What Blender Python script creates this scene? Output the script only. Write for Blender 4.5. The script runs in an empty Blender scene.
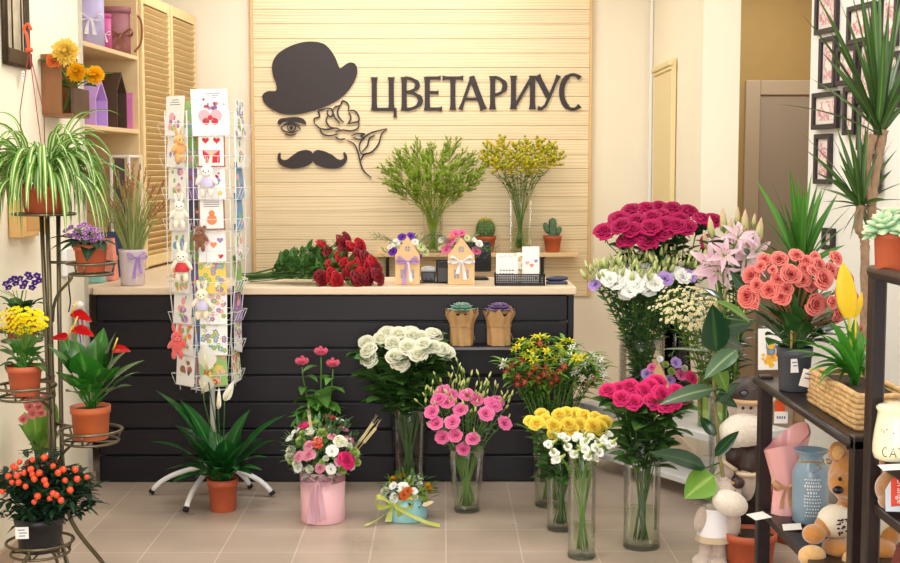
import bpy, math, random
from mathutils import Vector, Matrix
V = Vector
PI = math.pi
C = bpy.context.scene.collection
FOC = 1290.0; TH = math.atan(111 / 1290); YAW = math.atan(7 / 1290); CAMH = 1.56

def ray(x, y):
    u = x - 450; v = y - 281.5
    a, b, c = u, FOC * math.cos(TH) - v * math.sin(TH), -FOC * math.sin(TH) - v * math.cos(TH)
    return (a * math.cos(YAW) + b * math.sin(YAW), -a * math.sin(YAW) + b * math.cos(YAW), c)
def P(x, y, Y):
    r = ray(x, y); k = Y / r[1]
    return V((r[0] * k, Y, CAMH + r[2] * k))
def PZ(x, y, z):
    r = ray(x, y); k = (z - CAMH) / r[2]
    return V((r[0] * k, r[1] * k, z))
def FL(x, y): return PZ(x, y, 0)
def frac(a): return a - math.floor(a)
def lerp(a, b, t): return a + (b - a) * t

# ------------------------------------------------------------------ materials
def srgb(c):
    return tuple((x / 255 / 12.92 if x / 255 <= .04045 else ((x / 255 + .055) / 1.055) ** 2.4) for x in c) + (1,)
class NT:
    def __init__(s, name):
        s.m = bpy.data.materials.new(name); s.m.use_nodes = True
        s.t = s.m.node_tree; s.n = s.t.nodes; s.b = s.n['Principled BSDF']; s.out = s.n['Material Output']
    def node(s, typ, **k):
        n = s.n.new(typ)
        for a, v in k.items(): setattr(n, a, v)
        return n
    def link(s, a, b): s.t.links.new(a, b)
    def ramp(s, fac, stops):
        r = s.node('ShaderNodeValToRGB'); e = r.color_ramp.elements
        while len(e) < len(stops): e.new(.5)
        for i, (p, c) in enumerate(stops): e[i].position = p; e[i].color = srgb(c) if len(c) == 3 else c
        s.link(fac, r.inputs[0]); return r.outputs[0]
    def attr(s, name):
        a = s.node('ShaderNodeAttribute'); a.attribute_name = name; return a.outputs['Fac']
    def noise(s, scale, detail=3, coord='Object', vec=None, stretch=None):
        n = s.node('ShaderNodeTexNoise'); n.inputs['Scale'].default_value = scale; n.inputs['Detail'].default_value = detail
        tc = s.node('ShaderNodeTexCoord'); src = tc.outputs[coord]
        if stretch:
            mp = s.node('ShaderNodeMapping'); mp.inputs['Scale'].default_value = stretch; s.link(src, mp.inputs[0]); src = mp.outputs[0]
        s.link(src, n.inputs['Vector']); return n.outputs['Fac']
    def mix(s, f, a, b, bt='MIX'):
        m = s.node('ShaderNodeMixRGB'); m.blend_type = bt
        for i, x in enumerate((f, a, b)):
            if hasattr(x, 'links') or hasattr(x, 'is_linked'): s.link(x, m.inputs[i])
            else: m.inputs[i].default_value = (x if i == 0 else (srgb(x) if len(x) == 3 else x))
        return m.outputs[0]
    def hsv(s, col, val=None, vv=1, hue=.5, sat=1):
        h = s.node('ShaderNodeHueSaturation'); s.link(col, h.inputs['Color'])
        h.inputs['Value'].default_value = vv; h.inputs['Hue'].default_value = hue; h.inputs['Saturation'].default_value = sat
        if val is not None: s.link(val, h.inputs['Value'])
        return h.outputs[0]
    def mapr(s, v, a, b, c, d):
        m = s.node('ShaderNodeMapRange'); s.link(v, m.inputs[0])
        for i, x in zip((1, 2, 3, 4), (a, b, c, d)): m.inputs[i].default_value = x
        return m.outputs[0]
    def bump(s, h, st, dist=.01):
        b = s.node('ShaderNodeBump'); b.inputs['Strength'].default_value = st; b.inputs['Distance'].default_value = dist
        s.link(h, b.inputs['Height']); s.link(b.outputs[0], s.b.inputs['Normal'])
MATS = {}
def mat(name, col, rough=.6, metal=0, spec=.5, var=0., nscale=20, bump=0, trans=0, rnd=0, sheen=0, stretch=None, coat=0):
    if name in MATS: return MATS[name]
    q = NT(name); b = q.b
    b.inputs['Roughness'].default_value = rough; b.inputs['Metallic'].default_value = metal
    b.inputs['Specular IOR Level'].default_value = spec
    if coat: b.inputs['Coat Weight'].default_value = coat
    if sheen: b.inputs['Sheen Weight'].default_value = sheen
    rgb = q.node('ShaderNodeRGB'); rgb.outputs[0].default_value = srgb(col); c = rgb.outputs[0]
    if var or bump: nz = q.noise(nscale, 4, stretch=stretch)
    if var: c = q.hsv(c, q.mapr(nz, .25, .75, 1 - var, 1 + var))
    if rnd:
        oi = q.node('ShaderNodeObjectInfo'); c = q.hsv(c, q.mapr(oi.outputs['Random'], 0, 1, 1 - rnd, 1 + rnd))
    if bump: q.bump(nz, bump, .004)
    q.link(c, b.inputs['Base Color'])
    if trans: translucent(q, c, trans)
    MATS[name] = q.m; return q.m
def translucent(q, c, w):
    t = q.node('ShaderNodeBsdfTranslucent'); q.link(c, t.inputs[0])
    m = q.node('ShaderNodeMixShader'); m.inputs[0].default_value = w
    q.link(q.b.outputs[0], m.inputs[1]); q.link(t.outputs[0], m.inputs[2]); q.link(m.outputs[0], q.out.inputs[0])
def tmat(name, stops, rough=.5, trans=.25, attr='t', rnd=.06, spec=.3, nz=0, nscale=60, sheen=0):
    """colour runs along the petal or leaf (attribute t: base 0, tip 1; s: across)"""
    if name in MATS: return MATS[name]
    q = NT(name); q.b.inputs['Roughness'].default_value = rough; q.b.inputs['Specular IOR Level'].default_value = spec
    if sheen: q.b.inputs['Sheen Weight'].default_value = sheen
    c = q.ramp(q.attr(attr), stops)
    if nz: c = q.hsv(c, q.mapr(q.noise(nscale, 3), .3, .7, 1 - nz, 1 + nz))
    if rnd:
        oi = q.node('ShaderNodeObjectInfo'); c = q.hsv(c, q.mapr(oi.outputs['Random'], 0, 1, 1 - rnd, 1 + rnd))
    q.link(c, q.b.inputs['Base Color'])
    if trans: translucent(q, c, trans)
    MATS[name] = q.m; return q.m
def leafmat(name, col, mid, rough=.4, trans=.2, spec=.5, var=.25, edge=None):
    """leaf green with a midrib of another tone at s = .5"""
    if name in MATS: return MATS[name]
    q = NT(name); q.b.inputs['Roughness'].default_value = rough; q.b.inputs['Specular IOR Level'].default_value = spec
    e = edge or col
    k_ = .28 if edge else .12
    c = q.ramp(q.attr('s'), [(0, e), (k_, e if edge else col), (.40, col), (.5, mid), (.60, col), (1 - k_, e if edge else col), (1, e)])
    c = q.hsv(c, q.mapr(q.attr('r'), 0, 1, 1 - var, 1 + var))
    q.link(c, q.b.inputs['Base Color']); translucent(q, c, trans)
    MATS[name] = q.m; return q.m
def thin_glass(name, tint=(1, 1, 1), refl=1.0, gl=(1, 1, 1), ior=1.45):
    if name in MATS: return MATS[name]
    q = NT(name); q.n.remove(q.b)
    t = q.node('ShaderNodeBsdfTransparent'); t.inputs[0].default_value = (*tint, 1)
    g = q.node('ShaderNodeBsdfGlossy'); g.inputs['Roughness'].default_value = .03; g.inputs[0].default_value = (*gl, 1)
    f = q.node('ShaderNodeFresnel'); f.inputs[0].default_value = ior
    mu = q.node('ShaderNodeMath', operation='MULTIPLY'); mu.inputs[1].default_value = refl; q.link(f.outputs[0], mu.inputs[0])
    m = q.node('ShaderNodeMixShader'); q.link(mu.outputs[0], m.inputs[0]); q.link(t.outputs[0], m.inputs[1]); q.link(g.outputs[0], m.inputs[2])
    q.link(m.outputs[0], q.out.inputs[0]); MATS[name] = q.m; return q.m

# ------------------------------------------------------------------ mesh builder
class MB:
    def __init__(s): s.v = []; s.f = []; s.m = []; s.t = []; s.s = []; s.r = []; s.cr = .5; s.flat = set()
    def vert(s, co, t=0, u=.5):
        s.v.append(tuple(co)); s.t.append(t); s.s.append(u); s.r.append(s.cr); return len(s.v) - 1
    def face(s, idx, m=0, flat=False):
        if flat: s.flat.add(len(s.f))
        s.f.append(tuple(idx)); s.m.append(m)
    def grid(s, fn, nu, nv, m=0, wrap=False, flat=False):
        b = len(s.v); cu = nu if wrap else nu + 1
        for j in range(nv + 1):
            for i in range(cu): s.vert(fn(i / nu, j / nv), j / nv, i / nu)
        for j in range(nv):
            for i in range(nu):
                i2 = (i + 1) % cu
                s.face((b + j * cu + i, b + j * cu + i2, b + (j + 1) * cu + i2, b + (j + 1) * cu + i), m, flat)
    def tube(s, pts, r, n=6, m=0, cap=True, closed=False):
        pts = [V(p) for p in pts]; N = len(pts); b = len(s.v)
        rr = r if isinstance(r, (list, tuple)) else [r] * N
        d0 = (pts[1] - pts[0]).normalized(); ref = V((0, 0, 1)) if abs(d0.z) < .9 else V((1, 0, 0))
        x = d0.cross(ref).normalized()
        for i, p in enumerate(pts):
            if closed: d = pts[(i + 1) % N] - pts[i - 1]
            else: d = pts[min(i + 1, N - 1)] - pts[max(i - 1, 0)]
            d = d.normalized() if d.length > 1e-9 else d0
            x = (x - d * x.dot(d)); x = x.normalized() if x.length > 1e-6 else d.orthogonal().normalized()
            y = d.cross(x)
            for k in range(n):
                a = 2 * PI * k / n; s.vert(p + (x * math.cos(a) + y * math.sin(a)) * rr[i], i / max(N - 1, 1), k / n)
        for i in range(N if closed else N - 1):
            j = (i + 1) % N
            for k in range(n):
                k2 = (k + 1) % n; s.face((b + i * n + k, b + i * n + k2, b + j * n + k2, b + j * n + k), m)
        if cap and not closed:
            s.face([b + k for k in range(n)][::-1], m); s.face([b + (N - 1) * n + k for k in range(n)], m)
    def lathe(s, prof, n=24, m=0, c=(0, 0, 0), M=None):
        c = V(c); M = M or Matrix.Identity(3)
        L = len(prof)
        s.grid(lambda u, v: c + M @ V((prof[round(v * (L - 1))][0] * math.cos(2 * PI * u), prof[round(v * (L - 1))][0] * math.sin(2 * PI * u), prof[round(v * (L - 1))][1])), n, L - 1, m, True)
    def blob(s, c, r, m=0, nu=12, nv=8, M=None):
        c = V(c); r = (r, r, r) if not isinstance(r, (tuple, list)) else r; M = M or Matrix.Identity(3)
        def fn(u, v):
            a = 2 * PI * u; b = PI * (v - .5) * .999
            return c + M @ V((r[0] * math.cos(b) * math.cos(a), r[1] * math.cos(b) * math.sin(a), r[2] * math.sin(b)))
        s.grid(fn, nu, nv, m, True)
    def box(s, c, d, m=0, M=None, bev=0):
        c = V(c); M = M or Matrix.Identity(3); x, y, z = (k / 2 for k in d)
        if bev <= 0:
            b = len(s.v)
            for k in range(8): s.vert(c + M @ V((x if k & 1 else -x, y if k & 2 else -y, z if k & 4 else -z)))
            for q in ((0, 2, 3, 1), (4, 5, 7, 6), (0, 1, 5, 4), (2, 6, 7, 3), (0, 4, 6, 2), (1, 3, 7, 5)): s.face([b + i for i in q], m, True)
            return
        e = min(bev, x * .9, y * .9, z * .9)
        # bevelled box: three face pairs inset by the bevel, edges and corners closed
        idx = {}
        for sx in (-1, 1):
            for sy in (-1, 1):
                for sz in (-1, 1):
                    for ax in range(3):
                        p = [sx * (x - e), sy * (y - e), sz * (z - e)]
                        p[ax] = (sx * x, sy * y, sz * z)[ax]
                        idx[(sx, sy, sz, ax)] = s.vert(c + M @ V(p))
        def F(l): s.face([idx[q] for q in l], m, True)
        for a in (-1, 1):
            o = [(-1, -1), (1, -1), (1, 1), (-1, 1)]
            F([(a, p, q, 0) for p, q in (o if a > 0 else o[::-1])])
            F([(p, a, q, 1) for p, q in (o[::-1] if a > 0 else o)])
            F([(p, q, a, 2) for p, q in (o if a > 0 else o[::-1])])
        for a in (-1, 1):
            for b_ in (-1, 1):
                F([(a, b_, -1, 0), (a, b_, 1, 0), (a, b_, 1, 1), (a, b_, -1, 1)])
                F([(a, -1, b_, 0), (a, 1, b_, 0), (a, 1, b_, 2), (a, -1, b_, 2)])
                F([(-1, a, b_, 1), (1, a, b_, 1), (1, a, b_, 2), (-1, a, b_, 2)])
                for c_ in (-1, 1): F([(a, b_, c_, 0), (a, b_, c_, 1), (a, b_, c_, 2)])
    def prism(s, poly, d, m=0, M=None, o=(0, 0, 0), t=0):
        """outline in (x, z), thickness d along +y, front face at y = 0"""
        M = M or Matrix.Identity(3); o = V(o); n = len(poly)
        a = [s.vert(o + M @ V((x, 0, z)), t) for x, z in poly]; b = [s.vert(o + M @ V((x, d, z)), t) for x, z in poly]
        s.face(a, m, True); s.face(b[::-1], m, True)
        for i in range(n): s.face((a[i], b[i], b[(i + 1) % n], a[(i + 1) % n]), m, True)
    def stroke(s, pts, w, d, m=0, M=None, o=(0, 0, 0)):
        """a flat ribbon of width w (one number or one per point) in the xz plane, thickness d"""
        n = len(pts); ws = w if isinstance(w, (list, tuple)) else [w] * n; L = []; R_ = []
        for i in range(n):
            p = pts[max(i - 1, 0)]; q = pts[min(i + 1, n - 1)]
            dx, dz = q[0] - p[0], q[1] - p[1]; l = math.hypot(dx, dz) or 1
            nx, nz = -dz / l * ws[i] / 2, dx / l * ws[i] / 2
            L.append((pts[i][0] + nx, pts[i][1] + nz)); R_.append((pts[i][0] - nx, pts[i][1] - nz))
        M = M or Matrix.Identity(3); o = V(o); b = len(s.v)
        for i in range(n):
            for (x, z) in (L[i], R_[i]):
                s.vert(o + M @ V((x, 0, z))); s.vert(o + M @ V((x, d, z)))
        for i in range(n - 1):
            k = b + i * 4; j = k + 4
            for q in ((k, j, j + 2, k + 2), (k + 1, k + 3, j + 3, j + 1), (k, k + 1, j + 1, j), (k + 2, j + 2, j + 3, k + 3)): s.face(q, m, True)
        s.face((b, b + 2, b + 3, b + 1), m, True); k = b + (n - 1) * 4; s.face((k, k + 1, k + 3, k + 2), m, True)
    def leaf(s, base, d, L, W, droop=.3, up=(0, 0, 1), m=0, shape='ovate', fold=.15, n=6, twist=0, wave=0):
        """a blade along d, bending to the ground; t along it, s across"""
        p = V(base); d = V(d).normalized(); s.cr = R.random()
        side = d.cross(V(up)); side = side.normalized() if side.length > 1e-4 else d.orthogonal().normalized()
        if twist: side = Matrix.Rotation(twist, 3, d) @ side
        b = len(s.v); st = L / n
        for i in range(n + 1):
            t = i / n
            if shape == 'ovate': w = math.sin(PI * min(1, t ** .75)) ** .8 * (1 - .15 * t)
            elif shape == 'heart': w = (math.sin(PI * t ** .5) ** .7) * (1 - .1 * t) if t > 0 else .35
            elif shape == 'lance': w = math.sin(PI * t ** .7) ** .9
            elif shape == 'strap': w = min(1, .55 + 2 * t) * (1 - t ** 3)
            else: w = math.sin(PI * (.08 + .92 * t)) if t < 1 else 0
            w = max(w, .02) * W / 2
            nrm = side.cross(d).normalized()
            wob = nrm * (math.sin(t * 9) * wave * W)
            s.vert(p - side * w + nrm * w * fold * 2 + wob, t, 0); s.vert(p, t, .5); s.vert(p + side * w + nrm * w * fold * 2 - wob, t, 1)
            if i < n:
                p = p + d * st
                g = V((0, 0, -1)) * droop / n
                d = (d + g).normalized()
                side = (side - d * side.dot(d)).normalized()
        for i in range(n):
            for k in (0, 1): s.face((b + i * 3 + k, b + i * 3 + k + 1, b + i * 3 + k + 4, b + i * 3 + k + 3), m)
        s.cr = .5
        return p
    def add(s, o, M=None, dm=0):
        b = len(s.v); k = len(s.f)
        s.v += [tuple(M @ V(p)) for p in o.v] if M is not None else o.v
        s.t += o.t; s.s += o.s; s.r += o.r; s.f += [tuple(b + i for i in f) for f in o.f]; s.m += [i + dm for i in o.m]
        s.flat |= {k + i for i in o.flat}
    def mesh(s, name, mats):
        me = bpy.data.meshes.new(name); me.from_pydata(s.v, [], s.f)
        for m in (mats if isinstance(mats, (list, tuple)) else [mats]): me.materials.append(m)
        me.polygons.foreach_set('material_index', s.m)
        me.polygons.foreach_set('use_smooth', [i not in s.flat for i in range(len(s.f))])
        for nm, data in (('t', s.t), ('s', s.s), ('r', s.r)):
            a = me.attributes.new(nm, 'FLOAT', 'POINT'); a.data.foreach_set('value', data)
        me.update(); return me
    def build(s, name, mats, parent=None, loc=(0, 0, 0), rot=None):
        return link(name, s.mesh(name, mats), parent, loc, rot)
R = random.Random(11)
def link(name, me, parent=None, loc=(0, 0, 0), rot=None, sc=None):
    o = bpy.data.objects.new(name, me); C.objects.link(o); o.location = loc
    if rot is not None:
        if isinstance(rot, (tuple, list)): o.rotation_euler = rot
        else: o.rotation_euler = rot.to_euler()
    if sc is not None: o.scale = (sc, sc, sc) if not isinstance(sc, (tuple, list)) else sc
    if parent is not None: o.parent = parent
    return o
def T(name, label, cat, loc=(0, 0, 0), group=None, rz=0, me=None):
    o = bpy.data.objects.new(name, me); C.objects.link(o); o.location = loc; o.rotation_euler = (0, 0, rz)
    o['label'] = label; o['category'] = cat
    if group: o['group'] = group
    return o
def S(name, mb, m, loc=(0, 0, 0), rot=None):
    o = mb.build(name, m, None, loc, rot); o['kind'] = 'structure'; return o
def bez(a, b, c, d, n=8):
    a, b, c, d = V(a), V(b), V(c), V(d)
    return [a * (1 - t) ** 3 + b * 3 * t * (1 - t) ** 2 + c * 3 * t * t * (1 - t) + d * t ** 3 for t in (i / n for i in range(n + 1))]
def cat_(pts, n=6, closed=False):
    pts = [V(p) for p in pts]; N = len(pts); out = []
    for i in range(N if closed else N - 1):
        p0, p1, p2, p3 = (pts[(i - 1) % N], pts[i], pts[(i + 1) % N], pts[(i + 2) % N]) if closed else (pts[max(i - 1, 0)], pts[i], pts[i + 1], pts[min(i + 2, N - 1)])
        for k in range(n):
            t = k / n
            out.append(.5 * ((2 * p1) + (-p0 + p2) * t + (2 * p0 - 5 * p1 + 4 * p2 - p3) * t * t + (-p0 + 3 * p1 - 3 * p2 + p3) * t ** 3))
    if not closed: out.append(pts[-1])
    return out
def smooth2(pts, n=4, closed=True):
    return [(p.x, p.z) for p in cat_([(x, 0, z) for x, z in pts], n, closed)]
def aim(d, spin=0):
    """rotation taking +Z to d"""
    q = V(d).normalized().to_track_quat('Z', 'Y'); return (q.to_matrix() @ Matrix.Rotation(spin, 3, 'Z'))
def rotz(a): return Matrix.Rotation(a, 3, 'Z')
def M4(loc, rot=None, sc=1):
    m = (rot.to_4x4() if rot is not None else Matrix.Identity(4)) @ Matrix.Scale(sc, 4)
    m.translation = V(loc); return m

# ------------------------------------------------------------------ flower heads (local: base at 0, facing +Z, about 1 unit across)
def cup(rings, seed=0, n=4, ruffle=0, jit=.12, center=None):
    """rings: (petals, r_base, r_top, height, curl, span)"""
    q = random.Random(seed); mb = MB()
    for k, (np_, rb, rt, h, curl, span) in enumerate(rings):
        off = q.random() * 6
        for i in range(np_):
            a0 = off + 2 * PI * i / np_ + q.uniform(-jit, jit); hh = h * q.uniform(.92, 1.06); ph = q.random() * 6; rt_ = rt * q.uniform(.93, 1.07)
            def fn(u, v):
                w = (2 * u - 1); a = a0 + w * span / 2 * (.35 + .65 * math.sin(PI * min(1, v * .62)))
                r = rb + (rt_ - rb) * (v ** 1.1) + curl * v ** 4 * (1 - .3 * w * w) + .02 * w
                z = hh * math.sin(v * PI / 2 * (1 if curl < .06 else 1.12)) * (1 - .13 * w * w * v)
                if ruffle: r += ruffle * v * v * math.sin(w * 7 + ph); z += ruffle * v * v * math.cos(w * 6 + ph)
                return V((r * math.cos(a), r * math.sin(a), z))
            mb.grid(fn, n, n, 0)
    if center:
        mb.blob((0, 0, center[1]), (center[0], center[0], center[0] * .8), 1, 8, 5)
    return mb
def flat_flower(np_, L, W, lift, cr=.15, rings=1, seed=0, dome=.5, shape='lance', n=3, curl=.0):
    q = random.Random(seed); mb = MB()
    for k in range(rings):
        for i in range(np_):
            a = 2 * PI * (i + .5 * k) / np_ + q.uniform(-.06, .06); el = lift + .28 * k + q.uniform(-.06, .06)
            d = V((math.cos(a) * math.cos(el), math.sin(a) * math.cos(el), math.sin(el)))
            mb.leaf(V((math.cos(a), math.sin(a), 0)) * cr * .6 + V((0, 0, .02 * k)), d, L * (1 - .18 * k), W, curl, (0, 0, 1), 0, shape, .12, n)
    mb.blob((0, 0, .01), (cr, cr, cr * dome), 1, 10, 5)
    return mb
def pom(np_, rings, seed=0, W=.16):
    """mum or carnation: many narrow petals on a ball"""
    q = random.Random(seed); mb = MB()
    for k in range(rings):
        el = -.25 + 1.7 * k / rings; m_ = max(5, int(np_ * math.cos(max(0, el)) ** .7))
        for i in range(m_):
            a = 2 * PI * (i + .5 * (k % 2)) / m_ + q.uniform(-.1, .1); e = el + q.uniform(-.08, .08)
            d = V((math.cos(a) * math.cos(e), math.sin(a) * math.cos(e), math.sin(e)))
            mb.leaf(d * .12 + V((0, 0, .18)), d, .36 * q.uniform(.85, 1.1) - .02 * k, W, -.5, (0, 0, 1), 0, 'strap', .25, 3)
    mb.blob((0, 0, .2), (.16, .16, .2), 0, 8, 5)
    return mb
def cupcalyx(mb, r=.13, m=1):
    mb.lathe([(.01, -.16), (r * .6, -.13), (r, -.04), (r * .9, .06)], 8, m)
    for i in range(5):
        a = 2 * PI * i / 5; mb.leaf((math.cos(a) * r * .8, math.sin(a) * r * .8, -.02), (math.cos(a), math.sin(a), -.2), .26, .1, .4, m=m, n=2)
ROSE = [(3, .01, .07, .62, .0, 2.6), (4, .04, .13, .63, .01, 2.2), (5, .07, .22, .60, .04, 1.8), (5, .1, .31, .54, .09, 1.6), (6, .1, .38, .44, .13, 1.4)]
ROSEBUD = [(3, .02, .08, .66, .0, 2.6), (4, .06, .15, .66, .01, 2.2), (5, .1, .24, .6, .03, 1.8), (5, .12, .3, .5, .06, 1.6)]
EUST = [(4, .03, .16, .42, .02, 1.9), (5, .05, .3, .44, .08, 1.6), (5, .06, .38, .38, .14, 1.5)]
BEG = [(3, .01, .06, .3, .0, 2.2), (4, .04, .14, .32, .02, 2.0), (5, .07, .24, .3, .05, 1.7), (5, .1, .34, .26, .1, 1.5), (5, .1, .42, .18, .12, 1.4)]
HEADS = {}
def heads(key, mk, mats, k=3):
    if key not in HEADS: HEADS[key] = [mk(i).mesh(key, mats) for i in range(k)]
    return HEADS[key]
def mkcup(rings, ruffle=0, center=None, calyx=True, n=4):
    def f(i):
        mb = cup(rings, i * 17 + 3, n, ruffle, .15, center)
        if calyx: cupcalyx(mb, .13, 2 if center else 1)
        return mb
    return f
def bud_mesh(m_=0, L=1, W=.34, col2=1):
    mb = MB(); mb.lathe([(.02, 0), (W * .38, .12 * L), (W * .5, .35 * L), (W * .38, .68 * L), (W * .14, .92 * L), (.004, L)], 7, 0)
    for i in range(4):
        a = 2 * PI * i / 4; mb.leaf((math.cos(a) * W * .3, math.sin(a) * W * .3, 0), (math.cos(a) * .3, math.sin(a) * .3, 1), .35 * L, .1, -.1, m=1, n=2)
    return mb
# ------------------------------------------------------------------ shared materials
STEM = mat('stem_green', (98, 140, 52), .5, var=.12)
STEMD = mat('stem_dark_green', (70, 105, 48), .5, var=.12)
CAL = mat('calyx_green', (104, 146, 60), .5)
LF = leafmat('leaf_green', (66, 112, 44), (120, 158, 84))
LFR = leafmat('rose_leaf', (72, 116, 52), (116, 152, 86), .5, .3)
LFD = leafmat('dark_leaf', (34, 74, 42), (72, 108, 62), .3)
LFL = leafmat('light_leaf', (112, 160, 56), (160, 190, 96), .45, .3)
LFE = leafmat('eustoma_leaf', (86, 130, 82), (122, 160, 108), .5)
LFG = leafmat('grass_blade', (70, 128, 44), (110, 160, 70), .4)
LFW = leafmat('wax_leaf', (26, 66, 40), (66, 104, 52), .18, .08, .6)
LFLILY = leafmat('peace_lily_leaf', (30, 92, 38), (80, 140, 62), .28, .15)
TERRA = mat('terracotta_plastic', (190, 92, 58), .5, var=.06, nscale=8)
SOIL = mat('soil', (52, 38, 28), .95, var=.5, nscale=80, bump=.6)
KRAFT = mat('kraft_paper', (192, 150, 102), .8, var=.08, nscale=30, bump=.15)
KRAFTL = mat('pale_kraft_card', (226, 190, 140), .75, var=.04)
GLASS = thin_glass('vase_glass', (.985, .992, .988), .5)
GLASSRIM = thin_glass('vase_glass_foot', (.9, .96, .93), .6)
WATER = thin_glass('vase_water', (.90, .95, .86), .3, ior=1.33)
WHITEM = mat('white_enamel', (240, 240, 240), .35)
BRONZE = mat('bronze_metal', (112, 104, 84), .32, .85, var=.12, nscale=6)
DARKW = mat('dark_stained_wood', (36, 24, 24), .38, var=.22, nscale=6, bump=.12, stretch=(1, 1, 14))
BLACK = mat('black_plastic', (22, 22, 25), .35)
BLACKR = mat('black_rubber', (18, 18, 18), .7)
PAPER = mat('white_paper', (245, 244, 240), .7)
BLUEINK = mat('blue_ink', (60, 80, 150), .7)
GREYINK = mat('grey_ink', (120, 120, 130), .7)
PALEWOOD = mat('pale_wood', (232, 200, 150), .55, var=.06, nscale=5, stretch=(1, 6, 1))
GOLDM = mat('golden_wire', (196, 150, 90), .35, .7)
TWINE = mat('jute_twine', (180, 140, 90), .9)
def ribbon_mat(n, c): return mat(n, c, .35, spec=.6, trans=.2, sheen=.3)
RBL = ribbon_mat('lilac_ribbon', (178, 140, 214)); RBW = ribbon_mat('white_ribbon', (240, 236, 244))
RBP = ribbon_mat('mauve_pink_ribbon', (214, 170, 186)); RBG = ribbon_mat('olive_ribbon', (188, 196, 90)); RBT = ribbon_mat('tan_ribbon', (206, 160, 116))

# ------------------------------------------------------------------ building blocks for plants
def path_stem(name, pts, r, m, parent, n=6):
    mb = MB(); mb.tube(pts, r, n); return mb.build(name, m, parent)
def ext(heads_xy):
    """names of the outermost of a bunch, by index"""
    d = {}
    xs = [h[0] for h in heads_xy]; ys = [h[1] for h in heads_xy]
    for i, w in ((xs.index(min(xs)), 'leftmost'), (xs.index(max(xs)), 'rightmost'), (ys.index(min(ys)), 'topmost'), (ys.index(max(ys)), 'lowest')):
        d.setdefault(i, w)
    return d
def cut_flower(name, label, cat, group, base, mouth, head, d, hm, size, stemr, stemm, leaves=None, extra=None, spin=None, headname='bloom'):
    """stem from the bottom of the vase through its mouth to the head; d: where the head looks"""
    base, mouth, head, d = V(base), V(mouth), V(head), V(d).normalized()
    root = T(name, label, cat, base, group)
    L = (head - mouth).length
    pts = bez(base, mouth - (mouth - base) * .2, lerp(mouth, head, .3) + V((0, 0, L * .12)), head - d * min(.06, L * .3), 9) + [head - d * size * .12]
    loc = [p - base for p in pts]
    path_stem('stem', loc, [stemr] * (len(loc) - 1) + [stemr * .9], stemm, root, 6)
    if hm is not None:
        link(headname, R.choice(hm), root, head - base - d * size * .05, aim(d, R.random() * 6), size * R.uniform(.92, 1.08))
    if leaves:
        cnt, LL, LW, t0, t1, lm, shp, dr = leaves
        mb = MB()
        for i in range(cnt):
            t = lerp(t0, t1, (i + R.random() * .7) / cnt); k = t * (len(loc) - 1); a = int(min(k, len(loc) - 2))
            p = lerp(loc[a], loc[a + 1], k - a); an = R.random() * 2 * PI
            dd = V((math.cos(an), math.sin(an), R.uniform(.1, .7)))
            s_ = R.uniform(.75, 1.15)
            q = p + dd.normalized() * LL * .35 * s_
            if shp == 'ovate': mb.tube([p, q], .001, 3)
            else: q = p
            mb.leaf(q, dd, LL * s_, LW * s_, dr, m=0, shape=shp, n=4, twist=R.uniform(-.5, .5))
        mb.build('foliage', lm, root)
    if extra: extra(root, loc, d)
    return root
def glass_vase(label, c, z0, r0, r1, h, water=.35, group=None, sides=28, glass=None, square=False):
    root = T('glass_vase', label, 'vase', (c[0], c[1], z0), group)
    mb = MB(); w = .0035
    rr = lambda z: lerp(r0, r1, (z / h))
    if square: sides = 4
    pr = [(0.0005, .0), (r0 * .97, 0), (r0, .004)] + [(rr(h * k / 5), max(.005, h * k / 5)) for k in range(1, 6)] + [(r1 - w * .5, h + .002)] + [(rr(h * k / 5) - w, max(.02, h * k / 5)) for k in (5, 4, 3, 2, 1)] + [(r0 - w, .018), (.0005, .016)]
    mb.lathe(pr, sides, 0)
    o = mb.build('vessel', glass or GLASS, root)
    mb = MB(); mb.lathe([(r0 * .98, .001), (r0 * 1.0, .006), (r0 * .995, .012), (r0 * .94, .015), (.0005, .015)], sides, 0); mb.build('foot', GLASSRIM, root)
    mb = MB(); mb.lathe([(r1 + .0012, h - .003), (r1 + .002, h + .0015), (r1 - w, h + .0035), (r1 - w - .001, h - .001)], sides, 0); mb.build('rim', GLASSRIM, root)
    if water:
        mb = MB(); hw = h * water; mb.lathe([(.0005, .019), (r0 - w - .001, .019), (rr(hw) - w - .001, hw), (.0005, hw)], sides, 0); mb.build('water', WATER, root)
    if square: root.rotation_euler = (0, 0, PI / 4)
    return root
def pot(root, r, h, m=None, taper=.75, z=0, rim=True, name='pot', saucer=False):
    mb = MB(); b = r * taper; rh = h * .22 if rim else 0
    if rim: pr = [(.0005, 0), (b, 0), (b + .002, .003), (lerp(b, r, .85) * .96, h - rh), (r * .985, h - rh + .001), (r, h), (r * .93, h), (r * .9, h * .85), (.0005, h * .85)]
    else: pr = [(.0005, 0), (b, 0), (b + .002, .003), (r, h), (r * .95, h), (r * .93, h * .88), (.0005, h * .88)]
    mb.lathe([(a, c + z) for a, c in pr], 28, 0); mb.build(name, m or TERRA, root)
    mb = MB(); mb.lathe([(.0005, z + h * .92), (r * .5, z + h * .915), (r * .915, z + h * .89)], 20, 0); mb.build('soil', SOIL, root)
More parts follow.
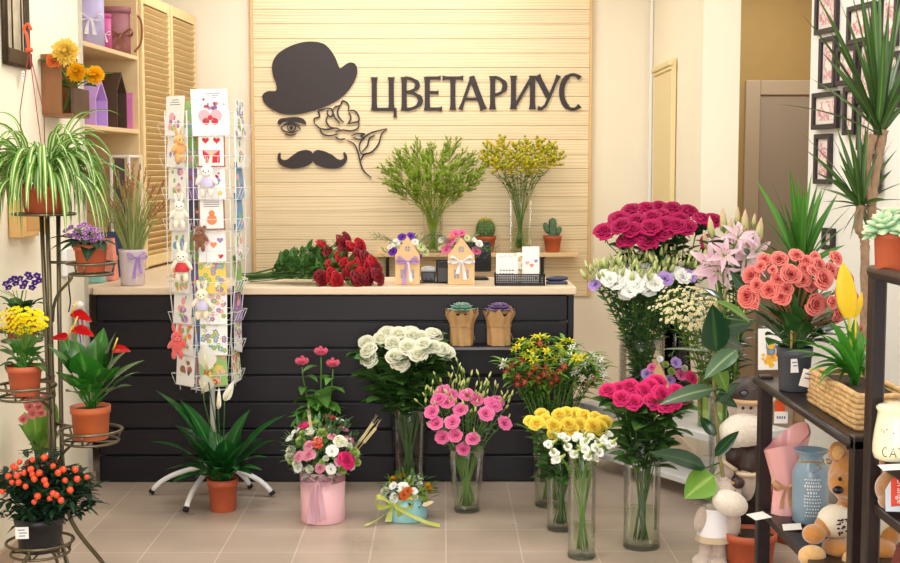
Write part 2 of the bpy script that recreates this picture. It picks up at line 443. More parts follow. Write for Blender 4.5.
def bow(root, loc, size, m, tail=.8, name='bow', rot=None, m2=None, tails=2, tl=None):
    """two loops, a knot, hanging tails; lies in the xz plane facing -y"""
    mb = MB(); w = size * .2
    for sx in (-1, 1):
        def lp(u, v, sx=sx):
            a = 2 * PI * u; x = sx * size * (.02 + .27 * (1 - math.cos(a))); z = size * (.2 * math.sin(a) * (1 - math.cos(a)) * .6 + .07 * (1 - math.cos(a)))
            y = -size * .08 * (1 - math.cos(a)) * .5 - .002
            ww = w * (.35 + .65 * (1 - math.cos(a)) / 2)
            return V((x, y + (v - .5) * ww * .9, z + (v - .5) * ww * .7))
        mb.grid(lp, 14, 2, 0)
    mb.blob((0, -size * .04, 0), (size * .07, size * .06, size * .07), 0, 8, 6)
    ob = mb.build(name, m, root, loc, rot)
    for k in range(tails):
        sx = (-1, 1)[k % 2]; L = size * tail * R.uniform(.85, 1.15) if tl is None else tl[k]; ph = R.random() * 3
        mb = MB(); mb.grid(lambda u, v: V((sx * (.04 + .22 * v * (1 - .3 * v)) * size + (u - .5) * w * (.45 + .55 * v), -.006 - .05 * size * math.sin(v * 5 + ph) - size * .02, -L * v)), 2, 10, 0)
        mb.build('ribbon_tail', (m2 or m) if k % 2 else m, root, loc, rot)
    return ob
def label_tag(root, loc, w, h, rot=None, name='price_tag', lines=3, ink=None):
    mb = MB(); mb.box((0, 0, 0), (w, .0012, h), 0)
    for i in range(lines): mb.box((R.uniform(-.08, .08) * w, -.0009, h * (.25 - .25 * i)), (w * R.uniform(.4, .62), .0004, h * .07), 1)
    return mb.build(name, [PAPER, ink or BLUEINK], root, loc, rot)
def dome_heads(pts, Yc, cx, cy, rx, ry, rd, jit=.02):
    """pixel heads -> world points on a dome of depth rd that bulges to the camera"""
    out = []
    for p in pts:
        nx = (p[0] - cx) / rx; ny = (p[1] - cy) / ry
        k = 1 - nx * nx * .8 - (ny * ny if ny < 0 else ny * ny * .35)
        d = rd * (math.sqrt(max(0, k)) if k > 0 else 0)
        if ny < 0: d = d * (1 + ny) + rd * ny * .6
        out.append(P(p[0], p[1], Yc - d + R.uniform(-jit, jit)))
    return out
def scatter(n, cx, cy, rx, ry, sep, seed, y0=-1, y1=1):
    q = random.Random(seed); out = []; k = 0
    while len(out) < n and k < 20000:
        k += 1; a = q.uniform(-1, 1); b = q.uniform(y0, y1)
        if a * a + b * b > 1: continue
        p = (cx + a * rx, cy + b * ry)
        s_ = sep * (1 if k < 4000 else .6)
        if all(math.hypot(p[0] - o[0], p[1] - o[1]) > s_ for o in out): out.append(p)
    return out
def bouquet(name, cat, group, word, pts, where, Yc, dome, vc, z0, vr, vh, hm, size, stemr, stemm, leaves, out=.8, extra=None, headname='bloom', hfun=None, camw=.35):
    """word: 'crimson rose', where: 'in the glass vase ...'"""
    cx, cy, rx, ry, rd = dome; W3 = dome_heads(pts, Yc, cx, cy, rx, ry, rd); e = ext(pts)
    cen = V((vc[0], vc[1], z0 + vh)); res = []
    for i, h in enumerate(W3):
        a = math.atan2(h.y - vc[1], h.x - vc[0]); rr_ = vr * min(.8, .15 + (h.xy - cen.xy).length / max(.05, rx * Yc / FOC) * .7)
        mouth = V((vc[0] + math.cos(a) * rr_, vc[1] + math.sin(a) * rr_, z0 + vh))
        ab = a + PI + R.uniform(-.9, .9); rb = vr * R.uniform(.1, .6)
        base = V((vc[0] + math.cos(ab) * rb, vc[1] + math.sin(ab) * rb, z0 + .022))
        o = h - cen; d = V((o.x, o.y, 0)) * out + V((0, -camw * .4, .0)) + V((0, 0, max(.25, o.z)))
        d = d.normalized() + V((R.uniform(-.15, .15), R.uniform(-.3, .0) - camw * .3, R.uniform(-.1, .1)))
        lab = f'{e[i]} {word} of the bunch {where}' if i in e else f'{word} amid the bunch {where}'
        H = hfun(i, pts[i]) if hfun else (hm, size)
        res.append(cut_flower(name, lab, cat, group if i not in e else None, base, mouth, h, d, H[0], H[1], stemr, stemm, leaves, extra, headname=headname))
        if i in e: res[-1]['group'] = group
    return res
# ------------------------------------------------------------------ flower heads used in several bunches
def rosehead(seed=0, open_=1.0):
    """spiral of overlapping cupped petals, closed heart, rolled outer rims"""
    q = random.Random(seed); mb = MB(); N = 20
    for i in range(N):
        k = i / (N - 1); a0 = i * 2.3999; rt = (.045 + .40 * k ** .9) * lerp(.85, 1.0, open_); rb = .02 + .09 * k; h = .62 - .22 * k ** 1.6; span = lerp(3.4, 1.5, k ** .6); curl = .10 * k ** 1.5 * open_; ph = q.random() * 6
        def fn(u, v):
            w = 2 * u - 1; a = a0 + w * span / 2 * (.5 + .5 * math.sin(PI * min(1, v * .6)))
            bul = math.sin(PI * min(1, v * .9)) * .06 * k
            r = rb + (rt - rb) * min(1, v * 1.25) ** .8 + bul + curl * max(0, v - .7) / .3 * (1 - .2 * w * w)
            z = h * (math.sin(min(v, .82) / .82 * PI / 2) - (.16 * k + .02) * max(0, v - .82) / .18) * (1 - .12 * w * w * v)
            return V(((r + .012 * math.sin(w * 4 + ph) * v) * math.cos(a), (r + .012 * math.sin(w * 4 + ph) * v) * math.sin(a), z))
        mb.grid(fn, 5, 5, 0)
    mb.lathe([(.13, .02), (.30, .18), (.33, .3), (.25, .34), (.0005, .36)], 12, 0)
    for j in range(len(mb.v) - 60, len(mb.v)): mb.t[j] = .35
    cupcalyx(mb, .15, 1); return mb
def openhead(rings, cr, seed=0, ruffle=.03):
    mb = cup(rings, seed, 4, ruffle); mb.blob((0, 0, .08), (cr, cr, .12), 1, 8, 5); cupcalyx(mb, .12, 2); return mb
def ramp3(n, a, b, c, **k): return tmat(n, [(0, a), (.45, b), (1, c)], **k)
def mk_rose(name, a, b, c, op=1, k=3):
    return heads(name, lambda i: rosehead(i * 7 + 1, op), [ramp3(name + '_petal', a, b, c, sheen=.15), CAL], k)
H_RED = mk_rose('red_rose_bloom', (120, 2, 12), (180, 2, 24), (200, 10, 34))
H_DRED = mk_rose('dark_red_rose_bloom', (70, 0, 14), (124, 0, 24), (150, 6, 34))
H_CRIM = mk_rose('crimson_rose_bloom', (130, 0, 50), (182, 0, 80), (204, 6, 104))
H_HOT = mk_rose('hot_pink_rose_bloom', (170, 0, 60), (222, 14, 100), (240, 50, 136))
H_WR = mk_rose('white_rose_bloom', (196, 208, 130), (244, 244, 214), (252, 252, 238), .8)
H_YR = mk_rose('yellow_rose_bloom', (244, 180, 0), (255, 220, 40), (255, 238, 110))
H_PR = mk_rose('pink_rose_bloom', (210, 90, 130), (236, 140, 170), (246, 180, 200))
EUC = mat('eustoma_heart', (196, 200, 70), .6)
H_PE = heads('pink_eustoma_bloom', lambda i: openhead(EUST, .07, i), [tmat('pink_eustoma_petal', [(0, (220, 214, 120)), (.25, (226, 90, 150)), (.8, (232, 96, 160)), (1, (244, 140, 190))]), EUC, CAL])
H_WE = heads('white_eustoma_bloom', lambda i: openhead(EUST, .06, i), [tmat('white_eustoma_petal', [(0, (206, 216, 130)), (.3, (244, 246, 236)), (1, (252, 252, 250))], rnd=.02), EUC, CAL])
H_LE = heads('lilac_eustoma_bloom', lambda i: openhead(EUST, .06, i), [tmat('lilac_eustoma_petal', [(0, (190, 200, 140)), (.3, (160, 120, 206)), (1, (192, 160, 230))]), EUC, CAL])
def budm(name, c0, c1): return heads(name, lambda i: bud_mesh(), [tmat(name + '_skin', [(0, c0), (1, c1)], trans=.1), CAL], 1)
B_GRN = budm('green_bud', (140, 166, 70), (220, 226, 146)); B_WHT = budm('cream_bud', (176, 196, 96), (236, 238, 184)); B_PNK = budm('pink_bud', (190, 190, 110), (236, 130, 176))
GEC = mat('gerbera_heart', (110, 60, 50), .8)
H_GER = heads('gerbera_bloom', lambda i: flat_flower(20, .42, .085, .12, .15, 2, i), [tmat('gerbera_petal', [(0, (250, 240, 240)), (.5, (240, 160, 200)), (1, (214, 50, 130))]), GEC], 2)
H_SUN = heads('yellow_daisy_bloom', lambda i: flat_flower(18, .42, .12, .25, .16, 2, i), [tmat('yellow_daisy_petal', [(0, (240, 150, 0)), (1, (252, 200, 20))]), mat('amber_heart', (210, 130, 20), .8)], 2)
H_MUM = heads('golden_mum_bloom', lambda i: pom(22, 6, i, .17), [tmat('golden_mum_petal', [(0, (220, 130, 0)), (1, (250, 196, 30))])], 2)
H_MUMP = heads('pale_mum_bloom', lambda i: pom(22, 6, i + 4, .17), [tmat('pale_mum_petal', [(0, (236, 190, 40)), (1, (250, 226, 120))])], 1)
H_GCAR = heads('green_carnation_bloom', lambda i: pom(16, 5, i, .2), [tmat('green_carnation_petal', [(0, (140, 180, 70)), (1, (206, 224, 140))])], 2)
H_WCAR = heads('white_carnation_bloom', lambda i: pom(16, 5, i, .2), [tmat('white_carnation_petal', [(0, (200, 214, 160)), (1, (250, 250, 240))])], 2)
DAC = mat('daisy_heart', (236, 200, 40), .8)
H_DSY = heads('tiny_daisy', lambda i: flat_flower(9, .32, .2, .15, .2, 1, i, .7, n=2), [tmat('tiny_daisy_petal', [(0, (250, 250, 220)), (1, (255, 254, 240))], rnd=.02), DAC], 2)
def alst(seed=0):
    q = random.Random(seed); mb = MB()
    for i in range(6):
        a = i * 1.047; inner = i % 2; el = .75 + .1 * inner; d = V((math.cos(a) * math.cos(el), math.sin(a) * math.cos(el), math.sin(el)))
        mb.leaf((0, 0, 0), d, .75, .3 - .1 * inner, 1.1, (0, 0, 1), 0, 'ovate', .2, 5)
    for i in range(5): a = i * 1.25; mb.tube([(0, 0, 0), (.05 * math.cos(a), .05 * math.sin(a), .3), (.12 * math.cos(a), .12 * math.sin(a), .55)], .008, 3, 1)
    return mb
def alm(n, c0, c1, c2): return heads(n, lambda i: alst(i), [tmat(n + '_petal', [(0, c0), (.5, c1), (1, c2)]), CAL], 2)
A_Y = alm('yellow_alstroemeria_flower', (190, 180, 20), (244, 226, 30), (236, 226, 60)); A_R = alm('red_alstroemeria_flower', (226, 180, 120), (190, 30, 50), (160, 30, 50)); A_W = alm('white_alstroemeria_flower', (200, 210, 140), (246, 244, 236), (250, 248, 244))
def lilyh(seed=0):
    mb = MB()
    for i in range(6):
        a = i * 1.047; el = .62; d = V((math.cos(a) * math.cos(el), math.sin(a) * math.cos(el), math.sin(el))); mb.leaf((0, 0, 0), d, .78, .26 - .06 * (i % 2), .95, (0, 0, 1), 0, 'lance', .2, 8, wave=.05)
    for i in range(6):
        a = i * 1.05 + .4; p = V((.13 * math.cos(a), .13 * math.sin(a), .5)); mb.tube([(0, 0, 0), p * .6, p], .008, 3, 1); mb.blob(p, (.04, .015, .015), 2, 6, 4, rotz(a))
    return mb
H_LILY = heads('lily_flower', lilyh, [tmat('lily_petal', [(0, (244, 236, 210)), (.35, (236, 196, 214)), (.8, (240, 208, 226)), (1, (248, 236, 240))]), CAL, mat('lily_anther', (150, 80, 40), .8)], 2)
# ------------------------------------------------------------------ the room
BW = 8.70                                    # back wall
wallm = mat('cream_wall', (250, 240, 220), .85, var=.02, nscale=3, bump=.05)
wallw = mat('pale_wall', (251, 242, 220), .85, var=.015, nscale=3)
walld = mat('olive_hall_wall', (176, 146, 92), .9, var=.03, nscale=12)
# floor: square stone tiles with pale joints
def floor_mat():
    q = NT('stone_tiles'); tc = q.node('ShaderNodeTexCoord'); a = PZ(446, 552, 0); bx = .3085; by = .331
    mp = q.node('ShaderNodeMapping'); mp.inputs['Location'].default_value = (-a.x + bx * 20, -a.y + by * 20, 0); q.link(tc.outputs['Object'], mp.inputs[0])
    br = q.node('ShaderNodeTexBrick', offset=0, squash=1); q.link(mp.outputs[0], br.inputs['Vector'])
    br.inputs['Scale'].default_value = 1; br.inputs['Brick Width'].default_value = bx; br.inputs['Row Height'].default_value = by
    br.inputs['Mortar Size'].default_value = .0028; br.inputs['Mortar Smooth'].default_value = .3; br.inputs['Bias'].default_value = 0
    br.inputs['Color1'].default_value = srgb((190, 172, 156)); br.inputs['Color2'].default_value = srgb((182, 164, 150)); br.inputs['Mortar'].default_value = srgb((214, 200, 186))
    n1 = q.noise(2.2, 6); n2 = q.noise(14, 5)
    c = q.hsv(br.outputs['Color'], q.mapr(n1, .3, .7, .86, 1.1));     q.link(c, q.b.inputs['Base Color']); q.b.inputs['Roughness'].default_value = .33; q.b.inputs['Specular IOR Level'].default_value = .45
    q.link(q.mapr(n1, .3, .7, .26, .42), q.b.inputs['Roughness'])
    q.bump(br.outputs['Fac'], -.3, .003); return q.m
mb = MB(); mb.box((.4, 4.4, -.05), (7.6, 14.0, .1)); S('floor', mb, floor_mat())
mb = MB(); mb.box((.4, 4.4, 3.25), (7.6, 14.0, .1)); S('ceiling', mb, mat('white_ceiling', (250, 248, 242), .9))
mb = MB(); mb.box((-.45, BW + .05, 1.6), (3.8, .1, 3.2)); S('wall_back', mb, wallm)
XL = -1.735
mb = MB(); mb.box((XL - .06, 2.05, 1.6), (.12, 8.5, 3.2)); S('wall_left', mb, wallw)
mb = MB(); mb.box((XL - .3, 6.26, 1.6), (.6, .08, 3.2)); mb.box((-2.3, 7.5, 1.6), (.1, 2.6, 3.2)); S('wall_niche_left', mb, wallm)
mb = MB(); mb.box((XL + .008, 4.6, .038), (.016, 3.4, .076), bev=.003)
S('baseboard_left', mb, mat('tile_skirting', (190, 164, 140), .5, var=.08, nscale=5))
# the pier at the right of the sign wall: bright side face, cream front
XP = P(650, 170, BW).x; YP = 6.98; XP2 = P(738, 170, YP).x
mb = MB(); mb.box(((XP + XP2) / 2, (YP + BW) / 2 + .03, 1.6), (XP2 - XP, BW - YP + .06, 3.2)); S('wall_pier', mb, wallw)
mb = MB(); mb.box((XP - .012, BW - .06, 1.6), (.02, .05, 3.2), bev=.006); S('trim_1', mb, mat('white_corner_trim', (250, 248, 244), .5))
# narrow panelled door leaf standing against the pier side
y0 = 7.05; x0 = XP
ya = (XP) * FOC / (662 - 443 + 1.5)
mb = MB(); yb = BW - .35; yf = yb - .62; zt = P(645, 66, yb).z; zb = .0
mb.box((XP - .02, (yf + yb) / 2, zt / 2), (.03, yb - yf, zt), bev=.003)
mb.box((XP - .04, (yf + yb) / 2, zt - .03), (.03, yb - yf + .04, .035), bev=.006); mb.box((XP - .037, (yf + yb) / 2, zt - .06), (.02, yb - yf, .02), bev=.005)
o = S('door_1', mb, mat('pale_yellow_door', (240, 220, 170), .6))
# hallway with a grey door
mb = MB(); yh = 9.6; x1 = XP2; x2 = 3.4
mb.box(((x1 + x2) / 2, yh + .05, 1.6), (x2 - x1 + .6, .1, 3.2)); S('wall_hall', mb, walld)
XC = P(808, 170, 6.6).x
dl = P(744, 200, yh - .04); dt = P(780, 80, yh - .04)
mb = MB(); fw = .11; w_ = 1.05
mb.box((dl.x + fw / 2, yh - .02, dt.z / 2), (fw, .04, dt.z), bev=.006); mb.box((dl.x + w_ - fw / 2, yh - .02, dt.z / 2), (fw, .04, dt.z), bev=.006)
mb.box((dl.x + w_ / 2, yh - .02, dt.z - fw / 2), (w_ - 2 * fw, .036, fw), bev=.006); fr = mb.build('door_frame_panel', mat('grey_door_frame', (188, 168, 142), .6))
fr.name = 'door_2'; fr['kind'] = 'structure'
mb = MB(); mb.box((dl.x + w_ / 2, yh - .012, (dt.z - fw) / 2), (w_ - 2 * fw + .01, .02, dt.z - fw), bev=.004)
mb.build('door_panel', mat('grey_door', (166, 150, 132), .55), fr)
# right wall, slightly turned to the camera, with the collage of frames
c0 = P(808, 170, 6.6); wd = V((.17, -.985, 0)).normalized(); wn = V((-wd.y, wd.x, 0)) * -1      # wn looks into the room
if wn.x > 0: wn = -wn
ang = math.atan2(wd.y, wd.x); WM = rotz(ang)
mb = MB(); L = 6.6; cc = V((c0.x, c0.y, 1.6)) + wd * L / 2 - wn * .08; mb.box(cc, (L, .16, 3.2), M=WM); S('wall_right', mb, mat('white_wall', (248, 246, 240), .85, var=.01, nscale=3))
mb = MB(); mb.box((3.0, 8.1, 1.6), (.1, 3.2, 3.2)); S('wall_hall_right', mb, walld)
mb = MB(); mb.box((c0.x + .95, c0.y + .25, 1.6), (1.5, .1, 3.2)); S('wall_hall_front', mb, walld)
# white low rail and shadow gap along the niche right of the counter handled by the bench below

# ------------------------------------------------------------------ boarded sign wall
def plank_mat():
    q = NT('pine_boards'); a = q.attr('t'); wn_ = q.node('ShaderNodeTexWhiteNoise', noise_dimensions='1D'); q.link(a, wn_.inputs['W'])
    n = q.noise(6, 6, stretch=(.35, 1, 7)); w = q.node('ShaderNodeTexWave', wave_type='BANDS', bands_direction='Z'); tc = q.node('ShaderNodeTexCoord'); mp = q.node('ShaderNodeMapping')
    mp.inputs['Scale'].default_value = (.8, 1, 14); q.link(tc.outputs['Object'], mp.inputs[0]); q.link(mp.outputs[0], w.inputs['Vector'])
    w.inputs['Scale'].default_value = 1.2; w.inputs['Distortion'].default_value = 9; w.inputs['Detail'].default_value = 3; w.inputs['Detail Scale'].default_value = .6
    c = q.ramp(q.mix(.5, n, w.outputs['Color']), [(.2, (248, 230, 194)), (.55, (242, 220, 180)), (.85, (230, 200, 154))])
    c = q.hsv(c, q.mapr(wn_.outputs[0], 0, 1, .95, 1.05)); q.link(c, q.b.inputs['Base Color']); q.b.inputs['Roughness'].default_value = .5
    return q.m
YB = BW - .035; a = P(253, 0, YB); b = P(590, 0, YB); xl, xr = P(254.5, 150, YB).x, P(588.6, 150, YB).x
ph = 14.2 * YB / FOC; mb = MB(); z0 = P(400, 197, YB).z; ZPB = z0 - ph * 7; ntop = 22
k = 0; zz = z0 + ph * ntop
while zz > ZPB + .01:
    b0 = len(mb.v); mb.box(((xl + xr) / 2, YB + .011, zz - ph / 2), (xr - xl, .022, ph - .0018), bev=.0018)
    for i in range(b0, len(mb.v)): mb.t[i] = k * 3.7 + .3
    zz -= ph; k += 1
bw_ = T('wooden_wall_panel', 'pale pine board panelling carrying the black shop sign', 'wall panelling'); bw_['kind'] = 'structure'; del bw_['category']; del bw_['label']; bw_.name = 'wall_panelling'
mb.build('boards', plank_mat(), bw_)
mb = MB(); zc = (z0 + ph * ntop + ZPB) / 2
for x in (xl - .01, xr + .01): mb.box((x, YB + .008, zc), (.02, .03, z0 + ph * ntop - ZPB), bev=.003)
mb.build('edge_strip', mat('pine_edge', (228, 190, 136), .5), bw_)
bk = MB(); bk.box(((xl + xr) / 2, BW - .004, zc), (xr - xl, .008, z0 + ph * ntop - ZPB)); bk.build('backing', mat('board_gap', (130, 95, 60), .9), bw_)

# ------------------------------------------------------------------ the sign
YS = YB - .014
SG = mat('charcoal_sign_board', (52, 44, 46), .6, var=.05)
sign = T('shop_sign', 'charcoal bowler hat, eye, moustache and rose emblem with Cyrillic lettering on pine boards', 'sign', (0, YS, 0))
def sp(x, y, cx=250, cy=30, s=3.52):            # outline point read off the sign -> wall coordinates
    p = P(cx + x / s, cy + y / s, YS); return (p.x, p.z)
hat = [(43,235),(50,222),(65,215),(85,215),(93,210),(92,190),(81,160),(77,130),(83,105),(100,82),(130,62),(165,48),(200,41),(235,42),(262,50),(283,70),(300,97),(310,122),(317,135),(330,126),(350,114),(368,118),(377,135),(375,160),(362,190),(335,225),(295,255),(250,275),(200,290),(150,298),(110,294),(75,278),(52,258)]
brow = [(97,327),(105,313),(130,309),(165,306),(190,315),(197,332),(175,326),(140,322),(115,325),(105,334)]
must = [(100,435),(97,455),(105,472),(125,483),(155,487),(190,482),(213,471),(221,462),(230,472),(255,483),(290,488),(320,482),(338,465),(342,445),(333,430),(328,434),(331,449),(320,457),(305,452),(290,440),(265,428),(240,422),(226,427),(221,434),(213,426),(195,422),(170,428),(145,445),(130,456),(115,457),(107,448),(108,434)]
for nm, pl in (('bowler_hat', hat), ('eyebrow', brow), ('moustache', must)):
    mb = MB(); mb.prism(smooth2([sp(*p) for p in pl], 4), .012); mb.build(nm, SG, sign)
def lines(nm, ls, w):
    mb = MB()
    for li, l in enumerate(ls):
        q = smooth2([sp(*p) for p in l], 5, False); n = len(q)
        mb.stroke(q, [w * (.45 + .75 * math.sin(PI * i / (n - 1)) ** .6) for i in range(n)], .008, o=(0, -.0003 * li, 0))
    return mb.build(nm, SG, sign)
W1 = .0085
lines('rose_outline', [[(228,330),(226,312),(245,305),(240,285),(255,280),(268,275)],[(268,275),(285,277),(292,290),(285,305),(272,295),(275,280)],[(290,285),(300,270),(318,265),(325,250),(340,255),(348,270),(345,285)],[(318,265),(308,285),(312,305),(330,325)],[(345,285),(365,283),(380,298),(383,320),(365,325),(340,330)],[(348,290),(355,310),(345,330)],[(383,320),(380,345),(355,355),(325,352),(300,358)],[(228,330),(245,345),(270,350),(300,345),(320,352)],[(245,345),(255,365),(280,372),(310,365)],[(300,375),(315,385),(335,382)],[(275,300),(268,320),(283,342),(310,345)],[(292,290),(300,310),(318,330)]], W1)
lines('rose_stem', [[(340,388),(365,400),(380,430),(388,465),(400,495),(428,520)],[(388,462),(398,443),(412,432)],[(356,372),(378,364),(404,366),(390,372),(402,382),(380,384),(362,378)]], W1)
lines('rose_leaf_outline', [[(388,430),(385,405),(400,380),(430,360),(483,347)],[(483,347),(463,367),(453,400),(430,428),(400,437),(388,430)],[(392,430),(413,408),(420,382),(440,370)]], W1)
lines('eye', [[(108,342),(125,332),(148,330),(172,342),(178,352)],[(108,342),(122,356),(148,361),(170,352)],[(130,340),(140,332),(155,334),(160,344),(152,355),(138,354),(130,342)],[(122,364),(142,370),(164,364)],[(116,335),(145,324),(178,338)]], W1 * .8)
mb = MB(); c_ = [(145 + 7 * math.cos(a * .5236), 344 + 7 * math.sin(a * .5236)) for a in range(12)]; mb.prism([sp(*p) for p in c_][::-1], .009); mb.build('pupil', SG, sign)
# letters: strokes in a unit box (x right, y up), flared ends
def arc(cx, cy, rx, ry, a0, a1, n=14): return [(cx + rx * math.cos(math.radians(lerp(a0, a1, i / n))), cy + ry * math.sin(math.radians(lerp(a0, a1, i / n)))) for i in range(n + 1)]
B_, T_ = .20, .12                              # heavy and light stroke, relative to letter height .. scaled below
def fl(p, q, w, e0=1.45, e1=1.45):             # a straight stroke that swells at its ends
    return ([lerp(V(p), V(q), t)[:] for t in (0, .06, .2, .8, .94, 1)], [w * e0, w * (1 + (e0 - 1) * .4), w, w, w * (1 + (e1 - 1) * .4), w * e1])
h_, l_ = .155, .092
GL = {
 'Ц': (.68, [fl((.08, 0.02), (.08, 1), h_), fl((.56, .02), (.56, 1), h_), fl((.04, .04), (.68, .04), l_, 1, 1), fl((.665, .08), (.665, -.2), l_, 1, 1.5)]),
 'В': (.56, [fl((.1, 0), (.1, 1), h_), (arc(.12, .76, .34, .215, 90, -90), [l_] * 5 + [h_ * .95] * 5 + [l_] * 5), (arc(.12, .29, .42, .262, 90, -90), [l_] * 5 + [h_] * 5 + [l_] * 5)]),
 'Е': (.5, [fl((.1, 0), (.1, 1), h_), fl((.06, .965), (.48, .965), l_, 1, 1.9), fl((.1, .53), (.42, .53), l_, 1, 1.7), fl((.06, .035), (.52, .035), l_, 1, 2.0)]),
 'Т': (.62, [fl((.31, 0), (.31, .96), h_), fl((0, .96), (.62, .96), l_, 1.9, 1.9)]),
 'А': (.74, [fl((.02, 0), (.36, 1), l_ * 1.05, 1.6, 1), fl((.34, 1), (.7, 0), h_ * 1.1, 1, 1.4), fl((.14, .32), (.58, .32), l_, 1, 1)]),
 'Р': (.54, [fl((.1, 0), (.1, 1), h_), (arc(.12, .7, .38, .265, 90, -90), [l_] * 5 + [h_] * 5 + [l_] * 5)]),
 'И': (.76, [fl((.1, 0), (.1, 1), h_), fl((.66, 0), (.66, 1), h_), fl((.12, .04), (.64, .96), l_ * 1.1, 1, 1)]),
 'У': (.7, [fl((.02, 1), (.37, .36), h_ * 1.05, 1.4, 1), ([(.68, 1), (.58, .78), (.4, .36), (.28, .1), (.16, .01), (.04, .03)], [l_ * 1.6, l_, l_, l_, l_ * 1.1, l_ * 1.5])]),
 'С': (.66, [(arc(.38, .5, .35, .5, 52, 308, 22), [l_ * 1.7, l_ * 1.2] + [l_] * 4 + [h_] * 11 + [l_] * 4 + [l_ * 1.2, l_ * 1.6])])}
for ch, xa, xb, yb_, yt in (('Ц',371.5,395.5,110.5,77.2),('В',400.5,421.3,110.3,77),('Е',423.8,441.3,110,76.8),('Т',442.6,463.2,109.8,76.6),('А',459.8,485.2,109.6,76.3),('Р',489.5,506.2,109.4,76),('И',510,536,109.2,75.6),('У',536.4,559.3,109.0,75.4),('С',560.6,582.2,109.2,74.6)):
    w_, st = GL[ch]; A = P(xa, yb_, YS); Bp = P(xb, yt, YS); sx = (Bp.x - A.x) / w_; sz = Bp.z - A.z
    mb = MB()
    for si, (pts, ws) in enumerate(st): mb.stroke([(A.x + x * sx, A.z + y * sz) for x, y in [(p[0], p[1]) for p in pts]], [w * sz * .98 for w in ws] if len(ws) == len(pts) else ws[0], .012, o=(0, -.0004 * si, 0))
    mb.build('letter', SG, sign)

# ------------------------------------------------------------------ shelf on the sign wall with cacti and vases
y1, y2 = YB - .24, YB
sl, sr = P(374, 255, y1).x, P(579, 255, y1).x; zs = P(450, 253.3, y1).z
ws = T('wall_shelf', 'long pale wooden wall shelf behind the counter', 'shelf', (0, 0, 0))
mb = MB(); mb.box(((sl + sr) / 2, (y1 + y2) / 2, zs - .012), (sr - sl, y2 - y1 - .002, .026), bev=.003); mb.build('board', PALEWOOD, ws)
for px in (386, 470, 545):
    mb = MB(); x = P(px, 262, y1).x; mb.box((x, y2 - .014, zs - .1), (.022, .02, .15), bev=.003); mb.box((x, (y1 + y2) / 2 + .03, zs - .032), (.022, .15, .012), bev=.002); mb.build('bracket', BLACK, ws)
YC = y1 + .11
def cactus_pot(label, px, r, h):
    p = P(px, 252.5, YC); rt = T('potted_cactus', label, 'cactus', (p.x, YC, zs + .002)); pot(rt, r, h, taper=.72); return rt
rt = cactus_pot('round ribbed cactus with yellow crown in terracotta pot on wall shelf', 485.5, .071, .105)
mb = MB()
def ribbed(n, amp, r, rz_):
    def f(u, v):
        a = 2 * PI * u; b = PI * (v - .5); k = r * (1 - amp * (.5 + .5 * math.cos(n * a)))
        return V((k * math.cos(b) * math.cos(a), k * math.cos(b) * math.sin(a), rz_ * math.sin(b)))
    return f
mb.grid(ribbed(14, .16, .066, .07), 84, 14, 0, True)
ob = mb.build('cactus_body', mat('cactus_green', (88, 120, 66), .6, var=.2), rt, (0, 0, .15))
mb = MB()
for i in range(14):
    a = 2 * PI * (i + .5) / 14
    for j in range(7):
        b = -.5 + j * .28; c = V((math.cos(b) * math.cos(a) * .066, math.cos(b) * math.sin(a) * .066, .07 * math.sin(b)))
        for k in range(3): d = (c.normalized() + V((R.uniform(-.5, .5), R.uniform(-.5, .5), R.uniform(-.2, .6)))).normalized(); mb.tube([c, c + d * .014], .0006, 3)
mb.build('spines', mat('cactus_spine', (226, 206, 140), .6), ob)
mb = MB()
for i in range(90):
    a = R.random() * 6.3; r = .036 * math.sqrt(R.random()); mb.tube([(r * math.cos(a), r * math.sin(a), .055 - r * .3), (r * 1.3 * math.cos(a), r * 1.3 * math.sin(a), .085 - r * .6)], .0018, 3)
mb.build('crown', mat('cactus_crown', (226, 200, 60), .7), ob)
rt = cactus_pot('upright column cactus with side arm in terracotta pot on wall shelf', 552.5, .062, .108)
mb = MB(); mb.grid(lambda u, v: (lambda k: V((k * math.cos(2 * PI * u), k * math.sin(2 * PI * u), .13 * v)))(.027 * (1 - .2 * (.5 + .5 * math.cos(7 * 2 * PI * u))) * math.sqrt(max(.0, 1 - max(0, v - .75) ** 2 * 16)) * (.8 + .2 * min(1, v * 4))), 42, 14, 0, True)
ob = mb.build('cactus_body', mat('blue_cactus_green', (92, 128, 96), .6, var=.15), rt, (0, 0, .097))
for sx, z, s_ in ((-1, .03, .55), (1, .02, .42)):
    mb = MB(); mb.blob((0, 0, .03 * s_ * 2), (.02, .02, .045 * s_ * 1.6), 0, 18, 8); mb.build('offset', MATS['blue_cactus_green'], ob, (sx * .03, -.004, z), (0, sx * .35, 0))
mb = MB()
for i in range(150):
    a = int(R.random() * 7) * 2 * PI / 7 + PI / 7; z = R.random() * .125; c = V((math.cos(a) * .027, math.sin(a) * .027, z)); mb.tube([c, c + V((math.cos(a + R.uniform(-.6, .6)), math.sin(a + R.uniform(-.6, .6)), R.uniform(-.4, .6))) * .008], .0006, 3)
mb.build('spines', mat('pale_spine', (220, 216, 200), .6), ob)

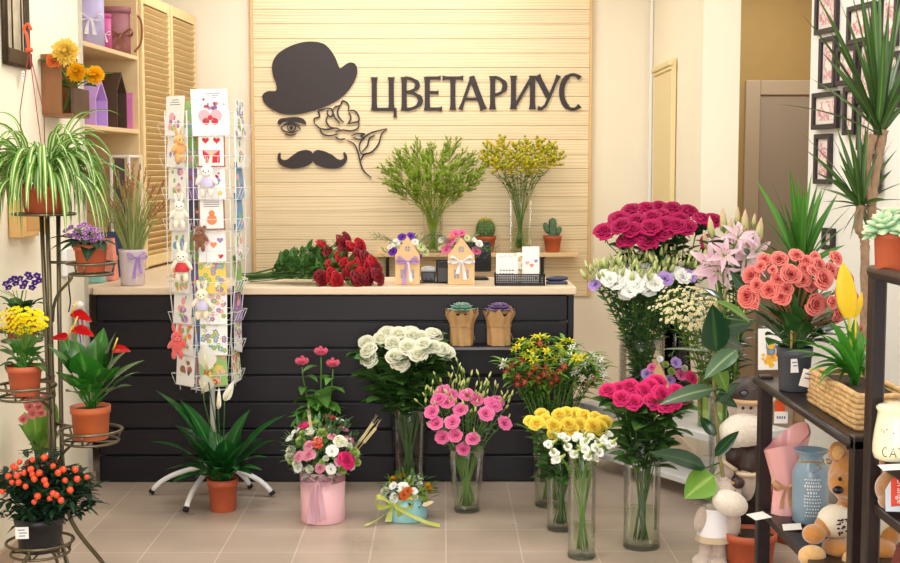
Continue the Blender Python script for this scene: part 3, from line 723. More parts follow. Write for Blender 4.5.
# goldenrod
pv = P(520.5, 253, YC); vt = P(520, 190, YC).z - zs
glass_vase('square glass vase of goldenrod on the wall shelf', (pv.x, YC), zs + .002, .088, .094, vt, .38, square=True)
GOLD = [mat('goldenrod_yellow', (212, 196, 40), .7, rnd=.08), mat('goldenrod_green', (140, 160, 44), .7, rnd=.08)]
def plume(seed):
    q = random.Random(seed); mb = MB()
    for k in range(9):
        z = k / 9; L = .42 * (1 - z) + .16; a = k * 2.4
        d = V((math.cos(a) * .75, math.sin(a) * .75, .75)).normalized(); b = V((0, 0, z * .85))
        pts = [b + d * L * t + V((0, 0, .08 * t * t)) for t in (0, .35, .7, 1)]; mb.tube(pts, .008, 3, 1)
        for i in range(9):
            t = .2 + .8 * i / 8; p = b + d * L * t + V((q.uniform(-.03, .03), q.uniform(-.03, .03), .08 * t * t + q.uniform(0, .05)))
            mb.blob(p, q.uniform(.04, .065), 0 if q.random() < .75 else 1, 5, 3)
    return mb
hm = heads('goldenrod_plume', plume, GOLD, 3)
pts = [(490,168),(494,158),(500,163),(505,154),(510,165),(516,158),(520,168),(523,156),(528,164),(534,154),(540,160),(546,157),(551,166),(538,170),(530,172),(504,172),(512,175),(545,168),(498,172),(525,174)]
bouquet('goldenrod', 'flower', 'goldenrod stalks in the square vase', 'yellow goldenrod plume', pts, 'in the square vase on the wall shelf', YC, (520, 172, 34, 24, .14), (pv.x, YC), zs + .002, .07, vt, hm, .15, .0024, STEM, (7, .07, .012, .45, .98, LF, 'lance', .3), out=.8)
# wispy green asparagus bunch
pw = P(433, 253, YC); vt2 = .28
glass_vase('round glass vase of feathery green sprigs on the wall shelf', (pw.x, YC), zs + .002, .062, .07, vt2, .4)
WISP = mat('feathery_green', (168, 196, 62), .6, rnd=.12, trans=.2)
def wisp(seed):
    q = random.Random(seed); mb = MB()
    for k in range(14):
        z = k / 14; a = q.random() * 6.3; L = .5 * (1 - z * .55)
        d = V((math.cos(a) * .42, math.sin(a) * .42, .9)).normalized(); b = V((0, 0, z)); pts = [b, b + d * L * .5, b + d * L + V((0, 0, .03))]; mb.tube(pts, .013, 3)
        for i in range(5):
            t = .25 + .7 * i / 5; p = b + d * L * t; e = (d + V((q.uniform(-.7, .7), q.uniform(-.7, .7), q.uniform(0, .5)))).normalized(); mb.tube([p, p + e * .15], .011, 3)
    return mb
hm = heads('feathery_sprig', wisp, [WISP], 3)
pts = scatter(72, 433, 184, 38, 23, 4, 5)
bouquet('feathery_sprig', 'greenery', 'feathery green sprigs on the wall shelf', 'feathery green sprig', pts, 'in the round vase on the wall shelf', YC, (433, 186, 40, 28, .16), (pw.x, YC), zs + .002, .05, vt2, hm, .17, .0018, WISP, None, out=1.1, headname='tips')
# ------------------------------------------------------------------ louvred cupboard and open shelves at the left (one turned plane)
def onplane(t):                                  # t metres from the back end towards the camera
    return V((-1.683 + .047 - .072 * t, 8.62 - .997 * t, 0))
PD = V((-.072, -.997, 0)); PN = V((.997, -.072, 0)); PA = math.atan2(PD.y, PD.x); PM = rotz(PA)     # local x runs towards the camera, local -y... 
# local frame: x = PD, y = PD rotated +90deg
PY = PM @ V((0, 1, 0)); sgn = 1 if PY.dot(PN) > 0 else -1     # sgn*y looks into the room
CW = mat('pale_pine_frame', (232, 204, 156), .55, var=.05, nscale=5, stretch=(1, 1, 6)); LV = mat('pine_louvre', (238, 212, 158), .55, var=.04)
cb = T('louvred_cupboard', 'tall pale pine cupboard with two louvred doors in the corner', 'cupboard', onplane(0), None, PA)
zt = P(185, 7, 8.2).z - .01; zb0 = .995
mb = MB(); mb.box((.6, -sgn * .17, (zt + .99) / 2), (1.2, .30, zt - .995)); mb.build('body', CW, cb)
for k in range(2):
    xa = .60 * k + .012; W = .576; mb = MB(); d = .022; y = sgn * .0
    for x in (xa + .02, xa + W - .02): mb.box((x, y, (zt + zb0) / 2), (.04, d, zt - zb0), bev=.003)
    for z in (zt - .03, zb0 + .04): mb.box((xa + W / 2, y, z), (W - .08, d, .06), bev=.003)
    dr = mb.build('door', LV, cb)
    mb = MB(); z = zb0 + .08
    while z < zt - .07:
        mb.box((xa + W / 2, y, z), (W - .082, .004, .046), M=Matrix.Rotation(-sgn * .75, 3, 'X')); z += .036
    mb.build('louvre_panel', LV, dr)
    mb = MB(); mb.box((xa + W / 2, y - sgn * .014, (zt + zb0) / 2), (W - .08, .003, zt - zb0 - .04)); mb.build('backing', mat('cupboard_inside', (206, 158, 98), .9), dr)
zb1 = .988
sh = T('open_shelf_unit', 'pale wooden open shelving beside the louvred cupboard, above the desk', 'shelf unit', onplane(1.22), None, PA)
L = 1.03; dp = .34; ztop = 3.0
def lz(px, py, t):
    q = onplane(t); return P(px, py, q.y).z
zA = lz(110, 50, 1.75) ; zB = lz(112, 129, 1.75); zC = lz(112, 240, 1.75)
mb = MB()
for x in (.012, L - .012): mb.box((x, -sgn * dp / 2, (ztop + .988) / 2), (.024, dp, ztop - .988), bev=.002)
mb.build('side_panel', CW, sh)
mb = MB(); mb.box((L / 2, -sgn * (dp - .006), (ztop + .99) / 2), (L - .05, .012, ztop - .99)); mb.build('back_panel', mat('shelf_back_wood', (176, 140, 104), .7, var=.12, nscale=6), sh)
for z in (zA, zB): mb = MB(); mb.box((L / 2, -sgn * dp / 2, z), (L - .05, dp, .024), bev=.003); mb.build('shelf_board', CW, sh)
for z, nm in ((zC - .1, 'a'),): mb = MB(); mb.box((L * .5, -sgn * dp / 2, z), (L - .05, dp, .024), bev=.003); mb.build('shelf_board', CW, sh)
def on_shelf(px, z, back):                        # a place on a shelf behind its front edge, seen at column px
    for k in range(400):
        t = 1.2 + k * .003; q = onplane(t) - PN * back
        if (q.x * FOC / q.y) <= (px - 443): break
    return V((q.x, q.y, z))
zs1 = zA + .013; zs2 = zB + .013; zs3 = zC - .1 + .013
def hatbox(label, px, z, r, h, m, ribm, lid=.03, group=None):
    q = on_shelf(px, z, r + .03); rt = T('hat_box', label, 'box', q, group)
    mb = MB(); mb.lathe([(.0005, 0), (r * .98, 0), (r * .98, h - lid - .001), (.0005, h - lid - .001)], 28); mb.build('body', m, rt)
    mb = MB(); mb.lathe([(r * .985, h - lid), (r * 1.03, h - lid), (r * 1.03, h - .002), (r * 1.01, h), (.0005, h)], 28); mb.build('lid', m, rt)
    bow(rt, (r * .5, -r * .98, h * .42), r * 1.15, ribm, .7, rot=(0, 0, .45)); return rt
LILACB = mat('lilac_card', (196, 186, 232), .6); MAUVE = mat('mauve_card', (172, 112, 122), .6)
hatbox('lilac round gift box with white bow on the top left shelf', 91, zs1, .098, .34, LILACB, RBW)
hatbox('small magenta round box between lilac and mauve boxes on the top shelf', 107, zs1, .05, .19, mat('magenta_card', (206, 84, 150), .6), RBW, .02)
h3 = hatbox('mauve cylinder hat box with brown bow and strap on the top shelf', 121, zs1, .1, .27, MAUVE, mat('brown_ribbon', (140, 84, 50), .4))
mb = MB(); mb.tube(cat_([(.1, -.02, .24), (.15, -.04, .2), (.155, -.06, .08), (.12, -.08, .02)], 6), .006, 6); mb.build('strap', MATS['brown_ribbon'], h3)
def house(label, px, z, w, h, m, inner, dpt=.12, top=.1):
    q = on_shelf(px, z, dpt / 2 + .03); rt = T('house_shaped_box', label, 'box', q, None, PA + PI / 2 * sgn * 0)
    rt.rotation_euler = (0, 0, PA)
    mb = MB(); th = .01; o_ = [(-w / 2, 0), (w / 2, 0), (w / 2, h - top), (0, h), (-w / 2, h - top)]
    for i in range(5):
        a, b = o_[i], o_[(i + 1) % 5]; c = ((a[0] + b[0]) / 2, 0, (a[1] + b[1]) / 2); l = math.hypot(b[0] - a[0], b[1] - a[1]); an = math.atan2(b[1] - a[1], b[0] - a[0])
        mb.box(c, (l + th * .8, dpt, th), M=Matrix.Rotation(-an, 3, 'Y'))
    mb.build('frame', m, rt)
    mb = MB(); mb.prism(o_, .006, o=(0, -sgn * (dpt / 2 - .003) - .003, 0)); mb.build('back', inner, rt); return rt
house('lilac open house shaped box on the middle shelf', 94, zs2, .18, .24, mat('lilac_paint', (200, 160, 226), .6), mat('lilac_inside', (178, 136, 206), .6))
house('dark brown open house shaped box on the middle shelf', 114.5, zs2, .16, .30, mat('brown_box_wood', (78, 56, 40), .6), mat('brown_inside', (92, 66, 46), .7))
house('bright pink open house shaped box on the middle shelf', 130.5, zs2, .12, .27, mat('pink_paint', (232, 130, 200), .6), mat('pink_inside', (214, 110, 184), .6))
for px, lb in ((112, 'golden wire flower ornament on the left of the lower shelf'), (131, 'golden wire flower ornament on the right of the lower shelf')):
    q = on_shelf(px, zs2 - .33, .24); rt = T('wire_flower', lb, 'ornament', (q.x, q.y, zs3), None); z = P(px, 146, q.y).z - zs3
    mb = MB(); mb.tube([(0, 0, 0), (0, 0, z)], .0025, 5); mb.lathe([(.0005, 0), (.03, 0), (.03, .006), (.0005, .006)], 16); mb.build('stem', GOLDM, rt)
    mb = MB()
    for i in range(7):
        a = 2 * PI * i / 7; lp = [(math.cos(a + s_) * r_, 0, math.sin(a + s_) * r_) for s_, r_ in ((0, .006), (-.3, .035), (0, .052), (.3, .035))]
        mb.tube(cat_([(x, (R.random() - .5) * .02, zz) for x, _, zz in lp], 4, True), .0018, 4, closed=True)
    mb.build('wire_petals', GOLDM, rt, (0, 0, z))
q = on_shelf(128, zs3, .06); rt = T('lantern_frame', 'white framed lantern box with dark lettering on the lower shelf', 'lantern', (q.x, q.y, zs3), None, PA)
zt3 = P(128, 155, q.y).z - zs3; mb = MB(); w = .22
for x in (-w / 2, w / 2):
    for y in (-.05, .05): mb.box((x, y, zt3 / 2), (.014, .014, zt3), bev=.002)
for z in (.008, zt3 - .008):
    for y in (-.05, .05): mb.box((0, y, z), (w, .014, .014), bev=.002)
    for x in (-w / 2, w / 2): mb.box((x, 0, z), (.014, .1, .014), bev=.002)
mb.build('frame', WHITEM, rt); mb = MB(); mb.box((0, -sgn * .03, zt3 * .5), (w - .03, .004, zt3 - .04)); mb.build('back', mat('dark_card', (70, 60, 64), .8), rt)
for k in range(3):
    mb = MB(); mb.box((-.06 + k * .06, -sgn * .02, zt3 * .62), (.035, .004, .05), bev=.001); mb.build('letter_block', mat('brown_letter', (60, 40, 34), .6), rt)
# things behind the dried grasses on the desk
zd = .987
for lb, px, Y, w, h, c in (('coral pink gift bag standing on the desk beside dried grasses', 103, 6.75, .14, .22, (240, 150, 130)), ('dark blue box on the desk behind dried grass vase', 116, 7.0, .15, .24, (58, 78, 122)), ('mint green tissue wrapped box on the desk', 94, 6.62, .1, .16, (150, 208, 196))):
    p = P(px, 280, Y); rt = T('gift_bag', lb, 'gift bag', (p.x, Y, zd)); m = mat('bag_' + str(px), c, .6, var=.1)
    mb = MB(); mb.grid(lambda u, v: V((w / 2 * max(-1, min(1, 1.6 * math.cos(2 * PI * u))) * (1 - .12 * v), .05 * max(-1, min(1, 1.6 * math.sin(2 * PI * u))) * (1 - .5 * v) + .006 * math.sin(9 * u + 4 * v), h * v + .002)), 24, 8, 0, True)
    mb.build('bag', m, rt)
    mb = MB(); mb.tube(cat_([(-.03, -.02, h), (-.02, -.02, h + .05), (.02, -.02, h + .05), (.03, -.02, h)], 5), .003, 5); mb.build('handle', m, rt)
# dried grass vase
pv = PZ(133, 285, zd); rt = T('ceramic_vase', 'pale lilac patterned vase of dried grasses on the desk', 'vase', (pv.x, pv.y, zd))
LV_ = mat('lilac_ceramic', (214, 200, 206), .5, var=.08, nscale=30); s_ = pv.y / FOC; vh = 36 * s_; vr = 12.5 * s_
mb = MB(); mb.lathe([(.0005, 0), (vr * .86, 0), (vr * .94, .006), (vr * .98, vh * .5), (vr * 1.04, vh * .9), (vr * 1.1, vh), (vr * .98, vh), (vr * .9, vh * .5), (.0005, vh * .1)], 28); mb.build('body', LV_, rt)
bow(rt, (vr * .55, -vr * .85, vh * .78), .09, RBL, 1.0, rot=(0, 0, .5))
GR = [leafmat('dried_grass', (146, 158, 92), (190, 184, 130), .7, var=.3), mat('grass_head', (168, 120, 78), .8, rnd=.15)]
for i in range(100):
    a = R.random() * 6.28; tx = R.uniform(-1, 1); hy = R.uniform(166, 205) + abs(tx) * 22; e = P(131 + tx * 34, hy, pv.y + R.uniform(-.1, .12)); rtt = T('dried_grass_stalk', 'dried grass stalk in the lilac vase on the desk', 'dried stalk', (pv.x, pv.y, zd + .03), 'dried grasses in the lilac vase')
    e = e - rtt.location; m0 = V((math.cos(a) * vr * .5 * abs(tx), math.sin(a) * vr * .5, vh - .02)) + V((tx * vr * .4, 0, 0))
    pts = bez((0, 0, 0), m0, lerp(m0, e, .5) + V((0, 0, .05)), e, 8)
    if i % 5 < 3:
        mb = MB(); side = V((1, R.uniform(-.5, .5), 0)).normalized(); mb.cr = R.random()
        mb.grid(lambda u, v: (lambda k: pts[k] + side * (u - .5) * .018 * (1.02 - v))(min(8, round(v * 8))), 2, 8, 0); mb.build('blade', GR[0], rtt)
    else:
        mb = MB(); mb.tube(pts, .0013, 4, 0); mb.build('stalk', GR[0], rtt)
        mb = MB(); d = (pts[-1] - pts[-2]).normalized()
        for k in range(14): mb.blob(pts[-1] + d * (.006 * k - .02) + V((R.uniform(-.004, .004), R.uniform(-.004, .004), 0)), (.0035, .0035, .007), 0, 5, 4, aim(d))
        mb.build('seed_head', GR[1], rtt)

# ------------------------------------------------------------------ the counter
CY = 6.374; cl, cr_ = PZ(93, 482, 0).x, PZ(572.5, 482, 0).x; cl = XL + .01
ct = T('shop_counter', 'black boarded shop counter below the sign wall', 'counter', (0, CY, 0))
BLKW = mat('black_stained_boards', (25, 20, 27), .42, spec=.3, var=.2, nscale=4, bump=.15, stretch=(.5, 1, 8)); TOPW = mat('pale_wood_top', (228, 206, 178), .45, var=.05, nscale=4, stretch=(.5, 3, 1))
mb = MB(); ph_ = .947 / 7
for k in range(7): mb.box(((cl + cr_) / 2 - .014, .011, ph_ * (k + .5)), (cr_ - cl - .032, .022, ph_ - .005), bev=.006)
mb.build('front_boards', BLKW, ct)
mb = MB(); mb.box((cr_ - .015, .28, .4735), (.03, .56, .947), bev=.003); mb.build('side_panel', BLKW, ct)
mb = MB(); mb.box(((cl + cr_) / 2 - .02, .035, .47), (cr_ - cl - .1, .02, .94)); mb.build('carcass', BLACK, ct)
mb = MB(); TD = .62
mb.box(((cl + cr_) / 2 + .003, TD / 2 - .03, .967), (cr_ - cl + .016, TD, .038), bev=.005); tp = mb.build('worktop', TOPW, ct)
# side desk at the left joining the cupboards
sd = T('side_desk', 'pale wooden side desk running back from the counter below the shelves', 'desk', (0, 0, 0))
mb = MB(); mb.box((-1.87, 7.815, .967), (.70, 1.68, .038), bev=.004); mb.box((-1.985, 6.645, .967), (.49, .66, .038), bev=.004); mb.build('desk_top', TOPW, sd)
mb = MB(); mb.box((-1.55, 7.82, .474), (.02, 1.6, .944)); mb.build('side_panel', BLKW, sd)
# little ledge on the front
lx0, lx1 = P(446, 346, 6.3).x, P(520, 346, 6.3).x; lz_ = P(480, 345.5, 6.27).z
lg = T('front_ledge', 'narrow black ledge fixed to the counter front carrying two succulents', 'ledge')
mb = MB(); mb.box(((lx0 + lx1) / 2, CY - .075, lz_ - .009), (lx1 - lx0, .146, .018), bev=.002); mb.build('board', BLKW, lg)
mb = MB(); mb.box(((lx0 + lx1) / 2, CY - .1495, lz_ - .009), (lx1 - lx0, .003, .012)); mb.build('front_edge', mat('grey_edge', (110, 105, 112), .4), lg)
# two succulents wrapped in kraft paper
SUC1 = tmat('blue_succulent', [(0, (90, 140, 120)), (.8, (130, 176, 160)), (1, (170, 170, 160))], .5, 0); SUC2 = tmat('purple_succulent', [(0, (90, 96, 120)), (.8, (116, 98, 140)), (1, (150, 110, 150))], .5, 0)
def rosette(mb, r, n=4, c=(0, 0, 0), thick=.28, per=8):
    for k in range(n):
        el = .15 + 1.15 * k / n; L = r * (1 - .17 * k)
        for i in range(per):
            a = 2 * PI * (i + .5 * (k % 2)) / per + k * .3; d = V((math.cos(a) * math.cos(el), math.sin(a) * math.cos(el), math.sin(el)))
            M = aim(d); b = V(c) + V((0, 0, r * .06 * k))
            def fn(u, v):
                w = math.sin(PI * min(1, .12 + v * .88)) ** .6 if v < 1 else 0.02; an = 2 * PI * u
                return b + M @ V((w * r * .26 * math.cos(an), w * r * .26 * thick * math.sin(an), L * v))
            mb.grid(fn, 8, 5, 0, True)
for px, mm, lb in ((461.5, SUC1, 'blue green rosette succulent wrapped in kraft paper on the counter ledge'), (499, SUC2, 'purple rosette succulent wrapped in kraft paper on the counter ledge')):
    p = P(px, 346, CY - .08); rt = T('wrapped_succulent', lb, 'succulent', (p.x, CY - .08, lz_ + .001))
    ph0 = R.random() * 6; mb = MB()
    def wrap(u, v):
        a = 2 * PI * u; r = lerp(.055, .058, min(1, v * 1.6)) + (0 if v < .62 else (v - .62) * .06) + .004 * math.sin(7 * a + ph0 + v * 2) * (1 - .4 * v); z = .165 * v + (.012 * math.sin(5 * a + ph0) + .01 * math.sin(11 * a)) * v ** 3
        return V((r * math.cos(a), r * math.sin(a), z))
    mb.grid(wrap, 60, 12, 0, True); mb.build('paper_wrap', KRAFT, rt)
    mb = MB(); mb.tube([(.0605 * math.cos(a * .3142), .0605 * math.sin(a * .3142), .094 + .002 * math.sin(a)) for a in range(20)], .0022, 5, closed=True)
    for k in range(2): mb.tube(cat_([(.005, -.062, .094), (.03 + .02 * k, -.075, .1 - .03 * k), (.045 + .02 * k, -.07, .05 - .02 * k)], 5), .0014, 4)
    mb.build('twine', TWINE, rt)
    mb = MB(); mb.lathe([(.0005, .148), (.055, .146)], 16); mb.build('soil', SOIL, rt)
    mb = MB(); rosette(mb, .075, 5, (0, 0, .168)); mb.build('rosette', mm, rt)

# ------------------------------------------------------------------ things on the counter
ZT = .9865
pts = [(323,245),(321,288),(332,267),(329,253),(342,242),(352,246),(340,260),(350,276),(358,255),(360,266),(366,258),(370,268),(376,268),(378,276),(369,279),(357,280),(337,281),(346,266),(364,275),(343,251),(354,263),(373,262),(332,276),(347,239),(360,246),(352,270)]
e = ext(pts)
for i, (x, y) in enumerate(pts):
    dep = 6.5 + .28 * ((y - 265) / -25) * .6 + R.uniform(-.03, .03); h = P(x, y, dep); h.z = max(h.z, ZT + .035)
    if y > 284: h = P(x, 281, 6.4); h.z = ZT + .04
    nm = 'dark' if i in (1, 4, 7, 8, 10, 13, 15, 19, 23, 3, 12, 14) else 'bright'
    lab = f'{e[i]} {"dark " if nm == "dark" else ""}red rose of the bunch lying on the counter' if i in e else f'{nm} red rose amid the bunch lying on the counter'
    b = V((P(238 + R.random() * 16, 270, 6.6).x, 6.62 + R.uniform(-.08, .08), ZT + .008 + R.random() * .035)); d = (h - b).normalized() + V((.1, R.uniform(-.9, -.2), R.uniform(.0, .7)))
    root = T('cut_rose', lab, 'rose', b, 'red roses lying on the counter')
    e1 = h - b; pp = bez((0, 0, 0), (e1.x * .35, e1.y * .2, .01), (e1.x * .8, e1.y * .7, max(0.01, e1.z * .75)), e1, 8)
    path_stem('stem', pp, .0028, STEMD, root); link('bloom', R.choice(H_DRED if nm == 'dark' else H_RED), root, e1 - d.normalized() * .035, aim(d, R.random() * 6), .088 * R.uniform(.95, 1.12))
    mb = MB()
    for k in range(9):
        t = R.uniform(.28, .74); kk = t * 8; a = int(kk); p = lerp(pp[a], pp[min(8, a + 1)], kk - a); an = R.uniform(-1.2, PI + 1.2)
        dd = V((R.uniform(-.2, .8), math.cos(an) * .8, abs(math.sin(an)) + .15)); q2 = p + dd.normalized() * .03; mb.tube([p, q2], .001, 3); mb.leaf(q2, dd, .062 * R.uniform(.8, 1.2), .04, .9, m=0, n=4, twist=R.uniform(-.6, .6))
        for v_ in range(0): pass
    for j, c in enumerate(mb.v):
        if c[2] + b.z < ZT + .003: mb.v[j] = (c[0], c[1], ZT + .003 - b.z + R.random() * .002)
    mb.build('foliage', LFR, root)
# kraft house gift boxes with flowers
PURP = [tmat('violet_petal', [(0, (70, 30, 130)), (1, (112, 50, 176))]), CAL]; WHT = [tmat('white_petal', [(0, (210, 224, 170)), (.4, (246, 246, 236)), (1, (252, 252, 248))], rnd=.02), CAL]
PNK = [tmat('pink_petal', [(0, (220, 90, 140)), (1, (238, 120, 170))]), CAL]; CREAMG = [tmat('cream_green_petal', [(0, (190, 210, 120)), (1, (226, 234, 180))]), CAL]; CORAL = [tmat('coral_petal', [(0, (226, 110, 80)), (1, (240, 140, 120))]), CAL]
hE = {k: heads('small_bloom_' + k, mkcup(EUST), m) for k, m in (('violet', PURP), ('white', WHT), ('pink', PNK), ('cream', CREAMG), ('coral', CORAL))}
def gift_house(label, x0, x1, base, eave, apex, ribm, flowers, tails):
    Y = 6.47; a = P(x0, base, Y); b = P(x1, base, Y); W = b.x - a.x; h1 = P(x0, eave, Y).z - P(x0, base, Y).z; h2 = P(x0, apex, Y).z - P(x0, base, Y).z
    rt = T('flower_gift_house', label, 'gift box', ((a.x + b.x) / 2, Y, ZT + .001)); mb = MB(); o_ = [(-W / 2, 0), (W / 2, 0), (W / 2, h1), (0, h2), (-W / 2, h1)]
    mb.prism(o_, .004); mb.prism(o_, .004, o=(0, .13, 0))
    for sx in (-1, 1): mb.box((sx * (W / 2 - .002), .067, h1 / 2), (.004, .126, h1))
    mb.box((0, .067, .002), (W, .126, .004)); mb.build('card_body', KRAFTL, rt)
    mb = MB(); cz = h1 + (h2 - h1) * .33; r = W * .13; mb.stroke([(r * math.cos(k * .3927), cz + r * math.sin(k * .3927)) for k in range(17)], .003, .0008, o=(0, -.001, 0)); mb.prism([(r * math.cos(-k * .3927), cz + r * math.sin(-k * .3927)) for k in range(16)], .0004, 1, o=(0, -.0005, 0))
    mb.stroke([(-r, cz), (r, cz)], .003, .001, o=(0, -.0012, 0)); mb.stroke([(0, cz - r), (0, cz + r)], .003, .001, o=(0, -.0012, 0)); mb.build('round_window', [KRAFTL, mat('window_cutout', (150, 150, 170), .6)], rt)
    for sx in (-1, 1):
        mb = MB(); mb.box((sx * W * .18, -.0008, h1 * .36), (W * .2, .0012, h1 * .3), 1); mb.box((sx * W * .18, -.0018, h1 * .36), (.003, .001, h1 * .3)); mb.box((sx * W * .18, -.0018, h1 * .36), (W * .2, .001, .003)); mb.build('window', [KRAFTL, MATS['window_cutout']], rt)
    mb = MB(); mb.box((0, -.0025, h1 * .78), (W + .003, .002, .012)); mb.build('ribbon_band', ribm[0], rt); bow(rt, (0, -.005, h1 * .78), W * .75, ribm[0], 1, m2=ribm[1], tl=tails)
    for k, (px, py, kind, s_) in enumerate(flowers):
        p = P(px, py, Y + .05 + R.random() * .04) - rt.location; d = V((p.x * 4, -.7, .55))
        link('bloom', R.choice(hE[kind]), rt, p - d.normalized() * s_ * .3, aim(d, k), s_)
    mb = MB(); M = MB()
    for k in range(34):
        px = R.uniform(x0 - 14, x1 + 14); py = R.uniform(apex - 2, eave + 8); p = P(px, py, Y + .085 + R.random() * .04) - rt.location; d = V((p.x * 5, R.uniform(-.8, .3), R.uniform(.2, 1)))
        mb.leaf(p, d, R.uniform(.02, .045), .014, .5, shape='ovate', n=3)
    for k in range(7):
        s_ = -1 if k % 2 else 1; p0 = V((s_ * W * .2, .08, h1 * .9)); e_ = V((s_ * R.uniform(.09, .19), R.uniform(0, .1), h1 + R.uniform(.0, .12))); pp = bez(p0, p0 + V((0, 0, .05)), e_ - V((s_ * .05, 0, -.02)), e_, 8); mb.tube(pp, .0012, 3)
        for j in range(3, 9):
            for q in (-1, 1): mb.leaf(pp[j], V((s_ * .5, R.uniform(-.5, .2), q * .8)), .024, .009, .3, shape='ovate', n=2)
    mb.build('foliage', LFE, rt)
    return rt
gift_house('kraft house box with purple and white flowers and lilac ribbon on the counter', 395.3, 419.7, 284.5, 255, 235.6, (RBL, RBW), [(393,252,'violet',.05),(396,243,'white',.05),(402,237,'violet',.045),(411,236,'violet',.042),(415,242,'white',.04),(421,247,'cream',.05),(425,252,'cream',.045),(419,256,'violet',.03),(390,247,'white',.03)], [.115, .1])
gift_house('kraft house box with pink flowers and white ribbon on the counter', 448, 474.5, 284.5, 255, 237.5, (RBW, RBW), [(446,250,'pink',.055),(450,242,'pink',.05),(455,234,'pink',.055),(462,233,'pink',.04),(442,240,'white',.04),(452,236,'coral',.03),(467,238,'cream',.035),(476,251,'pink',.05),(479,244,'white',.045),(474,240,'white',.03),(463,237,'coral',.03),(441,248,'cream',.03)], [.06, .09])
# receipt printer, screen, basket of cards, stapler
p = P(428.5, 279, 6.66); rt = T('receipt_printer', 'small light and dark receipt printer between the two kraft houses', 'printer', (p.x, 6.66, ZT))
mb = MB(); mb.box((0, 0, .03), (.075, .09, .05), bev=.006); mb.box((0, 0, .064), (.078, .092, .02), 1, bev=.006); mb.box((.0, -.02, .075), (.05, .03, .012), 1, bev=.003); mb.build('body', [mat('dark_grey_plastic', (70, 72, 80), .4), mat('light_grey_plastic', (206, 210, 214), .4)], rt)
mb = MB()
for k in range(3): mb.tube(cat_([(-.03 + .02 * k, -.05, .02), (-.04 + .03 * k, -.09, .004), (.0 + .03 * k, -.11, .004), (.03, -.08 - .01 * k, .004), (.07, -.05, .006)], 6), .0025, 5)
mb.build('cable', BLACK, rt)
p = P(443, 280, 6.66); rt = T('card_terminal', 'black boxy cash terminal behind the pink flower house', 'terminal', (p.x + .02, 6.62, ZT))
mb = MB(); mb.box((0, 0, .06), (.11, .12, .12), bev=.008); mb.build('body', BLACK, rt); mb = MB(); mb.box((0, -.058, .085), (.085, .006, .045), M=Matrix.Rotation(.15, 3, 'X'), bev=.002); mb.build('screen', mat('dark_screen', (12, 12, 16), .12), rt)
p = P(481, 280, 6.6); rt = T('computer_monitor', 'black flat computer screen on the counter behind the card basket', 'monitor', (p.x - .04, 6.8, ZT), None, .12)
mb = MB(); mb.box((0, 0, .12), (.2, .018, .16), M=Matrix.Rotation(-.12, 3, 'X'), bev=.005); mb.build('case', BLACK, rt); mb = MB(); mb.box((0, -.0115, .122), (.185, .003, .145), M=Matrix.Rotation(-.12, 3, 'X')); mb.build('screen', MATS['dark_screen'], rt)
mb = MB(); mb.box((0, .0, .006), (.16, .12, .012), bev=.004); mb.tube([(0, .02, .01), (0, .018, .08)], .012, 8); mb.build('base', BLACK, rt)
p = P(519.5, 284, 6.46); rt = T('card_basket', 'black perforated basket holding greeting cards at the counter end', 'basket', (p.x, 6.47, ZT)); bw = 49 * 6.46 / FOC; bh = .056; bd = .11
mb = MB(); nx = 26; nz = 5
def gridwall(o, ux, L, n):
    for i in range(n + 1): mb.box(V(o) + V(ux) * (L * i / n) + V((0, 0, bh / 2)), (.0042, .0042, bh))
    for j in range(nz + 1): mb.box(V(o) + V(ux) * (L / 2) + V((0, 0, bh * j / nz)), (L * abs(ux[0]) + .004, L * abs(ux[1]) + .004, .0045))
gridwall((-bw / 2, -bd / 2, 0), (1, 0, 0), bw, nx); gridwall((-bw / 2, bd / 2, 0), (1, 0, 0), bw, nx); gridwall((-bw / 2, -bd / 2, 0), (0, 1, 0), bd, 12); gridwall((bw / 2, -bd / 2, 0), (0, 1, 0), bd, 12)
mb.box((0, 0, .002), (bw, bd, .003)); mb.tube([(-bw / 2, -bd / 2, bh), (bw / 2, -bd / 2, bh), (bw / 2, bd / 2, bh), (-bw / 2, bd / 2, bh)], .0035, 6, closed=True); mb.build('mesh_sides', mat('black_basket', (30, 28, 32), .5), rt)
mb = MB(); mb.box((0, 0, .0045), (bw - .012, bd - .012, .002)); mb.box((0, bd / 2 - .008, bh / 2), (bw - .012, .001, bh - .01)); mb.build('lining', mat('dark_lining', (24, 22, 26), .8), rt)
def flat_disc(mb, x, z, r, m, y=-.001, n=10, sx=1): mb.prism([(x + r * sx * math.cos(-2 * PI * k / n), z + r * math.sin(-2 * PI * k / n)) for k in range(n)], .0006, m, o=(0, y, 0))
def heart(mb, x, z, r, m, y=-.001):
    o_ = []
    for k in range(20):
        t = -2 * PI * k / 20; o_.append((x + r * math.sin(t) ** 3, z + r * (.8125 * math.cos(t) - .3125 * math.cos(2 * t) - .125 * math.cos(3 * t) - .0625 * math.cos(4 * t))))
    mb.prism(o_[::-1], .0006, m, o=(0, y, 0))
CARDC = [mat('card_white', (246, 244, 242), .6), mat('card_pink', (240, 170, 180), .6), mat('card_red', (206, 30, 50), .6), mat('card_green', (150, 190, 110), .6), mat('card_purple', (160, 130, 190), .6), mat('card_blue', (120, 170, 210), .6), mat('card_yellow', (236, 206, 90), .6), mat('card_brown', (160, 110, 80), .7), mat('card_ink', (90, 90, 110), .7), mat('card_orange', (236, 140, 90), .6)]
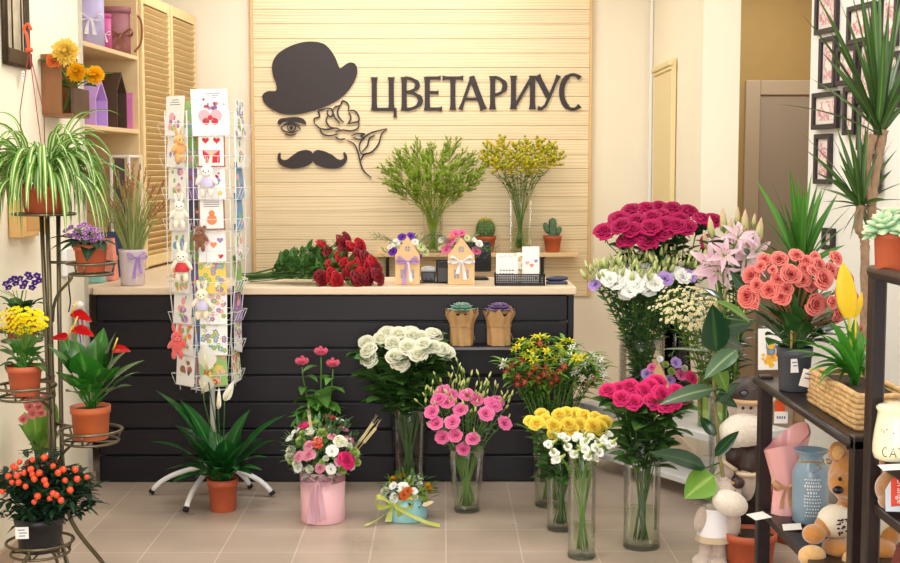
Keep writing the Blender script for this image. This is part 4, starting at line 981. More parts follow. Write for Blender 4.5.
def card(label, loc, w, h, base, deco, rz=0, tilt=-.12, group=None, roll=0, seed=0):
    rt = T('greeting_card', label, 'greeting card', loc, group); rt.rotation_euler = (tilt, roll, rz); q = random.Random(seed)
    mb = MB(); mb.box((0, .001, h / 2), (w, .002, h), base)
    if deco == 'hearts':
        heart(mb, -w * .2, h * .55, w * .13, 1); heart(mb, w * .05, h * .48, w * .13, 9); heart(mb, w * .3, h * .6, w * .12, 4); heart(mb, w * .3, h * .15, w * .1, 2)
    elif deco == 'text':
        for k, z in enumerate((.3, .42)):
            for j in range(5): mb.box((w * (-.3 + .14 * j + .02 * k), -.0006, h * z), (w * .08, .0006, h * .04), 8)
        for j in range(12): flat_disc(mb, q.uniform(-.42, .42) * w, (q.choice((q.uniform(.04, .14), q.uniform(.84, .95)))) * h, w * .035, q.choice((1, 3, 1, 6)))
    elif deco == 'redhearts':
        mb.box((0, 0, h * .3), (w * .62, .0012, h * .36), 2); mb.prism([(-w * .31, h * .48), (w * .31, h * .48), (0, h * .3)][::-1], .0004, 1, o=(0, -.001, 0)); heart(mb, -w * .2, h * .74, w * .13, 2); heart(mb, w * .2, h * .74, w * .13, 2); flat_disc(mb, 0, h * .38, w * .06, 6, -.0015)
        for x in (-.48, .48): mb.box((w * x, 0, h / 2), (w * .05, .003, h), 7)
        for z in (.02, .98): mb.box((0, 0, h * z), (w, .003, h * .04), 7)
    elif deco == 'butterfly':
        for k in range(26): flat_disc(mb, q.gauss(0, .14) * w, h * (.62 + q.gauss(0, .08)), w * q.uniform(.03, .06), q.choice((1, 4, 4, 0, 2)))
        for sx in (-1, 1):
            flat_disc(mb, sx * w * .16, h * .42, w * .17, 1, -.0016, 12); flat_disc(mb, sx * w * .12, h * .3, w * .1, 2, -.0016, 10)
        flat_disc(mb, 0, h * .38, w * .07, 2, -.0022)
        for j in range(3): mb.box((w * .1, -.0006, h * (.9 - .04 * j)), (w * (.4 - .1 * j), .0006, h * .012), 8)
    elif deco == 'balloon':
        for k in range(40):
            a = q.random() * 6.28; r = math.sqrt(q.random()); flat_disc(mb, r * math.cos(a) * w * .32, h * (.58 + r * math.sin(a) * .26), w * q.uniform(.04, .07), q.choice((2, 5, 8, 1, 0)), -.001 - k * .00002)
        flat_disc(mb, w * .3, h * .16, w * .09, 6)
    elif deco == 'frame':
        for x in (-.47, .47): mb.box((w * x, 0, h / 2), (w * .06, .003, h), 7)
        for z in (.03, .97): mb.box((0, 0, h * z), (w, .003, h * .05), 7)
        flat_disc(mb, 0, h * .3, w * .2, 9); flat_disc(mb, 0, h * .48, w * .12, 9)
        for j in range(4): mb.box((0, -.0006, h * (.85 - .06 * j)), (w * .6, .0006, h * .015), 8)
    elif deco == 'flowers':
        pal = q.choice(((1, 4, 3, 0), (1, 2, 3, 6), (4, 5, 3, 0), (9, 1, 3, 6)))
        for k in range(30):
            x = q.uniform(-.42, .42) * w; z = q.uniform(.06, .94) * h; c = q.choice(pal)
            for j in range(5): flat_disc(mb, x + w * .055 * math.cos(j * 1.257), z + w * .055 * math.sin(j * 1.257), w * .045, c, -.001 - k * .00002, 6)
            flat_disc(mb, x, z, w * .03, 6, -.0021, 6)
    else:
        pal = q.choice(((1, 7, 8), (4, 1, 3), (5, 4, 9), (1, 3, 5)))
        for k in range(10): flat_disc(mb, q.uniform(-.3, .3) * w, q.uniform(.1, .7) * h, w * q.uniform(.05, .14), q.choice(pal), -.001 - k * .00003, 9, q.uniform(.6, 1.4))
        for j in range(3): mb.box((0, -.0006, h * (.9 - .06 * j)), (w * q.uniform(.3, .7), .0006, h * .014), 8)
    mb.build('card_sheet', CARDC, rt); return rt
c1 = P(507, 273, 6.44); card('white greeting card with faint lettering and pink specks, left in the black basket', (c1.x, 6.455, ZT + .012), .108, .148, 0, 'text', 0, -.06, seed=3)
c1 = P(531, 273, 6.44); card('white greeting card with small hearts, tallest in the black basket', (c1.x, 6.452, ZT + .012), .086, .182, 0, 'hearts', .03, -.05)
c1 = P(523, 273, 6.47); card('narrow cream card behind the hearts card in the black basket', (c1.x, 6.485, ZT + .012), .06, .15, 0, 'flowers', -.02, -.05, seed=8)
p = P(556, 280, 6.55); rt = T('stapler', 'dark navy stapler lying beside the card basket', 'stapler', (p.x, 6.5, ZT + .001), None, -.1); NAVY = mat('navy_plastic', (44, 50, 80), .4)
mb = MB(); mb.box((0, 0, .008), (.11, .04, .014), bev=.004); mb.build('base', NAVY, rt)
mb = MB(); mb.grid(lambda u, v: V((-.056 + .112 * v, (.019 * math.cos(2 * PI * u)) * (.7 + .3 * math.sin(PI * v)), .026 + .004 * v + (.014 * math.sin(2 * PI * u)) * math.sin(PI * (.08 + .84 * v)) ** .5)), 12, 12, 0, True); mb.build('arm', NAVY, rt)
# ------------------------------------------------------------------ vases and plants on the floor before the counter
def at_floor(px, py, wpx):
    f = FL(px, py); r = wpx / 2 * f.y / FOC; f2 = FL(px, py); return V((f2.x, f2.y + r, .0012)), r
def extra_buds(meshes, n, size, spread=.06, up=.03, name='bud'):
    def f(root, loc, d):
        for k in range(n):
            i = len(loc) - 1 - (k % 3); p = loc[i]; e = p + V((R.uniform(-1, 1) * spread, R.uniform(-1, 1) * spread, R.uniform(.2, 1) * up + .01)); dd = (e - p + V((0, 0, .05))).normalized()
            mb = MB(); mb.tube([loc[max(0, i - 1)], lerp(loc[max(0, i - 1)], e, .6) + V((0, 0, -.005)), e], .0012, 3); mb.build('side_stem', STEM, root)
            s_ = size * R.uniform(.75, 1.2); link(name, R.choice(meshes), root, e, aim(dd), s_)
    return f
RL = lambda n, t0=.45, t1=.93, L=.065, W=.045: (n, L, W, t0, t1, LFR, 'ovate', .5)
# white roses
c, r = at_floor(409, 493, 32); vh = .40; glass_vase('tall glass vase of white roses before the black counter', c, 0, r * .95, r * 1.25, vh, .3)
pts = [(368,346),(371,354),(371,363),(388,337),(393,347),(395,359),(399,338),(410,338),(408,351),(413,341),(420,341),(424,348),(432,340),(433,351),(441,353),(445,356),(400,366),(417,358),(382,342)]
bouquet('cut_rose', 'rose', 'white roses in the tall vase', 'white rose', pts, 'in the tall vase before the counter', c.y, (408, 352, 42, 22, .14), c, 0, r, vh, H_WR, .098, .0028, STEMD, RL(16, .42, .95, .11, .085), out=.5)
# pink eustoma
c, r = at_floor(467, 515, 32); vh = .29; glass_vase('flared glass vase of pink eustoma on the floor', c, 0, r * .82, r * 1.22, vh, .42)
pts = [(433,414),(437,426),(453,424),(443,439),(456,437),(473,441),(440,402),(444,394),(452,398),(477,402),(493,408),(485,416),(503,425),(463,451),(467,398),(490,405),(448,405),(461,412),(496,404)]
bouquet('eustoma', 'eustoma', 'pink eustoma in the flared vase', 'pink eustoma', pts, 'in the flared vase', c.y, (467, 420, 45, 38, .13), c, 0, r, vh, H_PE, .072, .002, STEM, (5, .05, .016, .5, .9, LFE, 'lance', .3), extra=extra_buds(B_GRN, 2, .03, .05, .05))
pts = [(418,402),(430,390),(441,382),(453,388),(450,377),(467,383),(475,394),(471,412),(481,385),(487,386),(506,408),(470,398),(460,379),(464,373),(497,388),(425,396),(508,398),(456,403)]
bouquet('eustoma_bud_stem', 'eustoma', 'budding eustoma in the flared vase', 'green and cream budding eustoma stem', pts, 'in the flared vase', c.y, (467, 410, 48, 45, .12), c, 0, r, vh, B_GRN, .036, .0016, STEM, (3, .045, .014, .5, .9, LFE, 'lance', .3), extra=extra_buds(B_WHT, 3, .03, .04, .05), headname='bud')
# alstroemeria
c, r = at_floor(551, 509, 31); vh = .36; glass_vase('glass vase of mixed alstroemeria near the counter corner', c, 0, r, r * 1.1, vh, .3)
ay = [(185,155),(240,90),(295,180),(325,225),(300,110),(340,60),(425,165),(520,130),(560,90),(600,90),(420,70),(375,60),(640,215),(700,215),(210,130),(440,180)]
ar = [(265,395),(345,285),(425,290),(440,345),(495,335),(555,275),(785,370),(375,105),(230,240),(125,320),(160,265),(210,355),(360,365),(300,330)]
aw = [(610,145),(640,130),(840,330),(820,220),(785,265),(655,295),(600,200),(730,240),(700,270),(110,245),(835,280),(760,190)]
AL = [(490 + x / 7.5, 330 + y / 7.5, k) for k, l in (('Y', ay), ('R', ar), ('W', aw)) for x, y in l]
hf = {'Y': (A_Y, .042), 'R': (A_R, .034), 'W': (A_W, .036)}
for k, wd_ in (('Y', 'yellow'), ('R', 'red'), ('W', 'white')):
    sub = [q for q in AL if q[2] == k]
    def ex(root, loc, d, k=k):
        for j in range(1):
            p = loc[-2] + V((R.uniform(-.03, .03), R.uniform(-.04, .0), R.uniform(-.01, .03))); link('side_flower', R.choice(hf[k][0]), root, p, aim(d + V((R.uniform(-.7, .7), -.3, R.uniform(-.3, .3)))), hf[k][1] * .9)
        mb = MB()
        for j in range(11):
            a = R.random() * 6.3; mb.leaf(loc[-1 - j % 3], (math.cos(a), math.sin(a), R.uniform(-.1, .8)), R.uniform(.06, .10), .022, .8, m=0, shape='lance', n=4)
        mb.build('leaf_collar', LFL, root)
    bouquet('alstroemeria', 'alstroemeria', wd_ + ' alstroemeria by the counter corner', wd_ + ' alstroemeria', sub, 'in the vase by the counter corner', c.y, (553, 362, 58, 30, .17), c, 0, r, vh, hf[k][0], hf[k][1], .0022, STEM, (5, .08, .018, .5, .95, LF, 'lance', .7), extra=ex)
# yellow roses
c, r = at_floor(562, 533, 29); vh = .31; glass_vase('straight glass vase of yellow roses', c, 0, r, r, vh, .35)
pts = [(531,424),(542,417),(537,426),(553,428),(559,417),(568,426),(566,416),(576,417),(579,426),(594,421),(592,428),(583,418),(600,431),(563,434),(587,435),(555,437),(572,433),(546,423),(603,425)]
bouquet('cut_rose', 'rose', 'yellow roses in the straight vase', 'yellow rose', pts, 'in the straight glass vase', c.y, (567, 427, 42, 16, .13), c, 0, r, vh, H_YR, .07, .0026, STEMD, RL(9, .3, .85, .08, .06), out=.5)
# freesias
c, r = at_floor(583, 561, 29); vh = .42; glass_vase('narrow glass vase of white freesias, frontmost by the yellow roses', c, 0, r, r, vh, .33)
H_FRE = heads('white_freesia_flower', lambda i: cup([(3, .03, .2, .6, .1, 1.9), (3, .03, .24, .56, .12, 1.9)], i, 4, .01), [WHT[0]], 2)
def fre(root, loc, d):
    t = (d + V((R.uniform(-1, 1), -.2, .1))).normalized(); p = loc[-1]
    for k in range(5):
        p = p + t * .012; link('bud', R.choice(B_GRN if k > 2 else B_WHT), root, p, aim(t + V((0, 0, .9))), .034 - .004 * k)
    link('side_flower', R.choice(H_FRE), root, loc[-2] + V((R.uniform(-.02, .02), -.01, .01)), aim(V((R.uniform(-.8, .8), -.6, .6))), .05)
pts = [(549,447),(555,456),(568,450),(573,457),(583,445),(590,441),(594,450),(602,445),(607,438),(598,455),(588,460),(578,440),(562,440),(610,447),(558,462),(585,452)]
bouquet('freesia', 'freesia', 'white freesias in the narrow vase', 'white freesia', pts, 'in the narrow vase', c.y, (582, 450, 36, 16, .1), c, 0, r, vh, H_FRE, .056, .0022, STEM, (3, .05, .01, .75, .95, LFG, 'lance', .1), extra=fre)
# hot pink roses in the tall cylinder
c, r = at_floor(644, 552, 38); vh = .455; glass_vase('tall wide glass cylinder vase of hot pink roses', c, 0, r, r, vh, .36)
pts = [(609,395),(620,392),(622,401),(633,405),(650,390),(651,405),(664,409),(681,401),(660,397),(643,394),(671,405),(656,386),(630,390),(675,395)]
bouquet('cut_rose', 'rose', 'hot pink roses in the tall cylinder vase', 'hot pink rose', pts, 'in the tall cylinder vase', c.y, (645, 402, 42, 20, .12), c, 0, r, vh, H_HOT, .078, .003, STEMD, (17, .095, .07, .33, .93, LFR, 'ovate', .6), out=.5)

# peace lily in terracotta pot
c, r = at_floor(220.5, 514, 32); pl = T('peace_lily', 'peace lily with three white spathes in terracotta pot before the card rack', 'potted plant', (c.x, c.y, 0)); ph_ = 33 * c.y / FOC; pot(pl, r, ph_, taper=.78)
mb = MB(); b0 = V((0, 0, ph_ * .9))
def tipleaf(mb, base, tip, L_, W, up=.5, m=0, shape='lance', wave=.03, n=9, arch=.25):
    base, tip = V(base), V(tip); mid = lerp(base, tip, .5) + V((0, 0, (tip - base).length * arch)); pts = bez(base, lerp(base, mid, .7), mid + V((0, 0, .02)), tip, 14)
    k0 = int(14 * (1 - L_)); mb.tube(pts[:k0 + 1], .003, 5)
    blade(mb, pts[k0:], W, m, shape)
def blade(mb, pts, W, m=0, shape='lance', fold=.2, tw=0):
    mb.cr = R.random(); n = len(pts) - 1; b = len(mb.v); side = None
    for i, p in enumerate(pts):
        d = (pts[min(i + 1, n)] - pts[max(i - 1, 0)]).normalized(); s_ = d.cross(V((0, 0, 1))); s_ = s_.normalized() if s_.length > .05 else (side or V((1, 0, 0)))
        if side is not None and s_.dot(side) < 0: s_ = -s_
        side = s_; s2 = Matrix.Rotation(tw, 3, d) @ s_ if tw else s_
        t = i / n; w = {'lance': math.sin(PI * t ** .75) ** .85, 'ovate': math.sin(PI * t ** .62) ** .75, 'strap': min(1, .5 + 2 * t) * (1 - t ** 4), 'heart': (math.sin(PI * (t * .9 + .1) ** .45) ** .7 if t < 1 else 0)}[shape]
        w = max(w, .02) * W / 2; nr = s2.cross(d)
        mb.vert(p - s2 * w + nr * w * fold, t, 0); mb.vert(p, t, .5); mb.vert(p + s2 * w + nr * w * fold, t, 1)
    for i in range(n):
        for k in (0, 1): mb.face((b + i * 3 + k, b + i * 3 + k + 1, b + i * 3 + k + 4, b + i * 3 + k + 3), m)
    mb.cr = .5
tips = [((155, 390), .05), ((286, 415), .1), ((150, 442), -.1), ((171, 483), -.15), ((267, 457), -.05), ((252, 475), -.12), ((181, 455), -.1), ((190, 440), -.15), ((245, 445), -.15), ((200, 475), -.2), ((230, 478), -.2), ((262, 438), .15), ((175, 425), .15), ((240, 425), .2), ((210, 430), .1), ((195, 478), .1), ((248, 462), .15), ((215, 470), -.22), ((225, 440), -.1), ((205, 450), -.15), ((165, 470), .1), ((275, 440), .05), ((262, 470), -.1), ((185, 430), -.1), ((222, 462), -.2), ((198, 462), -.22), ((238, 470), -.2), ((180, 400), .1), ((250, 410), .12)]
for (px, py), dy in tips:
    q = P(px, py, c.y + dy) - pl.location; q.z = max(q.z, .03)
    tipleaf(mb, b0 + V((R.uniform(-.03, .03), R.uniform(-.03, .03), 0)), q, .74, .105 if q.z > .3 else .085, arch=.16)
mb.build('foliage', LFLILY, pl)
SPW = mat('white_spathe', (252, 252, 242), .5, trans=.08); SPX = mat('cream_spadix', (236, 226, 176), .7, bump=.5, nscale=200)
for px, py, L_, W, dy, sp_ in ((202, 346, .135, .085, -.12, (-.1, -.5, 1)), (206, 376, .11, .075, -.1, (.2, -.5, .7)), (234, 381, .1, .04, -.05, (.5, 0, 1)), (219, 387, .1, .022, -.08, (.05, 0, 1))):
    tip = P(px, py, c.y + dy) - pl.location; d = V(sp_).normalized(); base = tip - d * L_; st = bez(b0, b0 + V((0, 0, .15)), base - V((0, 0, .1)), base, 8)
    m2 = MB(); m2.tube(st, .003, 5); fl_ = m2.build('flower_stalk', LFLILY, pl)
    m2 = MB(); m2.leaf(base, d, L_, W, -.15, (0, 1, 0), 0, 'heart', .55, 9); m2.build('spathe', SPW, fl_)
    m2 = MB(); m2.tube([base, base + d * L_ * .6], [.006, .005], 8); m2.build('spadix', SPX, fl_)

# celosia behind the hat box
c = FL(320, 494); c = V((c.x, 6.17, 0)); ce = T('potted_celosia', 'leafy celosia with three pink combs behind the pink hat box', 'potted plant', c); pot(ce, .075, .13)
mb = MB(); M_CEL = mat('celosia_pink', (206, 62, 96), .85, var=.25, nscale=150, bump=.8, sheen=.4)
for px, py in ((302, 367), (321, 357), (333, 369)):
    tip = P(px, py, c.y - .03) - c; pp = bez((0, 0, .11), (0, 0, .3), tip - V((0, 0, .12)), tip, 8); mb.tube(pp, .004, 5)
    for k in range(9):
        p = pp[2 + k % 6]; a = R.random() * 6.3; mb.leaf(p, (math.cos(a), math.sin(a) - .2, .35), R.uniform(.09, .14), .045, .9, m=0, shape='lance', n=6)
    m2 = MB(); ph1 = R.random() * 6
    for k in range(26):
        a = R.random() * 6.28; rr = R.random(); m2.blob((math.cos(a) * .022 * rr, math.sin(a) * .014 * rr, .02 + R.random() * .026 * (1.1 - rr)), (.009, .007, .012), 0, 6, 5)
    for k in range(10): a = k * .628; m2.blob((math.cos(a) * .026, math.sin(a) * .018, .03 + .006 * math.sin(3 * a)), .009, 0, 6, 5)
    m2.build('flower_comb', M_CEL, ce, tip)
for k in range(52): a = R.random() * 6.3; mb.leaf(V((R.uniform(-.03, .03), 0, .16 + R.random() * .32)), (math.cos(a), math.sin(a) - .3, R.uniform(.1, .8)), R.uniform(.11, .17), .08, .9, shape='lance', n=6)
mb.build('foliage', leafmat('celosia_leaf', (84, 140, 54), (110, 150, 70), .45), ce)

# pink hat box arrangement
c, r = at_floor(321, 526, 46); hb_h = 52 * c.y / FOC
hb = T('floral_hat_box', 'round pink hat box packed with mixed pink, white and green flowers, mauve ribbon', 'flower box', c)
PINKB = mat('pink_card', (246, 196, 206), .55)
mb = MB(); mb.lathe([(.0005, 0), (r * .97, 0), (r, .004), (r, hb_h), (r - .004, hb_h), (r - .004, hb_h - .03), (.0005, hb_h - .03)], 40); mb.build('box', PINKB, hb)
mb = MB(); mb.lathe([(r + .0015, hb_h * .80), (r + .0025, hb_h * .81), (r + .0025, hb_h * .93), (r + .0015, hb_h * .94)], 40); mb.build('ribbon_band', mat('mauve_ribbon', (166, 116, 126), .4), hb)
bow(hb, (-.012, -r - .006, hb_h * .86), .12, RBP, 1.15, tl=[.185, .165], tails=2); bow(hb, (-.03, -r - .002, hb_h * .84), .1, RBP, 1.5, tl=[.18, .172], name='second_bow')
cz = P(322, 447, c.y).z
FLW = [(330,425,'ger',.06),(351,438,'ger',.062),(345,426,'ger',.05),(304,426,'hot',.055),(346,460,'hot',.072),(340,442,'wr',.062),(332,451,'we',.05),(310,432,'wr',.055),(309,455,'pr',.055),(309,446,'pr',.045),(299,457,'pr',.045),(332,437,'pr',.035),(316,423,'gc',.05),(322,432,'gc',.055),(300,440,'gc',.05),(355,452,'gc',.055),(290,450,'wc',.05),(289,456,'wc',.05),(290,438,'we',.04),(328,417,'red',.035),(333,418,'red',.03),(296,431,'we',.04),(340,420,'we',.035),(318,440,'we',.035),(326,458,'wc',.03),(302,433,'gc',.04),(358,462,'gc',.04),(295,463,'wc',.04),(350,445,'wc',.03),(322,462,'gc',.03),(298,467,'we',.045),(309,469,'wc',.04),(320,468,'pr',.042),(331,469,'we',.042),(343,469,'gc',.045),(352,466,'wc',.04),(290,460,'gc',.035),(338,462,'pr',.035)]
KM = {'ger': (H_GER, 'gerbera'), 'hot': (H_HOT, 'hot_pink_rose'), 'wr': (H_WR, 'white_rose'), 'we': (H_WE, 'white_eustoma'), 'pr': (H_PR, 'pink_rose'), 'gc': (H_GCAR, 'green_carnation'), 'wc': (H_WCAR, 'white_carnation'), 'red': (H_RED, 'red_rose'), 'mum': (H_MUM, 'golden_mum'), 'sun': (H_SUN, 'yellow_daisy'), 'pe': (H_PE, 'pink_eustoma'), 'le': (H_LE, 'lilac_eustoma'), 'ye': (H_YR, 'yellow_rose')}
def arrange(root, flw, Yc, cx, cy, rx, ry, rd, cz_, leafm, nleaf, lsize, fill=None):
    W3 = dome_heads([(f[0], f[1]) for f in flw], Yc, cx, cy, rx, ry, rd, .006); cen = V((root.location.x, root.location.y, cz_))
    for f, h in zip(flw, W3):
        d = (h - cen).normalized() + V((0, -.25, .1)); link(KM[f[2]][1], R.choice(KM[f[2]][0]), root, h - root.location - d.normalized() * f[3] * .35, aim(d, R.random() * 6), f[3] * 1.15)
    mb = MB()
    for k in range(nleaf):
        a = R.uniform(-1, 1); b = R.uniform(-1, 1)
        if a * a + b * b > 1: continue
        h = dome_heads([(cx + a * rx, cy + b * ry)], Yc, cx, cy, rx, ry, rd * .85)[0] - root.location; d = (h + root.location - cen).normalized() + V((R.uniform(-.4, .4), R.uniform(-.6, .1), R.uniform(-.4, .4)))
        mb.leaf(h - d * lsize * .4, d, lsize * R.uniform(.7, 1.3), lsize * .36, .3, shape='ovate', n=3)
    mb.build('foliage', leafm, root)
    if fill: mb = MB(); mb.blob(cen - root.location + V((0, 0, -.02)), fill, 0, 20, 12); mb.build('filling', mat('leafy_filling', (62, 88, 46), .9, var=.5, nscale=60, bump=1), root)
arrange(hb, FLW, c.y, 322, 448, 40, 34, .135, hb_h - .01, LFE, 330, .05, (r * .95, r * .9, .06))
mb = MB()
for k in range(22): q = P(317.5 + R.uniform(-5, 5), 443 + R.uniform(-5, 5), c.y - .13 + R.uniform(-.01, .01)) - c; mb.blob(q, .0075, 0, 8, 6)
mb.build('berry_cluster', mat('coral_berry', (214, 84, 60), .35), hb)
for tx, ty in ((372, 424), (366, 433), (309, 416), (375, 429)):
    q = P(tx, ty, c.y - .02) - c; st = V((q.x * .5, 0, hb_h + .04)); m2 = MB(); pp = bez(st, lerp(st, q, .3), lerp(st, q, .7), q, 6); m2.tube(pp, .0015, 4); d = (pp[-1] - pp[-2]).normalized()
    for k in range(12):
        for s_ in (-1, 1): m2.blob(q - d * .007 * k + d.cross(V((0, 1, 0))).normalized() * s_ * .004, (.003, .003, .007), 0, 5, 4, aim(d))
        m2.tube([q - d * .007 * k, q - d * .007 * k + d * .05 + V((R.uniform(-.01, .01), 0, R.uniform(-.01, .01)))], .0005, 3)
    m2.build('wheat_ear', mat('wheat', (222, 206, 160), .7), hb)
# little blue box arrangement
c, r = at_floor(406, 524, 43); bh_ = 24 * c.y / FOC
bb = T('small_flower_box', 'small light blue round box of yellow, orange and white flowers with olive ribbon', 'flower box', c)
mb = MB(); mb.lathe([(.0005, 0), (r * .98, 0), (r, .004), (r, bh_), (r - .004, bh_), (r - .004, bh_ - .02), (.0005, bh_ - .02)], 36); mb.build('box', mat('aqua_card', (150, 206, 214), .5), bb)
bow(bb, (-.05, -r * .9, bh_ * .78), .15, RBG, 1.0, tl=[.072, .068]); 
mb = MB(); mb.grid(lambda u, v: V((-.05 + (.2 * v) , -r - .005 - .05 * v, .075 * (1 - v) ** 1.5 + .006)) + V((0, .018, .012)) * (u - .5), 2, 10); mb.grid(lambda u, v: V((-.05 - (.13 * v), -r * .85 - .06 * v, .075 * (1 - v) ** 1.6 + .006)) + V((.01, .022, .008)) * (u - .5), 2, 10); mb.build('floor_ribbon', RBG, bb)
F2 = [(393,479,'mum',.045),(402,475,'mum',.035),(431,487,'sun',.055),(403,488,'we',.05),(394,498,'we',.042),(384,491,'wc',.045),(413,477,'wc',.045),(393,486,'we',.035),(423,493,'gc',.055),(409,481,'gc',.05),(404,495,'red2',.04),(408,491,'red2',.035),(402,500,'red2',.035),(414,491,'we',.03),(416,497,'wc',.03),(381,496,'wc',.035),(420,484,'wc',.04),(426,500,'gc',.035),(420,478,'we',.03),(388,484,'gc',.03)]
H_OR = mk_rose('orange_flower', (170, 60, 10), (224, 96, 30), (236, 130, 60), 1, 1); KM['red2'] = (H_OR, 'orange_flower')
arrange(bb, F2, c.y, 407, 490, 29, 18, .09, bh_ - .01, LF, 200, .045, (r * .98, r * .9, .055))
mb = MB(); mb.prism([(-.02, -.008), (.0, -.012), (.03, .004), (.034, .012), (.02, .014), (-.01, .006)], .001); mb.build('wooden_tag', mat('tag_wood', (226, 206, 178), .7), bb, P(426, 504, c.y - r - .008) - c)

# ------------------------------------------------------------------ the card rack
RX, RY = P(211, 300, 6.11).x, 6.11; rk = T('card_rack', 'white wire spinning card rack on four curved feet', 'display rack', (RX, RY, 0))
mb = MB(); mb.tube([(0, 0, .10), (0, 0, 1.86)], .013, 12); mb.build('pole', WHITEM, rk)
for fx, fy, dY in ((150, 495, 0), (185, 514, 0), (274, 497, 0), (250, 488, .0)):
    e = FL(fx, fy) - V((RX, RY, 0));
    if fx == 250: e = V((.16, .12, 0))
    mb = MB(); d = V((e.x, e.y, 0)); pp = bez((0, 0, .15), d * .4 + V((0, 0, .13)), d * .8 + V((0, 0, .10)), d * .97 + V((0, 0, .018)), 10); mb.tube(pp, .0125, 10); lg_ = mb.build('leg', WHITEM, rk)
    mb = MB(); mb.tube([pp[-1] - (pp[-1] - pp[-2]).normalized() * .01, pp[-1] + (pp[-1] - pp[-2]).normalized() * .008], .0142, 10); mb.build('end_cap', BLACKR, lg_)
zT, zB_ = P(211, 108, RY).z, P(211, 388, RY).z; NT_ = 9; dz = (zT - zB_ - .02) / NT_
faces = [(14, .17), (-42, .185), (-22, .115), (84, .15), (140, .11), (-140, .11)]
for fi, (ang_, rad) in enumerate(faces):
    a = math.radians(ang_); nx_, ny_ = math.sin(a), -math.cos(a); ux = V((math.cos(a), math.sin(a), 0)); nn = V((nx_, ny_, 0)); W = .165 if fi != 2 else .10
    mb = MB()
    for t in range(NT_):
        z0_ = zT - dz * (t + 1) + .01; sh_ = rad - .0065 * t; o = nn * sh_
        for z, ex_ in ((z0_, .0), (z0_ + .055, .022)): mb.tube([o - ux * W / 2 + V((0, 0, z)), o - ux * W / 2 + nn * (.02 + ex_) + V((0, 0, z)), o + ux * W / 2 + nn * (.02 + ex_) + V((0, 0, z)), o + ux * W / 2 + V((0, 0, z))], .0015, 5)
        for s_ in (-.5, -.17, .17, .5): mb.tube([o + ux * W * s_ + V((0, 0, z0_)), o + ux * W * s_ + nn * .02 + V((0, 0, z0_)), o + ux * W * s_ + nn * .042 + V((0, 0, z0_ + .055))], .0012, 4)
    for s_ in (-.5, .5):
        mb.tube([nn * rad + ux * W * s_ + V((0, 0, zT - .02)), nn * rad + ux * W * s_ + V((0, 0, zT - dz * 5)), nn * (rad - .06) + ux * W * s_ + V((0, 0, zB_))], .0024, 6)
    for z in (zT - .02, zB_ + .01): mb.tube([V((0, 0, z)), nn * (rad if z > 1 else rad - .06) + V((0, 0, z))], .0024, 5)
    mb.build('wire_column', WHITEM, rk)
mb = MB()
for z in (zB_ + .005, zT - .02): mb = MB(); mb.tube([(.1 * math.cos(k * .524), .1 * math.sin(k * .524), z) for k in range(12)], .003, 6, closed=True); mb.build('ring', WHITEM, rk)
decos = {0: ['butterfly', 'redhearts', 'balloon', 'frame', 'hearts', 'flowers', 'flowers', 'flowers', 'flowers'], 1: ['pic'] * 5 + ['flowers', 'pic', 'flowers', 'pic'], 2: ['x'] * 9, 3: ['flowers', 'pic', 'x', 'x', 'pic', 'x', 'x', 'flowers', 'flowers']}
solid = {2: [3, 3, 4, 8, 3, 4, 5, 5, 1], 3: [3, 6, 5, 5, 5, 3, 4, 4, 0]}
tier = ['top', 'second', 'third', 'fourth', 'fifth', 'sixth', 'seventh', 'eighth', 'lowest']
side = {0: 'right-facing column', 1: 'left column', 2: 'middle column', 3: 'far right column'}
wordd = {'butterfly': 'white card with big pink butterfly bouquet', 'redhearts': 'brown-edged card with red envelope and hearts', 'balloon': 'white card with heart balloon of confetti', 'frame': 'brown-framed card with small bear drawing', 'hearts': 'white card with small coloured hearts', 'flowers': 'floral patterned greeting card', 'pic': 'pale pastel picture card', 'x': 'plain coloured greeting card'}
for fi in range(4):
    ang_, rad = faces[fi]; a = math.radians(ang_); nn = V((math.sin(a), -math.cos(a), 0))
    for t in range(NT_):
        z0_ = zT - dz * (t + 1) + .014; sh_ = rad - .0065 * t; dc = decos[fi][t]; w = {0: .125, 1: .135, 2: .095, 3: .135}[fi]; h = {0: .165, 1: .18, 2: .16, 3: .17}[fi]
        if fi == 0 and t == 0: w, h = .165, .21
        if fi == 0 and t == 3: w = .12
        base = 0 if dc != 'x' else solid[fi][t]
        if fi == 0 and t in (5, 8): base = {5: 6, 8: 3}[t]
        lab = f'{wordd[dc]}, {tier[t]} in the {side[fi]} of the card rack'
        card(lab, V((RX, RY, z0_)) + nn * (sh_ + .012 + .002 * t), w, h, base, dc if dc != 'x' else 'pic', a, -.07, seed=fi * 20 + t, roll=(.25 if (fi, t) == (3, 7) else 0) + R.uniform(-.03, .03), group='greeting cards in the wire rack')
